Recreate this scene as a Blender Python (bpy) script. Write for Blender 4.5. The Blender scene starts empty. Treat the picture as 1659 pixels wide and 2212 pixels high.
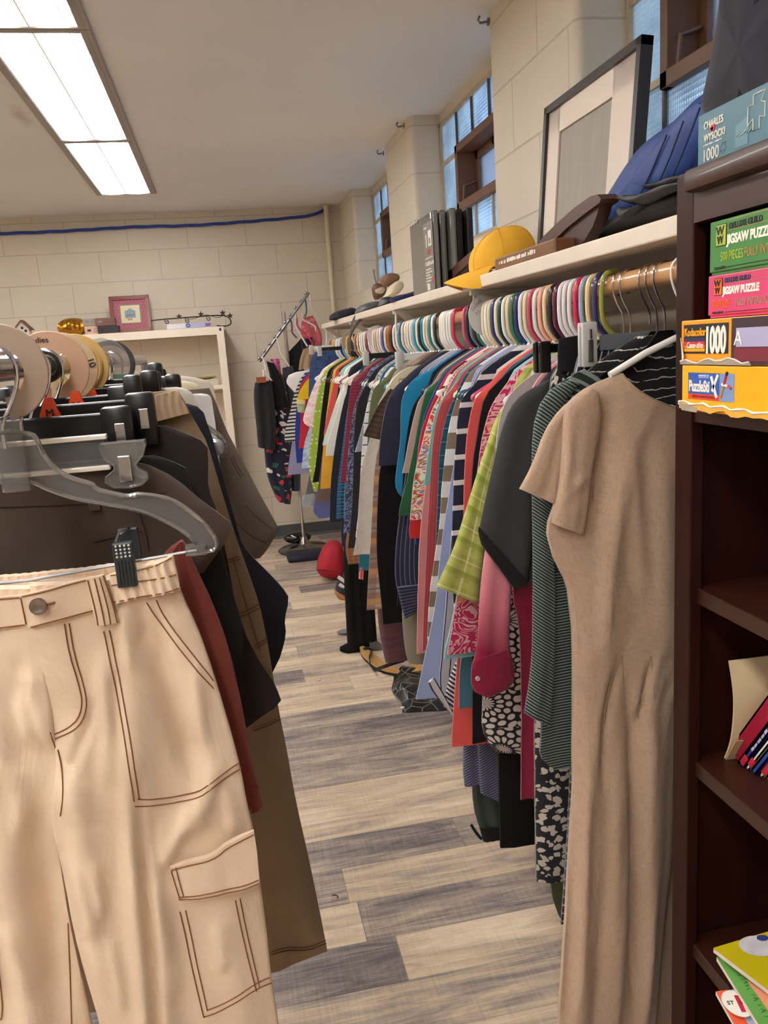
import bpy, bmesh, math, random
import numpy as np
from mathutils import Vector, Matrix

# ------------------------------------------------------------------ camera
IMG_W, IMG_H, FPX = 1659.0, 2212.0, 1740.0
CAM = np.array([0.0, 0.0, 1.40])
YAW, PITCH, ROLL = 0.18289664, -0.20463501, -0.06825244
cy, sy, cp, sp = math.cos(YAW), math.sin(YAW), math.cos(PITCH), math.sin(PITCH)
FWD = np.array([sy * cp, cy * cp, sp])
_r = np.array([cy, -sy, 0.0])
_u = np.cross(_r, FWD)
RIGHT = _r * math.cos(ROLL) + _u * math.sin(ROLL)
UP = -_r * math.sin(ROLL) + _u * math.cos(ROLL)
scene = bpy.context.scene
COL = scene.collection
cam_data = bpy.data.cameras.new('camera')
cam = bpy.data.objects.new('camera', cam_data)
COL.objects.link(cam)
cam_data.sensor_fit = 'VERTICAL'
cam_data.sensor_height = 36.0
cam_data.lens = FPX / IMG_H * 36.0
cam_data.clip_start = 0.02
M = Matrix.Identity(4)
for i in range(3):
    M[i][0], M[i][1], M[i][2], M[i][3] = RIGHT[i], UP[i], -FWD[i], CAM[i]
cam.matrix_world = M
scene.camera = cam

# ------------------------------------------------------------------ exposure, world
scene.view_settings.view_transform = 'Standard'
scene.view_settings.look = 'None'
scene.view_settings.gamma = 1.0
scene.view_settings.use_curve_mapping = False
scene.view_settings.exposure = 0.04
LENS_STRENGTH = 14.5
SKY_STRENGTH = 14.0

world = bpy.data.worlds.new('dusk_sky')
scene.world = world
world.use_nodes = True
wn, wl = world.node_tree.nodes, world.node_tree.links
bg = wn['Background']
bg.inputs['Strength'].default_value = SKY_STRENGTH
wtc = wn.new('ShaderNodeTexCoord')
wsep = wn.new('ShaderNodeSeparateXYZ')
wramp = wn.new('ShaderNodeValToRGB')
wl.new(wtc.outputs['Generated'], wsep.inputs[0])
wl.new(wsep.outputs['Y'], wramp.inputs[0])
wl.new(wramp.outputs[0], bg.inputs['Color'])
wramp.color_ramp.elements[0].position = 0.55
wramp.color_ramp.elements[0].color = (0.10, 0.14, 0.19, 1)
wramp.color_ramp.elements[1].position = 0.97
wramp.color_ramp.elements[1].color = (0.36, 0.55, 0.95, 1)

# ------------------------------------------------------------------ pixel -> place helpers
def ray(px, py):
    return FWD * FPX + RIGHT * (px - IMG_W / 2) - UP * (py - IMG_H / 2)
def atY(px, py, Y):
    d = ray(px, py); return CAM + d * (Y / d[1])
def atX(px, py, X):
    d = ray(px, py); return CAM + d * (X / d[0])
def atZ(px, py, Z):
    d = ray(px, py); return CAM + d * ((Z - CAM[2]) / d[2])
def xz(pts, Y):
    out = []
    for p in pts:
        q = atY(p[0], p[1], Y); out.append((q[0], q[2]))
    return out

# ------------------------------------------------------------------ object helpers
def tag(o, label=None, cat=None, group=None, kind=None):
    if label: o['label'] = label
    if cat: o['category'] = cat
    if group: o['group'] = group
    if kind: o['kind'] = kind
    return o
def thing(name, label, cat, loc=(0, 0, 0), group=None, rotz=0.0):
    o = bpy.data.objects.new(name, None)
    o.empty_display_size = 0.05
    COL.objects.link(o)
    o.location = loc
    o.rotation_euler = (0, 0, rotz)
    return tag(o, label, cat, group)
def link(o, parent=None):
    """link o (world-space transform) and parent it without moving it"""
    COL.objects.link(o)
    if parent is not None:
        o.parent = parent
        p = parent; m = Matrix.Identity(4)
        chain = []
        while p is not None:
            chain.append(p); p = p.parent
        for q in reversed(chain):
            m = m @ q.matrix_parent_inverse @ q.matrix_basis
        o.matrix_parent_inverse = m.inverted()
    return o
def srgb(c):
    if isinstance(c, str):
        c = c.lstrip('#'); c = [int(c[i:i + 2], 16) / 255 for i in (0, 2, 4)]
    return tuple(((v / 12.92) if v <= 0.04045 else ((v + 0.055) / 1.055) ** 2.4) for v in c) + (1.0,)

class MB:
    """collects shapes into one mesh (world coordinates)"""
    def __init__(s): s.v, s.f, s.m, s.uv = [], [], [], None
    def add(s, verts, faces, mi=0):
        b = len(s.v)
        s.v += [tuple(map(float, p)) for p in verts]
        s.f += [tuple(i + b for i in f) for f in faces]
        s.m += [mi] * len(faces)
        return s
    def box(s, lo, hi, mi=0, bev=0.0):
        x0, y0, z0 = lo; x1, y1, z1 = hi
        if bev <= 0:
            v = [(x, y, z) for z in (z0, z1) for y in (y0, y1) for x in (x0, x1)]
            f = [(0, 2, 3, 1), (4, 5, 7, 6), (0, 1, 5, 4), (2, 6, 7, 3), (0, 4, 6, 2), (1, 3, 7, 5)]
            return s.add(v, f, mi)
        b = bmesh.new()
        bmesh.ops.create_cube(b, size=1.0)
        for w in b.verts:
            w.co = Vector(((x0 + x1) / 2 + w.co.x * (x1 - x0), (y0 + y1) / 2 + w.co.y * (y1 - y0), (z0 + z1) / 2 + w.co.z * (z1 - z0)))
        bmesh.ops.bevel(b, geom=list(b.edges), offset=bev, segments=2, affect='EDGES', profile=0.5)
        return s.bm(b, mi)
    def bm(s, b, mi=0):
        b.verts.ensure_lookup_table()
        s.add([w.co[:] for w in b.verts], [[w.index for w in f.verts] for f in b.faces], mi)
        b.free(); return s
    def tube(s, pts, r, n=8, mi=0, closed=False, caps=True, flat=1.0):
        P = [np.array(p, float) for p in pts]
        m = len(P); rr = r if hasattr(r, '__len__') else [r] * m
        T = []
        for i in range(m):
            a = P[(i - 1) % m] if (closed or i > 0) else P[i]
            c = P[(i + 1) % m] if (closed or i < m - 1) else P[i]
            t = c - a; T.append(t / (np.linalg.norm(t) + 1e-12))
        ref = np.array([0, 1, 0.0]) if abs(T[0][1]) < 0.8 else np.array([1.0, 0, 0])
        N = np.cross(T[0], ref); N /= np.linalg.norm(N)
        V, F = [], []
        for i in range(m):
            N = N - T[i] * np.dot(N, T[i]); N /= (np.linalg.norm(N) + 1e-12)
            B = np.cross(T[i], N)
            for k in range(n):
                a = 2 * math.pi * k / n
                V.append(P[i] + rr[i] * (N * math.cos(a) + B * math.sin(a) * flat))
        for i in range(m if closed else m - 1):
            for k in range(n):
                a, b2 = i * n + k, i * n + (k + 1) % n
                c, d = ((i + 1) % m) * n + (k + 1) % n, ((i + 1) % m) * n + k
                F.append((a, b2, c, d))
        if caps and not closed:
            F.append(tuple(range(n))[::-1]); F.append(tuple(range((m - 1) * n, m * n)))
        return s.add(V, F, mi)
    def lathe(s, prof, c=(0, 0, 0), n=32, mi=0, axis=2, a0=0, a1=2 * math.pi):
        V, F = [], []
        full = abs(a1 - a0 - 2 * math.pi) < 1e-6
        nn = n if full else n + 1
        for (r, h) in prof:
            for k in range(nn):
                a = a0 + (a1 - a0) * k / n
                p = [r * math.cos(a), r * math.sin(a), h]
                if axis == 1: p = [p[0], p[2], p[1]]
                if axis == 0: p = [p[2], p[0], p[1]]
                V.append([p[j] + c[j] for j in range(3)])
        for i in range(len(prof) - 1):
            for k in range(n):
                k2 = (k + 1) % nn
                F.append((i * nn + k, i * nn + k2, (i + 1) * nn + k2, (i + 1) * nn + k))
        return s.add(V, F, mi)
    def prism(s, poly, d, fn=None, mi=0):
        """poly: 3D points (planar), d: extrusion vector"""
        n = len(poly); d = np.array(d, float)
        V = [np.array(p, float) for p in poly] + [np.array(p, float) + d for p in poly]
        F = [tuple(range(n))[::-1], tuple(range(n, 2 * n))] + [(i, (i + 1) % n, n + (i + 1) % n, n + i) for i in range(n)]
        return s.add(V, F, mi)
    def blob(s, c, rx, ry, rz, n=16, mi=0, noise=0.0, seed=1, rot=None):
        rnd = random.Random(seed); ph = [rnd.uniform(0, 6.3) for _ in range(6)]
        V, F = [], []
        R = np.array(rot) if rot is not None else np.eye(3)
        for i in range(n + 1):
            th = math.pi * i / n
            for k in range(2 * n):
                a = math.pi * k / n
                q = 1 + noise * (math.sin(3 * a + ph[0]) * math.sin(2 * th + ph[1]) + .6 * math.sin(5 * a + ph[2] + 3 * th) + .4 * math.sin(9 * th + ph[3] + 2 * a)) * math.sin(th)
                p = np.array([rx * math.sin(th) * math.cos(a) * q, ry * math.sin(th) * math.sin(a) * q, rz * math.cos(th) * q])
                V.append(np.array(c) + R @ p)
        for i in range(n):
            for k in range(2 * n):
                k2 = (k + 1) % (2 * n)
                F.append((i * 2 * n + k, (i + 1) * 2 * n + k, (i + 1) * 2 * n + k2, i * 2 * n + k2))
        return s.add(V, F, mi)
    def build(s, name, mats, parent=None, smooth=True, origin=None, angle=40):
        if not isinstance(mats, (list, tuple)): mats = [mats]
        V = np.array(s.v)
        if origin is None:
            origin = ((V[:, 0].min() + V[:, 0].max()) / 2, (V[:, 1].min() + V[:, 1].max()) / 2, V[:, 2].min())
        V = V - np.array(origin)
        me = bpy.data.meshes.new(name)
        me.from_pydata(V.tolist(), [], s.f)
        for m in mats: me.materials.append(m)
        me.polygons.foreach_set('material_index', s.m)
        if s.uv is not None:
            lay = me.uv_layers.new(name='UVMap')
            li = np.zeros(len(me.loops), dtype=np.int32); me.loops.foreach_get('vertex_index', li)
            lay.data.foreach_set('uv', np.array(s.uv)[li].ravel())
        bmx = bmesh.new(); bmx.from_mesh(me)
        bmesh.ops.remove_doubles(bmx, verts=bmx.verts, dist=1e-7)
        bmesh.ops.recalc_face_normals(bmx, faces=bmx.faces)
        bmx.to_mesh(me); bmx.free()
        me.polygons.foreach_set('use_smooth', [bool(smooth)] * len(me.polygons))
        if smooth:
            try: me.set_sharp_from_angle(angle=math.radians(angle))
            except Exception: pass
        o = bpy.data.objects.new(name, me)
        o.location = origin
        return link(o, parent)

def chaikin(P, it=2, closed=False):
    P = [np.array(p, float) for p in P]
    for _ in range(it):
        Q = [] if closed else [P[0]]
        for i in range(len(P) if closed else len(P) - 1):
            a, b = P[i], P[(i + 1) % len(P)]
            Q += [a * .75 + b * .25, a * .25 + b * .75]
        if not closed: Q.append(P[-1])
        P = Q
    return P
def resample(P, n, smooth=0):
    P = np.array(P, float)
    if smooth: P = np.array(chaikin(P, smooth))
    d = np.r_[0, np.cumsum(np.linalg.norm(np.diff(P, axis=0), axis=1))]
    t = np.linspace(0, d[-1], n)
    return np.stack([np.interp(t, d, P[:, j]) for j in range(P.shape[1])], 1)

# ------------------------------------------------------------------ materials
_mc = {}
def nt(m):
    m.use_nodes = True
    t = m.node_tree
    return t, t.nodes, t.links, t.nodes['Principled BSDF']
def plain(name, c, rough=0.6, metal=0.0, spec=0.5, noise=0.0, scale=30.0, bump=0.0, coat=0.0, stretch=None):
    if name in _mc: return _mc[name]
    m = bpy.data.materials.new(name); t, N, L, P = nt(m)
    P.inputs['Base Color'].default_value = srgb(c)
    P.inputs['Roughness'].default_value = rough
    P.inputs['Metallic'].default_value = metal
    P.inputs['Specular IOR Level'].default_value = spec
    P.inputs['Coat Weight'].default_value = coat
    if noise or bump:
        tc = N.new('ShaderNodeTexCoord'); nz = N.new('ShaderNodeTexNoise')
        nz.inputs['Scale'].default_value = scale; nz.inputs['Detail'].default_value = 5
        src = tc.outputs['Object']
        if stretch:
            mp = N.new('ShaderNodeMapping'); mp.inputs['Scale'].default_value = stretch
            L.new(src, mp.inputs[0]); src = mp.outputs[0]
        L.new(src, nz.inputs['Vector'])
        if noise:
            mr = N.new('ShaderNodeMapRange'); mr.inputs[1].default_value = .3; mr.inputs[2].default_value = .7
            mr.inputs[3].default_value = 1 - noise; mr.inputs[4].default_value = 1 + noise
            L.new(nz.outputs[0], mr.inputs[0])
            mx = N.new('ShaderNodeVectorMath'); mx.operation = 'SCALE'
            mx.inputs[0].default_value = srgb(c)[:3]; L.new(mr.outputs[0], mx.inputs['Scale'])
            L.new(mx.outputs[0], P.inputs['Base Color'])
        if bump:
            bp = N.new('ShaderNodeBump'); bp.inputs['Strength'].default_value = bump; bp.inputs['Distance'].default_value = 0.002
            L.new(nz.outputs[0], bp.inputs['Height']); L.new(bp.outputs[0], P.inputs['Normal'])
    _mc[name] = m
    return m

def fab(name, c, pat=None, cols=(), per=0.02, duty=0.5, rough=0.85, bump=0.25, weave=900.0, per2=None, sheen=0.15, spec=0.25, var=0.08, wr=0.0, wscale=9.0):
    """procedural cloth. UV is in metres: u across the cloth, v down it"""
    if name in _mc: return _mc[name]
    m = bpy.data.materials.new(name); t, N, L, P = nt(m)
    P.inputs['Roughness'].default_value = rough
    P.inputs['Specular IOR Level'].default_value = spec
    P.inputs['Sheen Weight'].default_value = sheen
    P.inputs['Sheen Roughness'].default_value = 0.6
    uv = N.new('ShaderNodeUVMap'); sep = N.new('ShaderNodeSeparateXYZ'); L.new(uv.outputs[0], sep.inputs[0])
    U, V = sep.outputs[0], sep.outputs[1]
    def math_(op, a, b=None):
        n = N.new('ShaderNodeMath'); n.operation = op
        for i, q in enumerate((a, b)):
            if q is None: continue
            if isinstance(q, (int, float)): n.inputs[i].default_value = q
            else: L.new(q, n.inputs[i])
        return n.outputs[0]
    def mixc(f, a, b):
        n = N.new('ShaderNodeMix'); n.data_type = 'RGBA'
        if isinstance(f, (int, float)): n.inputs[0].default_value = f
        else: L.new(f, n.inputs[0])
        for i, q in ((6, a), (7, b)):
            if isinstance(q, tuple): n.inputs[i].default_value = q
            else: L.new(q, n.inputs[i])
        return n.outputs[2]
    def noise(scale, vec=None, det=2.0, dist=0.0, st=None):
        n = N.new('ShaderNodeTexNoise'); n.inputs['Scale'].default_value = scale; n.inputs['Detail'].default_value = det
        n.inputs['Distortion'].default_value = dist
        v = vec or uv.outputs[0]
        if st:
            mp = N.new('ShaderNodeMapping'); mp.inputs['Scale'].default_value = st; L.new(v, mp.inputs[0]); v = mp.outputs[0]
        L.new(v, n.inputs['Vector']); return n
    def stripe(co, p, d): return math_('LESS_THAN', math_('FRACT', math_('DIVIDE', co, p)), d)
    def ramp(src, stops, const=False):
        r = N.new('ShaderNodeValToRGB'); L.new(src, r.inputs[0])
        if const: r.color_ramp.interpolation = 'CONSTANT'
        e = r.color_ramp.elements
        while len(e) < len(stops): e.new(0.5)
        for q, (p, cc) in zip(e, stops): q.position = p; q.color = cc
        return r.outputs[0]
    base = srgb(c); cc = [srgb(x) for x in cols]
    out = base
    if pat == 'hs': out = mixc(stripe(V, per, duty), base, cc[0])
    elif pat == 'vs': out = mixc(stripe(U, per, duty), base, cc[0])
    elif pat == 'ds': out = mixc(stripe(math_('ADD', U, V), per, duty), base, cc[0])
    elif pat == 'whs':   # hand-drawn fine stripes, broken by noise
        nz = noise(14, det=3)
        vv = math_('ADD', V, math_('MULTIPLY', nz.outputs[0], per * 2.2))
        f = stripe(vv, per, duty)
        n2 = noise(60, st=(1, 6, 1))
        out = mixc(math_('MULTIPLY', f, math_('GREATER_THAN', n2.outputs[0], 0.36)), base, cc[0])
    elif pat == 'plaid':
        p2 = per2 or per
        a = mixc(math_('MULTIPLY', stripe(U, per, duty), 0.55), base, cc[0])
        a = mixc(math_('MULTIPLY', stripe(V, p2, duty), 0.55), a, cc[0])
        k = cc[1] if len(cc) > 1 else cc[0]
        a = mixc(math_('MULTIPLY', stripe(math_('ADD', V, p2 * .3), p2, .09), 0.8), a, k)
        out = mixc(math_('MULTIPLY', stripe(math_('ADD', U, per * .3), per, .09), 0.8), a, k)
        if len(cc) > 2: out = mixc(math_('MULTIPLY', stripe(math_('ADD', V, p2 * .6), p2 * 2, .2), .8), out, cc[2])
    elif pat == 'dots':
        vo = N.new('ShaderNodeTexVoronoi'); vo.inputs['Scale'].default_value = 1 / per; vo.inputs['Randomness'].default_value = 0.25
        L.new(uv.outputs[0], vo.inputs['Vector'])
        out = mixc(math_('LESS_THAN', vo.outputs['Distance'], duty), base, cc[0])
    elif pat == 'flor':   # scattered petals
        nz = noise(1 / per * 1.3, det=1.0); vm = N.new('ShaderNodeVectorMath'); vm.operation = 'MULTIPLY_ADD'
        L.new(nz.outputs['Color'], vm.inputs[0]); vm.inputs[1].default_value = (per * .9,) * 3; L.new(uv.outputs[0], vm.inputs[2])
        vo = N.new('ShaderNodeTexVoronoi'); vo.inputs['Scale'].default_value = 1 / per; L.new(vm.outputs[0], vo.inputs['Vector'])
        f = math_('LESS_THAN', vo.outputs['Distance'], duty)
        if len(cc) > 1:
            s2 = N.new('ShaderNodeSeparateColor'); L.new(vo.outputs['Color'], s2.inputs[0])
            k = ramp(s2.outputs[0], [(i / len(cc), q) for i, q in enumerate(cc)], True)
        else: k = cc[0]
        out = mixc(f, base, k)
    elif pat == 'petal':  # daisies of oval petals: rings of cells
        vo = N.new('ShaderNodeTexVoronoi'); vo.inputs['Scale'].default_value = 1 / per; vo.inputs['Randomness'].default_value = .4
        L.new(uv.outputs[0], vo.inputs['Vector'])
        sub = N.new('ShaderNodeVectorMath'); sub.operation = 'SUBTRACT'
        mulv = N.new('ShaderNodeVectorMath'); mulv.operation = 'SCALE'; mulv.inputs['Scale'].default_value = 1 / per
        L.new(uv.outputs[0], mulv.inputs[0]); L.new(mulv.outputs[0], sub.inputs[0])
        pv = N.new('ShaderNodeVectorMath'); pv.operation = 'SCALE'; pv.inputs['Scale'].default_value = 1 / per; L.new(vo.outputs['Position'], pv.inputs[0])
        L.new(vo.outputs['Position'], sub.inputs[1])
        s3 = N.new('ShaderNodeSeparateXYZ')
        dd = N.new('ShaderNodeVectorMath'); dd.operation = 'SUBTRACT'; L.new(uv.outputs[0], dd.inputs[0])
        ps = N.new('ShaderNodeVectorMath'); ps.operation = 'SCALE'; ps.inputs['Scale'].default_value = per; L.new(vo.outputs['Position'], ps.inputs[0])
        L.new(vo.outputs['Position'], dd.inputs[1])
        L.new(dd.outputs[0], s3.inputs[0])
        ang = math_('ARCTAN2', s3.outputs[0], s3.outputs[1])
        rad = math_('MULTIPLY', vo.outputs['Distance'], 7.5)
        ring = math_('ABSOLUTE', math_('SUBTRACT', math_('FRACT', rad), .5))
        par = math_('MULTIPLY', math_('FLOOR', rad), .5)
        pet = math_('ABSOLUTE', math_('SUBTRACT', math_('FRACT', math_('ADD', math_('MULTIPLY', ang, 16 / 6.2832), par)), .5))
        e = math_('ADD', math_('MULTIPLY', math_('MULTIPLY', ring, ring), 5.5), math_('MULTIPLY', math_('MULTIPLY', pet, pet), 7.5))
        f = math_('MULTIPLY', math_('LESS_THAN', e, 1.0), math_('GREATER_THAN', rad, 1.0))
        out = mixc(f, base, cc[0])
    elif pat == 'swirl':  # paisley / leaf line art
        nz = noise(1 / per, det=2.0, dist=1.6)
        w = math_('FRACT', math_('MULTIPLY', nz.outputs[0], 7.0))
        f = math_('LESS_THAN', w, duty)
        out = mixc(f, base, cc[0])
        if len(cc) > 1:
            n2 = noise(.45 / per, det=1.0)
            out = mixc(math_('GREATER_THAN', n2.outputs[0], .6), out, mixc(f, cc[1], cc[0]))
    elif pat == 'trop':   # loose multicolour tropical print
        nz = noise(1 / per, det=2.5, dist=2.2)
        stops = [(i / len(cc), q) for i, q in enumerate(cc)]
        out = ramp(math_('FRACT', math_('MULTIPLY', nz.outputs[0], 4.0)), stops, True)
    elif pat == 'ombre':
        out = ramp(math_('DIVIDE', V, per), [(0, cc[0]), (duty, cc[1]), (min(duty + .22, .98), cc[2]), (1, cc[2])])
    elif pat == 'tie':
        nz = noise(1 / per, det=4, st=(1, 2.2, 1)); out = ramp(nz.outputs[0], [(.35, base), (.6, cc[0]), (.8, base)])
    elif pat == 'linen':
        n1 = noise(60, det=4, st=(1.0, 14, 1)); n2 = noise(60, det=4, st=(14, 1.0, 1))
        f = math_('MULTIPLY', math_('ADD', n1.outputs[0], n2.outputs[0]), .5)
        out = ramp(f, [(.3, tuple(x * .74 for x in base[:3]) + (1,)), (.5, base), (.72, tuple(min(1, x * 1.12) for x in base[:3]) + (1,))])
    elif pat == 'ruffle':
        nz = noise(30, det=3); vv = math_('ADD', V, math_('MULTIPLY', nz.outputs[0], per * .8))
        out = mixc(math_('FRACT', math_('DIVIDE', vv, per)), base, cc[0])
    elif pat == 'leopard':
        vo = N.new('ShaderNodeTexVoronoi'); vo.inputs['Scale'].default_value = 1 / per; L.new(uv.outputs[0], vo.inputs['Vector'])
        out = mixc(math_('LESS_THAN', vo.outputs['Distance'], duty), base, cc[0])
    if var:
        nv = noise(9.0, det=3)
        mr = N.new('ShaderNodeMapRange'); mr.inputs[1].default_value = .3; mr.inputs[2].default_value = .7
        mr.inputs[3].default_value = 1 - var; mr.inputs[4].default_value = 1 + var * .6; L.new(nv.outputs[0], mr.inputs[0])
        sc = N.new('ShaderNodeVectorMath'); sc.operation = 'SCALE'; L.new(mr.outputs[0], sc.inputs['Scale'])
        if isinstance(out, tuple): sc.inputs[0].default_value = out[:3]
        else: L.new(out, sc.inputs[0])
        out = sc.outputs[0]
    if isinstance(out, tuple): P.inputs['Base Color'].default_value = out
    else: L.new(out, P.inputs['Base Color'])
    if bump:
        nb = noise(weave, det=2); nb2 = noise(26.0, det=4)
        ad = math_('ADD', math_('MULTIPLY', nb.outputs[0], .35), math_('MULTIPLY', nb2.outputs[0], 1.6))
        bp = N.new('ShaderNodeBump'); bp.inputs['Strength'].default_value = bump; bp.inputs['Distance'].default_value = 0.004
        L.new(ad, bp.inputs['Height']); L.new(bp.outputs[0], P.inputs['Normal'])
        if wr:      # soft crumples from wearing and washing
            nw = noise(wscale, det=3, dist=1.1, st=(1.0, 1.5, 1)); nw2 = noise(wscale * 2.7, det=2, dist=2.0, st=(1.6, .8, 1))
            b2 = N.new('ShaderNodeBump'); b2.inputs['Strength'].default_value = wr; b2.inputs['Distance'].default_value = 0.018
            L.new(math_('ADD', nw.outputs[0], math_('MULTIPLY', nw2.outputs[0], .45)), b2.inputs['Height']); L.new(b2.outputs[0], bp.inputs['Normal'])
    _mc[name] = m
    return m

def emissive(name, c, s):
    m = bpy.data.materials.new(name); t, N, L, P = nt(m)
    P.inputs['Base Color'].default_value = srgb(c)
    P.inputs['Emission Color'].default_value = srgb(c); P.inputs['Emission Strength'].default_value = s
    return m
def clear(name, tint=(.86, .86, .84), gloss=0.35, rough=0.06):
    if name in _mc: return _mc[name]
    m = bpy.data.materials.new(name); m.use_nodes = True
    t = m.node_tree; N, L = t.nodes, t.links; N.remove(N['Principled BSDF'])
    tr = N.new('ShaderNodeBsdfTransparent'); tr.inputs[0].default_value = tint + (1,)
    gl = N.new('ShaderNodeBsdfGlossy'); gl.inputs['Roughness'].default_value = rough; gl.inputs[0].default_value = (1, 1, 1, 1)
    df = N.new('ShaderNodeBsdfDiffuse'); df.inputs[0].default_value = (.75, .75, .75, 1)
    lw = N.new('ShaderNodeLayerWeight'); lw.inputs[0].default_value = gloss
    m1 = N.new('ShaderNodeMixShader'); m2 = N.new('ShaderNodeMixShader')
    m2.inputs[0].default_value = 0.10
    L.new(lw.outputs['Fresnel'], m1.inputs[0]); L.new(tr.outputs[0], m1.inputs[1]); L.new(gl.outputs[0], m1.inputs[2])
    L.new(m1.outputs[0], m2.inputs[1]); L.new(df.outputs[0], m2.inputs[2])
    L.new(m2.outputs[0], N['Material Output'].inputs[0])
    _mc[name] = m
    return m

CHROME = plain('chrome', (.78, .78, .8), 0.16, 1.0)
STEEL = plain('brushed_steel', (.55, .55, .56), 0.32, 1.0)
BLACKP = plain('black_plastic', (.035, .035, .038), 0.3, 0, .5)
VELVET = fab('black_velvet', (.02, .02, .022), rough=1.0, sheen=.3, bump=0)
CLEARP = clear('clear_plastic')
FROSTP = clear('frosted_plastic', (.62, .63, .62), .3, .25)
INK = plain('black_marker_ink', (.07, .06, .06), .8)

# ------------------------------------------------------------------ text
def text(s, o, right, up, size, mat, parent, sx=1.0, name='lettering', bold=0.0, align='LEFT', shear=0.0, depth=0.0004):
    cu = bpy.data.curves.new(name, 'FONT'); cu.body = s; cu.size = size; cu.extrude = depth; cu.offset = bold
    cu.align_x = align; cu.shear = shear; cu.resolution_u = 3
    ob = bpy.data.objects.new(name, cu); COL.objects.link(ob)
    dg = bpy.context.evaluated_depsgraph_get(); dg.update()
    me = bpy.data.meshes.new_from_object(ob.evaluated_get(dg))
    bpy.data.objects.remove(ob); bpy.data.curves.remove(cu)
    me.name = name
    me.materials.clear(); me.materials.append(mat)
    right = Vector(right).normalized(); up = Vector(up).normalized(); n = right.cross(up)
    mm = Matrix.Identity(4)
    for i in range(3):
        mm[i][0], mm[i][1], mm[i][2], mm[i][3] = right[i] * sx, up[i], n[i], o[i]
    me.transform(mm)
    ob = bpy.data.objects.new(name, me)
    c = Vector(o)
    me.transform(Matrix.Translation(-c)); ob.location = c
    return link(ob, parent)

# ------------------------------------------------------------------ cloth
def cloth(name, mat, L, R, Y, parent=None, t=0.008, nr=30, nc=14, amp=0.004, k=3.0, ph=0.0, top=None, bot=None,
          creases=(), pinch=0.7, lean=0.0, smooth=1, crump=1.0, two=None, extra=None, end=None):
    """a hanging piece of cloth between a left and a right outline (x, z), with thickness, folds and creases"""
    Lc, Rc = resample(L, nr, smooth), resample(R, nr, smooth)
    s = np.linspace(0, 1, nc + 1)[None, :, None]; tt = np.linspace(0, 1, nr)[:, None, None]
    G = Lc[:, None, :] * (1 - s) + Rc[:, None, :] * s
    if top is not None:
        T = resample(top, nc + 1)[None]; base = (Lc[0] * (1 - s[0]) + Rc[0] * s[0])[None]
        G = G + (1 - tt) ** 2.5 * (T - base)
    if bot is not None:
        B = resample(bot, nc + 1)[None]; base = (Lc[-1] * (1 - s[0]) + Rc[-1] * s[0])[None]
        G = G + tt ** 4 * (B - base)
    S, TT = np.broadcast_to(s[..., 0], G.shape[:2]), np.broadcast_to(tt[..., 0], G.shape[:2])
    X, Z = G[..., 0], G[..., 1]
    def disp(S, TT, X, Z):
        d = amp * (.25 + .75 * TT) * (np.sin(2 * np.pi * k * S + ph + 1.1 * TT) + .45 * np.sin(2 * np.pi * 2.3 * k * S + 2.1 * ph - .8 * TT))
        d = d + crump * amp * .35 * np.sin(41 * X + 23 * Z + ph) * np.sin(31 * Z - 17 * X + 1.7 * ph)
        for (pl, w, dep) in creases:
            pl = np.array(pl, float)
            o = np.argsort(pl[:, 1]); zx, xx = pl[o, 1], pl[o, 0]
            xc = np.interp(Z, zx, xx)
            span = max(zx[-1] - zx[0], 1e-4)
            fade = np.clip((Z - zx[0]) / (.22 * span), 0, 1) * np.clip((zx[-1] - Z) / (.22 * span), 0, 1)
            d = d - dep * fade * np.exp(-((X - xc) / w) ** 2)
        if extra is not None: d = d + extra(S, TT, X, Z)
        return d
    D = disp(S, TT, X, Z)
    prof = 1 - pinch * np.abs(2 * S - 1) ** 5
    if two is not None: prof = two(S, TT)
    yl = Y + lean * TT
    F_ = yl + D - t * prof
    B_ = yl + D + t * prof
    n1 = nc + 1
    ring = np.concatenate([np.stack([X, F_, Z], -1), np.stack([X, B_, Z], -1)[:, ::-1]], 1)
    wid = np.abs(Rc[:, 0] - Lc[:, 0]).mean()
    vlen = np.r_[0, np.cumsum(np.linalg.norm(np.diff(.5 * (Lc + Rc), axis=0), axis=1))]
    uu = np.concatenate([s[0, :, 0] * wid, (2 - s[0, ::-1, 0]) * wid])
    UV = np.stack(np.broadcast_arrays(uu[None, :], vlen[:, None]), -1)
    m = 2 * n1
    mb = MB()
    mb.v = [tuple(p) for p in ring.reshape(-1, 3).tolist()]; mb.uv = UV.reshape(-1, 2).tolist()
    for i in range(nr - 1):
        for j in range(m):
            j2 = (j + 1) % m
            mb.f.append((i * m + j, (i + 1) * m + j, (i + 1) * m + j2, i * m + j2))
    for i in (0, nr - 1):
        for j in range(nc):
            mb.f.append((i * m + j, i * m + j + 1, i * m + m - 2 - j, i * m + m - 1 - j))
    mb.m = [0] * len(mb.f)
    o = mb.build(name, mat, parent, True, (float(X.mean()), Y, float(Z.max())), angle=75)
    def surf(x, z):
        i = int(np.argmin(np.abs(Lc[:, 1] * .5 + Rc[:, 1] * .5 - z)))
        zrow = Z
        # nearest grid cell
        dd = (X - x) ** 2 + (Z - z) ** 2
        w = 1 / (dd + 1e-6); idx = np.argpartition(dd.ravel(), 4)[:4]
        return float((F_.ravel()[idx] * w.ravel()[idx]).sum() / w.ravel()[idx].sum())
    return o, surf
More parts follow.
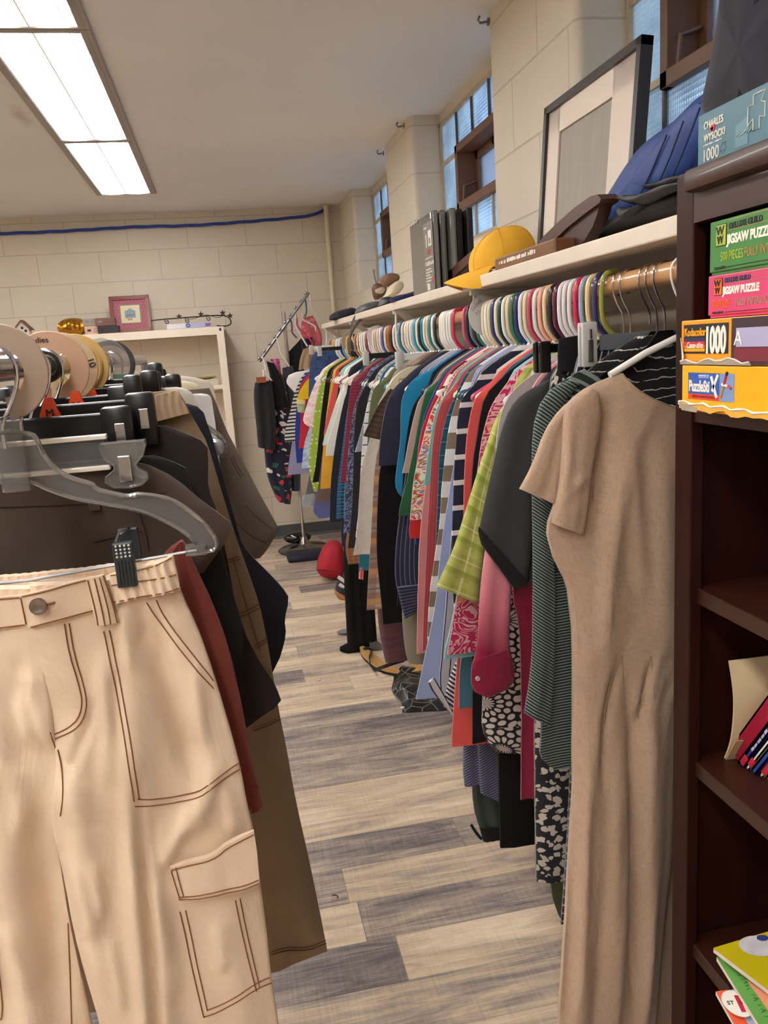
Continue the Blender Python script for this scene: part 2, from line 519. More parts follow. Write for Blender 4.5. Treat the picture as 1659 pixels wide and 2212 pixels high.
def stitch(name, lines, surf, mat, parent, Y, r=0.0007, lift=0.0006, dash=None):
    mb = MB()
    for ln in lines:
        P = np.array(xz(ln, Y)); n = max(3, int(np.sum(np.linalg.norm(np.diff(P, axis=0), axis=1)) / .006))
        P = resample(P, n, 1)
        Q = [(x, surf(x, z) - lift, z) for x, z in P]
        ys = np.array([q[1] for q in Q])
        if len(ys) > 4: ys = np.convolve(np.r_[ys[0], ys, ys[-1]], [.25, .5, .25], 'valid')
        Q = [(q[0], y, q[2]) for q, y in zip(Q, ys)]
        mb.tube(Q, r, 5)
    return mb.build(name, mat, parent)
# ================================================================== setting
CEIL, DBACK, WALLX, GLASSX = 2.40, 6.07, 0.942, 1.078
SILL, HEAD = 1.80, 2.355
XL, YF = -3.6, -4.2
WINS = ((0.93, 2.045), (2.70, 3.80), (4.38, 5.47))

def block_paint(name, c):
    m = bpy.data.materials.new(name); t, N, L, P = nt(m)
    P.inputs['Roughness'].default_value = .55
    ge = N.new('ShaderNodeNewGeometry')
    sp_ = N.new('ShaderNodeSeparateXYZ'); L.new(ge.outputs['Position'], sp_.inputs[0])
    sn = N.new('ShaderNodeSeparateXYZ'); L.new(ge.outputs['True Normal'], sn.inputs[0])
    ab = N.new('ShaderNodeMath'); ab.operation = 'ABSOLUTE'; L.new(sn.outputs[0], ab.inputs[0])
    gt = N.new('ShaderNodeMath'); gt.operation = 'GREATER_THAN'; gt.inputs[1].default_value = .6; L.new(ab.outputs[0], gt.inputs[0])
    mx = N.new('ShaderNodeMix'); mx.data_type = 'FLOAT'; L.new(gt.outputs[0], mx.inputs[0]); L.new(sp_.outputs[0], mx.inputs[2]); L.new(sp_.outputs[1], mx.inputs[3])
    ad = N.new('ShaderNodeMath'); ad.operation = 'ADD'; ad.inputs[1].default_value = -.122; L.new(sp_.outputs[2], ad.inputs[0])
    a2 = N.new('ShaderNodeMath'); a2.operation = 'ADD'; a2.inputs[1].default_value = -.06; L.new(mx.outputs[0], a2.inputs[0])
    cb = N.new('ShaderNodeCombineXYZ'); L.new(a2.outputs[0], cb.inputs[0]); L.new(ad.outputs[0], cb.inputs[1])
    br = N.new('ShaderNodeTexBrick'); L.new(cb.outputs[0], br.inputs['Vector'])
    br.offset = .5; br.squash = 1
    br.inputs['Scale'].default_value = 1; br.inputs['Brick Width'].default_value = .4064; br.inputs['Row Height'].default_value = .2032
    br.inputs['Mortar Size'].default_value = .0035; br.inputs['Mortar Smooth'].default_value = .6
    c0 = srgb(c); br.inputs['Color1'].default_value = c0; br.inputs['Color2'].default_value = tuple(x * .985 for x in c0[:3]) + (1,)
    br.inputs['Mortar'].default_value = tuple(x * .80 for x in c0[:3]) + (1,)
    nz = N.new('ShaderNodeTexNoise'); nz.inputs['Scale'].default_value = 1.6; nz.inputs['Detail'].default_value = 6; L.new(ge.outputs['Position'], nz.inputs['Vector'])
    mr = N.new('ShaderNodeMapRange'); mr.inputs[1].default_value = .3; mr.inputs[2].default_value = .7; mr.inputs[3].default_value = .94; mr.inputs[4].default_value = 1.03; L.new(nz.outputs[0], mr.inputs[0])
    sc = N.new('ShaderNodeVectorMath'); sc.operation = 'SCALE'; L.new(br.outputs['Color'], sc.inputs[0]); L.new(mr.outputs[0], sc.inputs['Scale'])
    L.new(sc.outputs[0], P.inputs['Base Color'])
    n2 = N.new('ShaderNodeTexNoise'); n2.inputs['Scale'].default_value = 130; n2.inputs['Detail'].default_value = 4; L.new(ge.outputs['Position'], n2.inputs['Vector'])
    hs = N.new('ShaderNodeMath'); hs.operation = 'MULTIPLY_ADD'; hs.inputs[1].default_value = -1.2; L.new(br.outputs['Fac'], hs.inputs[0])
    h2 = N.new('ShaderNodeMath'); h2.operation = 'MULTIPLY'; h2.inputs[1].default_value = .35; L.new(n2.outputs[0], h2.inputs[0]); L.new(h2.outputs[0], hs.inputs[2])
    bp = N.new('ShaderNodeBump'); bp.inputs['Strength'].default_value = .5; bp.inputs['Distance'].default_value = .004; L.new(hs.outputs[0], bp.inputs['Height'])
    L.new(bp.outputs[0], P.inputs['Normal'])
    return m

def plank_floor():
    m = bpy.data.materials.new('vinyl_planks'); t, N, L, P = nt(m)
    def mth(op, a, b=None, c=None):
        n = N.new('ShaderNodeMath'); n.operation = op
        for i, q in enumerate((a, b, c)):
            if q is None: continue
            if isinstance(q, (int, float)): n.inputs[i].default_value = q
            else: L.new(q, n.inputs[i])
        return n.outputs[0]
    ge = N.new('ShaderNodeNewGeometry'); s = N.new('ShaderNodeSeparateXYZ'); L.new(ge.outputs['Position'], s.inputs[0])
    x, y = s.outputs[0], s.outputs[1]
    W_, LEN = .145, 1.05
    row = mth('FLOOR', mth('DIVIDE', mth('ADD', y, .06), W_))
    wn1 = N.new('ShaderNodeTexWhiteNoise'); wn1.noise_dimensions = '1D'; L.new(row, wn1.inputs['W'])
    xo = mth('ADD', mth('DIVIDE', x, LEN), mth('MULTIPLY', wn1.outputs[0], 7.3))
    colm = mth('FLOOR', xo)
    cb = N.new('ShaderNodeCombineXYZ'); L.new(row, cb.inputs[0]); L.new(colm, cb.inputs[1])
    wn2 = N.new('ShaderNodeTexWhiteNoise'); wn2.noise_dimensions = '2D'; L.new(cb.outputs[0], wn2.inputs['Vector'])
    # grain: noise stretched along the plank (x), shifted per plank
    off = N.new('ShaderNodeVectorMath'); off.operation = 'MULTIPLY_ADD'; L.new(wn2.outputs['Color'], off.inputs[0]); off.inputs[1].default_value = (9, 9, 9)
    st = N.new('ShaderNodeVectorMath'); st.operation = 'MULTIPLY'; L.new(ge.outputs['Position'], st.inputs[0]); st.inputs[1].default_value = (1.9, 13, 1)
    L.new(st.outputs[0], off.inputs[2])
    g1 = N.new('ShaderNodeTexNoise'); g1.inputs['Scale'].default_value = 1.5; g1.inputs['Detail'].default_value = 8; g1.inputs['Roughness'].default_value = .68; g1.inputs['Distortion'].default_value = .9
    L.new(off.outputs[0], g1.inputs['Vector'])
    st2 = N.new('ShaderNodeVectorMath'); st2.operation = 'MULTIPLY'; L.new(ge.outputs['Position'], st2.inputs[0]); st2.inputs[1].default_value = (3, 160, 1)
    g2 = N.new('ShaderNodeTexNoise'); g2.inputs['Scale'].default_value = 1; g2.inputs['Detail'].default_value = 3; L.new(st2.outputs[0], g2.inputs['Vector'])
    # saw marks across the plank
    st3 = N.new('ShaderNodeVectorMath'); st3.operation = 'MULTIPLY'; L.new(ge.outputs['Position'], st3.inputs[0]); st3.inputs[1].default_value = (170, 9, 1)
    g3 = N.new('ShaderNodeTexNoise'); g3.inputs['Scale'].default_value = 1; g3.inputs['Detail'].default_value = 2; L.new(st3.outputs[0], g3.inputs['Vector'])
    f = mth('ADD', mth('MULTIPLY', wn2.outputs[0], .34), mth('MULTIPLY', g1.outputs[0], .90))
    f = mth('ADD', f, mth('MULTIPLY', mth('SUBTRACT', g2.outputs[0], .5), .30))
    f = mth('ADD', f, mth('MULTIPLY', mth('SUBTRACT', g3.outputs[0], .5), .14))
    rp = N.new('ShaderNodeValToRGB'); L.new(f, rp.inputs[0])
    e = rp.color_ramp.elements
    stops = [(.26, '433c3c'), (.40, '6a6161'), (.50, '887c76'), (.60, 'a79688'), (.70, 'c0ab92'), (.88, 'dac8b0')]
    while len(e) < len(stops): e.new(.5)
    for q, (p, c) in zip(e, stops): q.position = p; q.color = srgb(c)
    fy = mth('FRACT', mth('DIVIDE', mth('ADD', y, .06), W_)); fx = mth('FRACT', xo)
    seam = mth('MAXIMUM', mth('LESS_THAN', fy, .012), mth('LESS_THAN', fx, .0022))
    mx = N.new('ShaderNodeMix'); mx.data_type = 'RGBA'; L.new(mth('MULTIPLY', seam, .45), mx.inputs[0]); L.new(rp.outputs[0], mx.inputs[6]); mx.inputs[7].default_value = (.03, .027, .025, 1)
    L.new(mx.outputs[2], P.inputs['Base Color'])
    rr = N.new('ShaderNodeMapRange'); L.new(g1.outputs[0], rr.inputs[0]); rr.inputs[3].default_value = .40; rr.inputs[4].default_value = .60; L.new(rr.outputs[0], P.inputs['Roughness'])
    P.inputs['Specular IOR Level'].default_value = .4
    bp = N.new('ShaderNodeBump'); bp.inputs['Strength'].default_value = .18; bp.inputs['Distance'].default_value = .002; L.new(g2.outputs[0], bp.inputs['Height']); L.new(bp.outputs[0], P.inputs['Normal'])
    return m

WALLM = block_paint('cream_block_wall', 'd6cab8')
REVEALM = plain('cream_reveal_paint', 'd8d2c4', .55, noise=.03, scale=4)
def struct(name, mb, m, parent=None, smooth=False, **k):
    o = mb.build(name, m, parent, smooth, **k)
    if parent is None: o['kind'] = 'structure'
    return o

struct('floor', MB().box((XL, YF, -.06), (1.35, DBACK + .1, 0)), plank_floor())
# ceiling with a faint tobacco-brown stain beside the light
cm = bpy.data.materials.new('ceiling_paint'); t, N, L, P = nt(cm)
P.inputs['Roughness'].default_value = .8
ge = N.new('ShaderNodeNewGeometry')
nz = N.new('ShaderNodeTexNoise'); nz.inputs['Scale'].default_value = 1.1; nz.inputs['Detail'].default_value = 6; L.new(ge.outputs['Position'], nz.inputs['Vector'])
rp = N.new('ShaderNodeValToRGB'); L.new(nz.outputs[0], rp.inputs[0])
rp.color_ramp.elements[0].position = .3; rp.color_ramp.elements[0].color = srgb('dcdad8'); rp.color_ramp.elements[1].position = .7; rp.color_ramp.elements[1].color = srgb('e8e5e3')
sb = N.new('ShaderNodeVectorMath'); sb.operation = 'SUBTRACT'; L.new(ge.outputs['Position'], sb.inputs[0]); sb.inputs[1].default_value = (-.69, 3.72, 2.4)
ml = N.new('ShaderNodeVectorMath'); ml.operation = 'MULTIPLY'; L.new(sb.outputs[0], ml.inputs[0]); ml.inputs[1].default_value = (28, 5.5, 1)
ln = N.new('ShaderNodeVectorMath'); ln.operation = 'LENGTH'; L.new(ml.outputs[0], ln.inputs[0])
n2 = N.new('ShaderNodeTexNoise'); n2.inputs['Scale'].default_value = 18; n2.inputs['Detail'].default_value = 4; L.new(ge.outputs['Position'], n2.inputs['Vector'])
a_ = N.new('ShaderNodeMath'); a_.operation = 'MULTIPLY_ADD'; L.new(n2.outputs[0], a_.inputs[0]); a_.inputs[1].default_value = 1.6; L.new(ln.outputs['Value'], a_.inputs[2])
r2 = N.new('ShaderNodeMapRange'); L.new(a_.outputs[0], r2.inputs[0]); r2.inputs[1].default_value = 1.0; r2.inputs[2].default_value = 1.9; r2.inputs[3].default_value = .45; r2.inputs[4].default_value = 0
mx = N.new('ShaderNodeMix'); mx.data_type = 'RGBA'; L.new(r2.outputs[0], mx.inputs[0]); L.new(rp.outputs[0], mx.inputs[6]); mx.inputs[7].default_value = srgb('9a8676')
L.new(mx.outputs[2], P.inputs['Base Color'])
struct('ceiling', MB().box((XL, YF, CEIL), (1.35, DBACK + .1, CEIL + .06)), cm)
struct('wall_back', MB().box((XL, DBACK, 0), (1.35, DBACK + .1, CEIL)), WALLM)
struct('wall_left', MB().box((XL - .1, YF, 0), (XL, DBACK + .1, CEIL)), WALLM)
struct('wall_front', MB().box((XL, YF - .1, 0), (1.35, YF, CEIL)), WALLM)
# right wall: low wall with sloped sills, piers with rounded corners, openings for the windows
wr = MB()
wr.box((WALLX, YF, 0), (1.35, DBACK, 1.745))
edges = [YF] + [e for w in WINS for e in w] + [DBACK]
RB = .028
for i in range(0, len(edges), 2):
    y0, y1 = edges[i], edges[i + 1]
    poly = [(1.35, y0), (1.35, y1)]
    if i < len(edges) - 2:
        poly += [(WALLX + RB - RB * math.sin(a), y1 - RB + RB * math.cos(a)) for a in np.linspace(0, math.pi / 2, 7)]
    else: poly += [(WALLX, y1)]
    if i > 0:
        poly += [(WALLX + RB - RB * math.cos(a), y0 + RB - RB * math.sin(a)) for a in np.linspace(0, math.pi / 2, 7)]
    else: poly += [(WALLX, y0)]
    wr.prism([(x, y, 1.745) for x, y in poly], (0, 0, CEIL - 1.745))
for (y0, y1) in WINS:
    wr.prism([(WALLX, y0, 1.745), (1.35, y0, 1.745), (1.35, y0, SILL), (GLASSX, y0, SILL), (WALLX + .01, y0, 1.755)], (0, y1 - y0, 0))
    wr.box((GLASSX, y0, HEAD), (1.35, y1, CEIL))
struct('wall_right', wr, WALLM, smooth=True, angle=30)
BASEM = plain('dark_grey_vinyl_base', '4a4c4e', .5)
bb = MB().prism([(XL, DBACK, 0), (XL, DBACK, .10), (XL, DBACK - .004, .10), (XL, DBACK - .006, .02), (XL, DBACK - .02, 0)], (WALLX - XL, 0, 0))
struct('baseboard_back', bb, BASEM)
struct('baseboard_right', MB().prism([(WALLX, YF, 0), (WALLX, YF, .10), (WALLX - .004, YF, .10), (WALLX - .006, YF, .02), (WALLX - .02, YF, 0)], (0, DBACK - YF, 0)), BASEM)

# ---- windows: ribbed glass in steel bars with a brown hopper vent
def ribbed_glass():
    m = bpy.data.materials.new('ribbed_glass'); m.use_nodes = True
    t = m.node_tree; N, L = t.nodes, t.links; N.remove(N['Principled BSDF'])
    ge = N.new('ShaderNodeNewGeometry')
    mp = N.new('ShaderNodeVectorMath'); mp.operation = 'MULTIPLY'; L.new(ge.outputs['Position'], mp.inputs[0]); mp.inputs[1].default_value = (0, 75, 75)
    sp_ = N.new('ShaderNodeSeparateXYZ'); L.new(mp.outputs[0], sp_.inputs[0])
    w = []
    for i in (1, 2):
        f = N.new('ShaderNodeMath'); f.operation = 'SINE'; ml = N.new('ShaderNodeMath'); ml.operation = 'MULTIPLY'; ml.inputs[1].default_value = 6.28 if i == 2 else 9.0
        L.new(sp_.outputs[i], ml.inputs[0]); L.new(ml.outputs[0], f.inputs[0]); w.append(f.outputs[0])
    ad = N.new('ShaderNodeMath'); ad.operation = 'MULTIPLY_ADD'; L.new(w[0], ad.inputs[0]); ad.inputs[1].default_value = .5; L.new(w[1], ad.inputs[2])
    bp = N.new('ShaderNodeBump'); bp.inputs['Strength'].default_value = .8; bp.inputs['Distance'].default_value = .003; L.new(ad.outputs[0], bp.inputs['Height'])
    nz = N.new('ShaderNodeTexNoise'); nz.inputs['Scale'].default_value = 9; nz.inputs['Detail'].default_value = 4; L.new(ge.outputs['Position'], nz.inputs['Vector'])
    rp = N.new('ShaderNodeValToRGB'); L.new(nz.outputs[0], rp.inputs[0])
    rp.color_ramp.elements[0].position = .3; rp.color_ramp.elements[0].color = (.55, .62, .68, 1); rp.color_ramp.elements[1].position = .6; rp.color_ramp.elements[1].color = (.9, .94, .97, 1)
    tl = N.new('ShaderNodeBsdfTranslucent'); L.new(rp.outputs[0], tl.inputs[0]); L.new(bp.outputs[0], tl.inputs['Normal'])
    tr = N.new('ShaderNodeBsdfRefraction'); tr.inputs['Roughness'].default_value = .35; tr.inputs['IOR'].default_value = 1.25; tr.inputs[0].default_value = (.8, .85, .88, 1); L.new(bp.outputs[0], tr.inputs['Normal'])
    gl = N.new('ShaderNodeBsdfGlossy'); gl.inputs['Roughness'].default_value = .25; L.new(bp.outputs[0], gl.inputs['Normal'])
    m1 = N.new('ShaderNodeMixShader'); m1.inputs[0].default_value = .5; L.new(tl.outputs[0], m1.inputs[1]); L.new(tr.outputs[0], m1.inputs[2])
    m2 = N.new('ShaderNodeMixShader'); m2.inputs[0].default_value = .08; L.new(m1.outputs[0], m2.inputs[1]); L.new(gl.outputs[0], m2.inputs[2])
    L.new(m2.outputs[0], N['Material Output'].inputs[0])
    return m
GLASS = ribbed_glass()
VENTM = plain('brown_vent_paint', '6b4a33', .5, noise=.12, scale=14)
BARM = plain('cream_steel_bar', 'b9a98c', .5, noise=.1, scale=20)
CAULK = plain('dark_glazing_bar', '5a554c', .6)
FROST = clear('vent_pane', (.72, .8, .92), .3, .3)
for wi, (y0, y1) in enumerate(WINS):
    root = struct('window_%d' % (wi + 1), MB().box((GLASSX - .002, y0, SILL), (GLASSX + .022, y1, SILL + .014)).box((GLASSX - .002, y0, HEAD - .014), (GLASSX + .022, y1, HEAD))
                  .box((GLASSX - .002, y1 - .016, SILL), (GLASSX + .022, y1, HEAD)).box((GLASSX - .002, y0, SILL), (GLASSX + .022, y0 + .016, HEAD)), BARM)
    cols = [y1] + [y1 - .04 - .215 * (i + 1) + .04 * (i == 99) for i in range(4)] + [y0]
    if wi == 0: cols = [y1, y1 - .172, y1 - .40, y1 - .62, y1 - .84, y0]
    rows = [SILL, 1.962, 2.182, HEAD]
    vy0, vy1, vz0, vz1 = cols[4] + .006, cols[1] - .004, 1.935, 2.205
    k = 0
    for c in range(5):
        for q in range(3):
            if q == 1 and 1 <= c <= 3: continue
            a0, a1, b0, b1 = cols[c + 1], cols[c], rows[q], rows[q + 1]
            MB().box((GLASSX + .008, a0 + .004, b0 + .004), (GLASSX + .014, a1 - .004, b1 - .004)).build('pane', GLASS, root, False)
    for c in range(1, 5):
        for (b0, b1) in ((SILL, vz0), (vz1, HEAD)) if 1 < c < 4 else ((SILL, HEAD),):
            MB().box((GLASSX, cols[c] - .005, b0), (GLASSX + .02, cols[c] + .005, b1)).build('glazing_bar', CAULK if b0 > 2 or c == 1 else BARM, root, False)
    for z in rows[1:3]:
        for (a0, a1) in ((y0, cols[4]), (cols[1], y1)):
            MB().box((GLASSX - .001, a0, z - .008), (GLASSX + .02, a1, z + .008)).build('glazing_bar', BARM, root, False)
    # vent: deep brown box frame with an inner sash, pane, handle and stay
    fr = MB(); w = .032; x0, x1 = GLASSX - .012, GLASSX + .11
    fr.box((x0, vy0, vz0), (x1, vy1, vz0 + w + .006), bev=.003).box((x0, vy0, vz1 - w), (x1, vy1, vz1), bev=.003)
    fr.box((x0, vy0, vz0), (x1, vy0 + w, vz1), bev=.003).box((x0, vy1 - w, vz0), (x1, vy1, vz1), bev=.003)
    vent = fr.build('vent_frame', VENTM, root, False)
    sa = MB(); a0, a1, b0, b1 = vy0 + w, vy1 - w, vz0 + w, vz1 - w; s_ = .028; x0, x1 = GLASSX + .07, GLASSX + .095
    sa.box((x0, a0, b0), (x1, a1, b0 + s_)).box((x0, a0, b1 - s_), (x1, a1, b1)).box((x0, a0, b0), (x1, a0 + s_, b1)).box((x0, a1 - s_, b0), (x1, a1, b1))
    sa.build('sash', VENTM, vent, False)
    MB().box((x0 + .01, a0 + s_, b0 + s_), (x0 + .014, a1 - s_, b1 - s_)).build('vent_pane', FROST, vent, False)
    ym = a1 - .20
    MB().tube([(x0 - .012, ym, b0 + .016), (x0 - .012, ym - .075, b0 + .016)], .011, 10).tube([(x0, ym - .03, b0 + .012), (x0 - .012, ym - .03, b0 + .016)], .006).build('latch', STEEL, vent)
    MB().tube([(x0 + .0, a1 - .012, b0 + .09), (x0 - .06, a1 - .02, b0 + .07), (x0 - .065, a1 - .02, b0 + .01)], .006, 6).build('stay_arm', VENTM, vent)
    MB().lathe([(.014, -.003), (.02, -.003), (.02, .003), (.014, .003), (.014, -.003)], (x0 - .006, ym - .06, b1 - .014), 20, axis=0).build('pull_ring', BLACKP, vent)

# ---- ceiling lights: a continuous row of flush fluorescent troffers (and the row beyond, out of view)
lm = bpy.data.materials.new('prismatic_lens'); t, N, L, P = nt(lm)
ge = N.new('ShaderNodeTexCoord'); sp_ = N.new('ShaderNodeSeparateXYZ'); L.new(ge.outputs['Object'], sp_.inputs[0])
def _m(op, a, b=None):
    n = N.new('ShaderNodeMath'); n.operation = op
    for i, q in enumerate((a, b)):
        if q is None: continue
        if isinstance(q, (int, float)): n.inputs[i].default_value = q
        else: L.new(q, n.inputs[i])
    return n.outputs[0]
LX0, LX1 = -.597, -.316
bands = _m('COSINE', _m('MULTIPLY', _m('ADD', sp_.outputs[0], (LX1 - LX0) / 2), 2 * math.pi * 2 / (LX1 - LX0)))
ribs = _m('LESS_THAN', _m('FRACT', _m('DIVIDE', sp_.outputs[0], .0355)), .10)
cells = _m('LESS_THAN', _m('FRACT', _m('DIVIDE', sp_.outputs[1], .022)), .16)
glow = _m('MULTIPLY', _m('SUBTRACT', 1.0, bands), .5)
P.inputs['Base Color'].default_value = (.9, .9, .88, 1)
P.inputs['Emission Color'].default_value = (1.0, .98, .957, 1)
lines = _m('MULTIPLY', _m('SUBTRACT', 1.0, _m('MULTIPLY', ribs, .93)), _m('SUBTRACT', 1.0, _m('MULTIPLY', cells, .5)))
L.new(_m('MULTIPLY', _m('MULTIPLY', _m('ADD', _m('MULTIPLY', _m('POWER', glow, 2.2), 2.55), .085), lines), LENS_STRENGTH * 1.22), P.inputs['Emission Strength'])
TROFF = plain('troffer_frame_paint', '9b948c', .5)
def troffer(y0, y1, dx, label):
    root = thing('ceiling_light', label, 'ceiling light', ((LX0 + LX1) / 2 + dx, (y0 + y1) / 2, CEIL - .014), 'fluorescent ceiling lights in one row')
    fr = MB(); z0, z1 = CEIL - .014, CEIL
    for (a, b) in ((LX0 - .031, LX0), (LX1, LX1 + .034)):
        fr.box((a + dx, y0 + .002, z0), (b + dx, y1 - .002, z1), bev=.002)
        e = (a + b) / 2 + dx
        fr.box((e - .001, y0 + .01, z0 - .0015), (e + .001, y1 - .01, z0))
    fr.box((LX0 + dx, y0 + .002, z0), (LX1 + dx, y0 + .026, z1)); fr.box((LX0 + dx, y1 - .014, z0), (LX1 + dx, y1 - .002, z1))
    fr.build('frame', TROFF, root, False)
    MB().box((LX0 + dx, y0 + .026, CEIL - .010), (LX1 + dx, y1 - .014, CEIL - .004)).build('lens', lm, root, False)
    for fy in (.15, .85):
        for sx in (LX0 - .004, LX1 + .004):
            yy = y0 + (y1 - y0) * fy
            MB().tube([(sx + dx, yy - .03, z0 - .001), (sx + dx, yy - .02, z0 - .004), (sx + dx, yy + .03, z0 - .003)], .0012, 5).build('latch_wire', STEEL, root)
ys = [5.345, 4.085, 2.785, 1.50, .22, -1.06]
labs = ['far troffer at the end of the ceiling light row, nearest the back wall', 'middle troffer of the ceiling light row with long bright lens',
        'near troffer of the ceiling light row, cut by the top of the photo', 'troffer of the ceiling row almost overhead', 'troffer of the ceiling row behind the viewer']
for i in range(4): troffer(ys[i + 1], ys[i], 0.0, labs[i])
for i in range(5): troffer(ys[i + 1], ys[i], -2.1, 'troffer in the second ceiling light row, left of the clothes rack')
for dx_ in (-1.15, .0):  # extra unseen troffers, added behind the viewer to brighten clothes and floor up close
    for y_ in (-.95, -2.35): troffer(y_ - .0, y_ + 1.15, dx_ + (.03 if dx_ else .03), 'unseen troffer added behind the viewer to brighten the foreground clothes')
# ================================================================== wall pipe, cable, hooks
pp = plain('cream_pipe_paint', 'd8cbb0', .45)
o = MB().tube([(.843, 6.02, 0.0), (.843, 6.02, CEIL - .004)], .017, 14).lathe([(.017, 0), (.03, .002), (.03, .008), (.017, .01)], (.843, 6.02, CEIL - .012), 16).tube([(.843, 6.0, CEIL - .012), (.90, 6.03, CEIL - .006)], .005, 6).build('pipe', pp)
tag(o, 'cream painted vertical pipe in the back corner of the room', 'pipe')
cab = [(-260, 520), (-80, 510), (0, 505), (100, 501.5), (200, 496), (300, 489.5), (400, 488.5), (500, 482), (600, 474), (660, 468), (685, 463), (702, 452)]
base = np.array([atY(p[0], p[1], 6.052) for p in cab]); base = resample(base, 90, 2)
mb = MB(); tt = np.linspace(0, 1, 90)
for j in range(3):
    ph = 2.1 * j
    q = base.copy(); q[:, 2] += .006 * np.sin(tt * 34 + ph); q[:, 1] += -.006 + .006 * np.cos(tt * 34 + ph)
    mb.tube(q, .0058, 7)
tag(mb.build('cable', plain('blue_cable_jacket', '24408f', .4)), 'bundle of blue cables running along the top of the back wall', 'cable')
for (px, py, lab) in ((1056, 47, 'small metal screw hook at top of the nearest block pier'), (873, 272, 'small metal hook on the middle pier face near the ceiling'), (829, 331, 'small metal hook on the far corner of the middle pier')):
    p = atX(px, py, WALLX)
    mb = MB().lathe([(.012, 0), (.012, -.004), (.004, -.006)], (p[0], p[1], p[2]), 12, axis=0)
    mb.tube([(p[0] - .004, p[1], p[2]), (p[0] - .03, p[1], p[2] - .004), (p[0] - .036, p[1], p[2] + .006), (p[0] - .03, p[1], p[2] + .016)], .004, 7)
    tag(mb.build('wall_hook', STEEL), lab, 'hook')

# ================================================================== closet shelf and rod
SHZ, SHX, SHY0, SHY1 = 1.545, .62, .975, 5.02
SHELFM = plain('cream_shelf_paint', 'd2c5b5', .5, noise=.04, scale=12)
root = thing('closet_shelf', 'long cream painted wall shelf above the rod of hanging clothes', 'shelf', (.78, 3.0, 1.516))
MB().box((SHX, SHY0, 1.517), (WALLX - .001, SHY1, SHZ), bev=.003).build('board', SHELFM, root, False)
MB().box((WALLX - .02, SHY0, 1.44), (WALLX - .001, SHY1, 1.516)).build('cleat', plain('shelf_cleat_paint', 'cabfae', .55), root, False)
BRK = plain('white_bracket_paint', 'e4e0d8', .4)
def zr(Y): return 1.475 - (Y - 1.1) * .0143
RX, RR = .66, .0165
for by in (1.995, 2.93, 3.95, 4.92):
    mb = MB().box((SHX + .005, by - .008, 1.505), (WALLX - .02, by + .008, 1.5165)).box((WALLX - .032, by - .008, 1.27), (WALLX - .0205, by + .008, 1.5165))
    mb.prism([(SHX + .02, by - .003, 1.505), (SHX + .06, by - .003, 1.505), (WALLX - .03, by - .003, 1.30), (WALLX - .03, by - .003, 1.275)], (0, .006, 0))
    mb.tube([(RX - .025, by, 1.506), (RX - .028, by, zr(by)), (RX - .012, by, zr(by) - .024), (RX + .012, by, zr(by) - .024)], .004, 6)
    mb.build('bracket', BRK, root, False)
o = MB().tube([(RX, y, zr(y)) for y in np.linspace(SHY0, 5.05, 12)], RR, 20).build('closet_rod', plain('varnished_wood_rod', 'b98a5c', .3, noise=.15, scale=8, stretch=(9, 1, 9), coat=.4), None, True)
tag(o, 'varnished wooden rod under the cream shelf carrying all the hangers', 'rod')

# ================================================================== dark bookcase (right)
BCM = plain('dark_mahogany', '2c100a', .45, noise=.25, scale=10, stretch=(6, 6, .7), coat=.0, spec=.22)
BCH = plain('dark_mahogany_rail', '331509', .42, noise=.3, scale=10, stretch=(6, .7, 8), coat=.12)
BX, BY1, BY0, BXB = .575, .967, .06, .885
root = thing('bookcase', 'dark mahogany bookcase filled with puzzles and books', 'bookcase', ((BX + BXB) / 2, (BY0 + BY1) / 2, 0))
for y in (BY1 - .004, BY0 + .004):
    MB().box((BX + .018, y - .016 if y > .5 else y, 0), (BXB, y if y > .5 else y + .016, 1.565)).build('side_panel', BCM, root, False)
MB().box((BX, BY1 - .038, 0), (BX + .0185, BY1, 1.577), bev=.002).build('stile', BCM, root, False)
MB().box((BX, BY0, 0), (BX + .0185, BY0 + .038, 1.577), bev=.002).build('stile', BCM, root, False)
MB().box((BX + .0005, BY0 + .038, 1.518), (BX + .018, BY1 - .038, 1.565)).build('top_rail', BCH, root, False)
MB().box((BX - .014, BY0 + .01, 1.552), (BX + .012, BY1 - .035, 1.579), bev=.007).build('crown_moulding', BCH, root, True)
MB().box((BX + .002, BY0, 1.566), (BXB, BY1 - .002, 1.5795)).build('top_board', BCH, root, False)
MB().box((BXB - .008, BY0, .05), (BXB, BY1, 1.57)).build('back_panel', plain('bookcase_back', '1a0d0a', .6), root, False)
for z, th, xo in ((1.297, .02, .004), (1.056, .022, .012), (.804, .022, .012), (.512, .022, .012), (.20, .022, .012)):
    MB().box((BX + xo, BY0 + .02, z - th), (BXB - .008, BY1 - .02, z), bev=.0015).build('shelf_board', BCH, root, False)
MB().box((BX + .006, BY0 + .038, 0), (BX + .018, BY1 - .038, .09)).build('plinth', BCM, root, False)

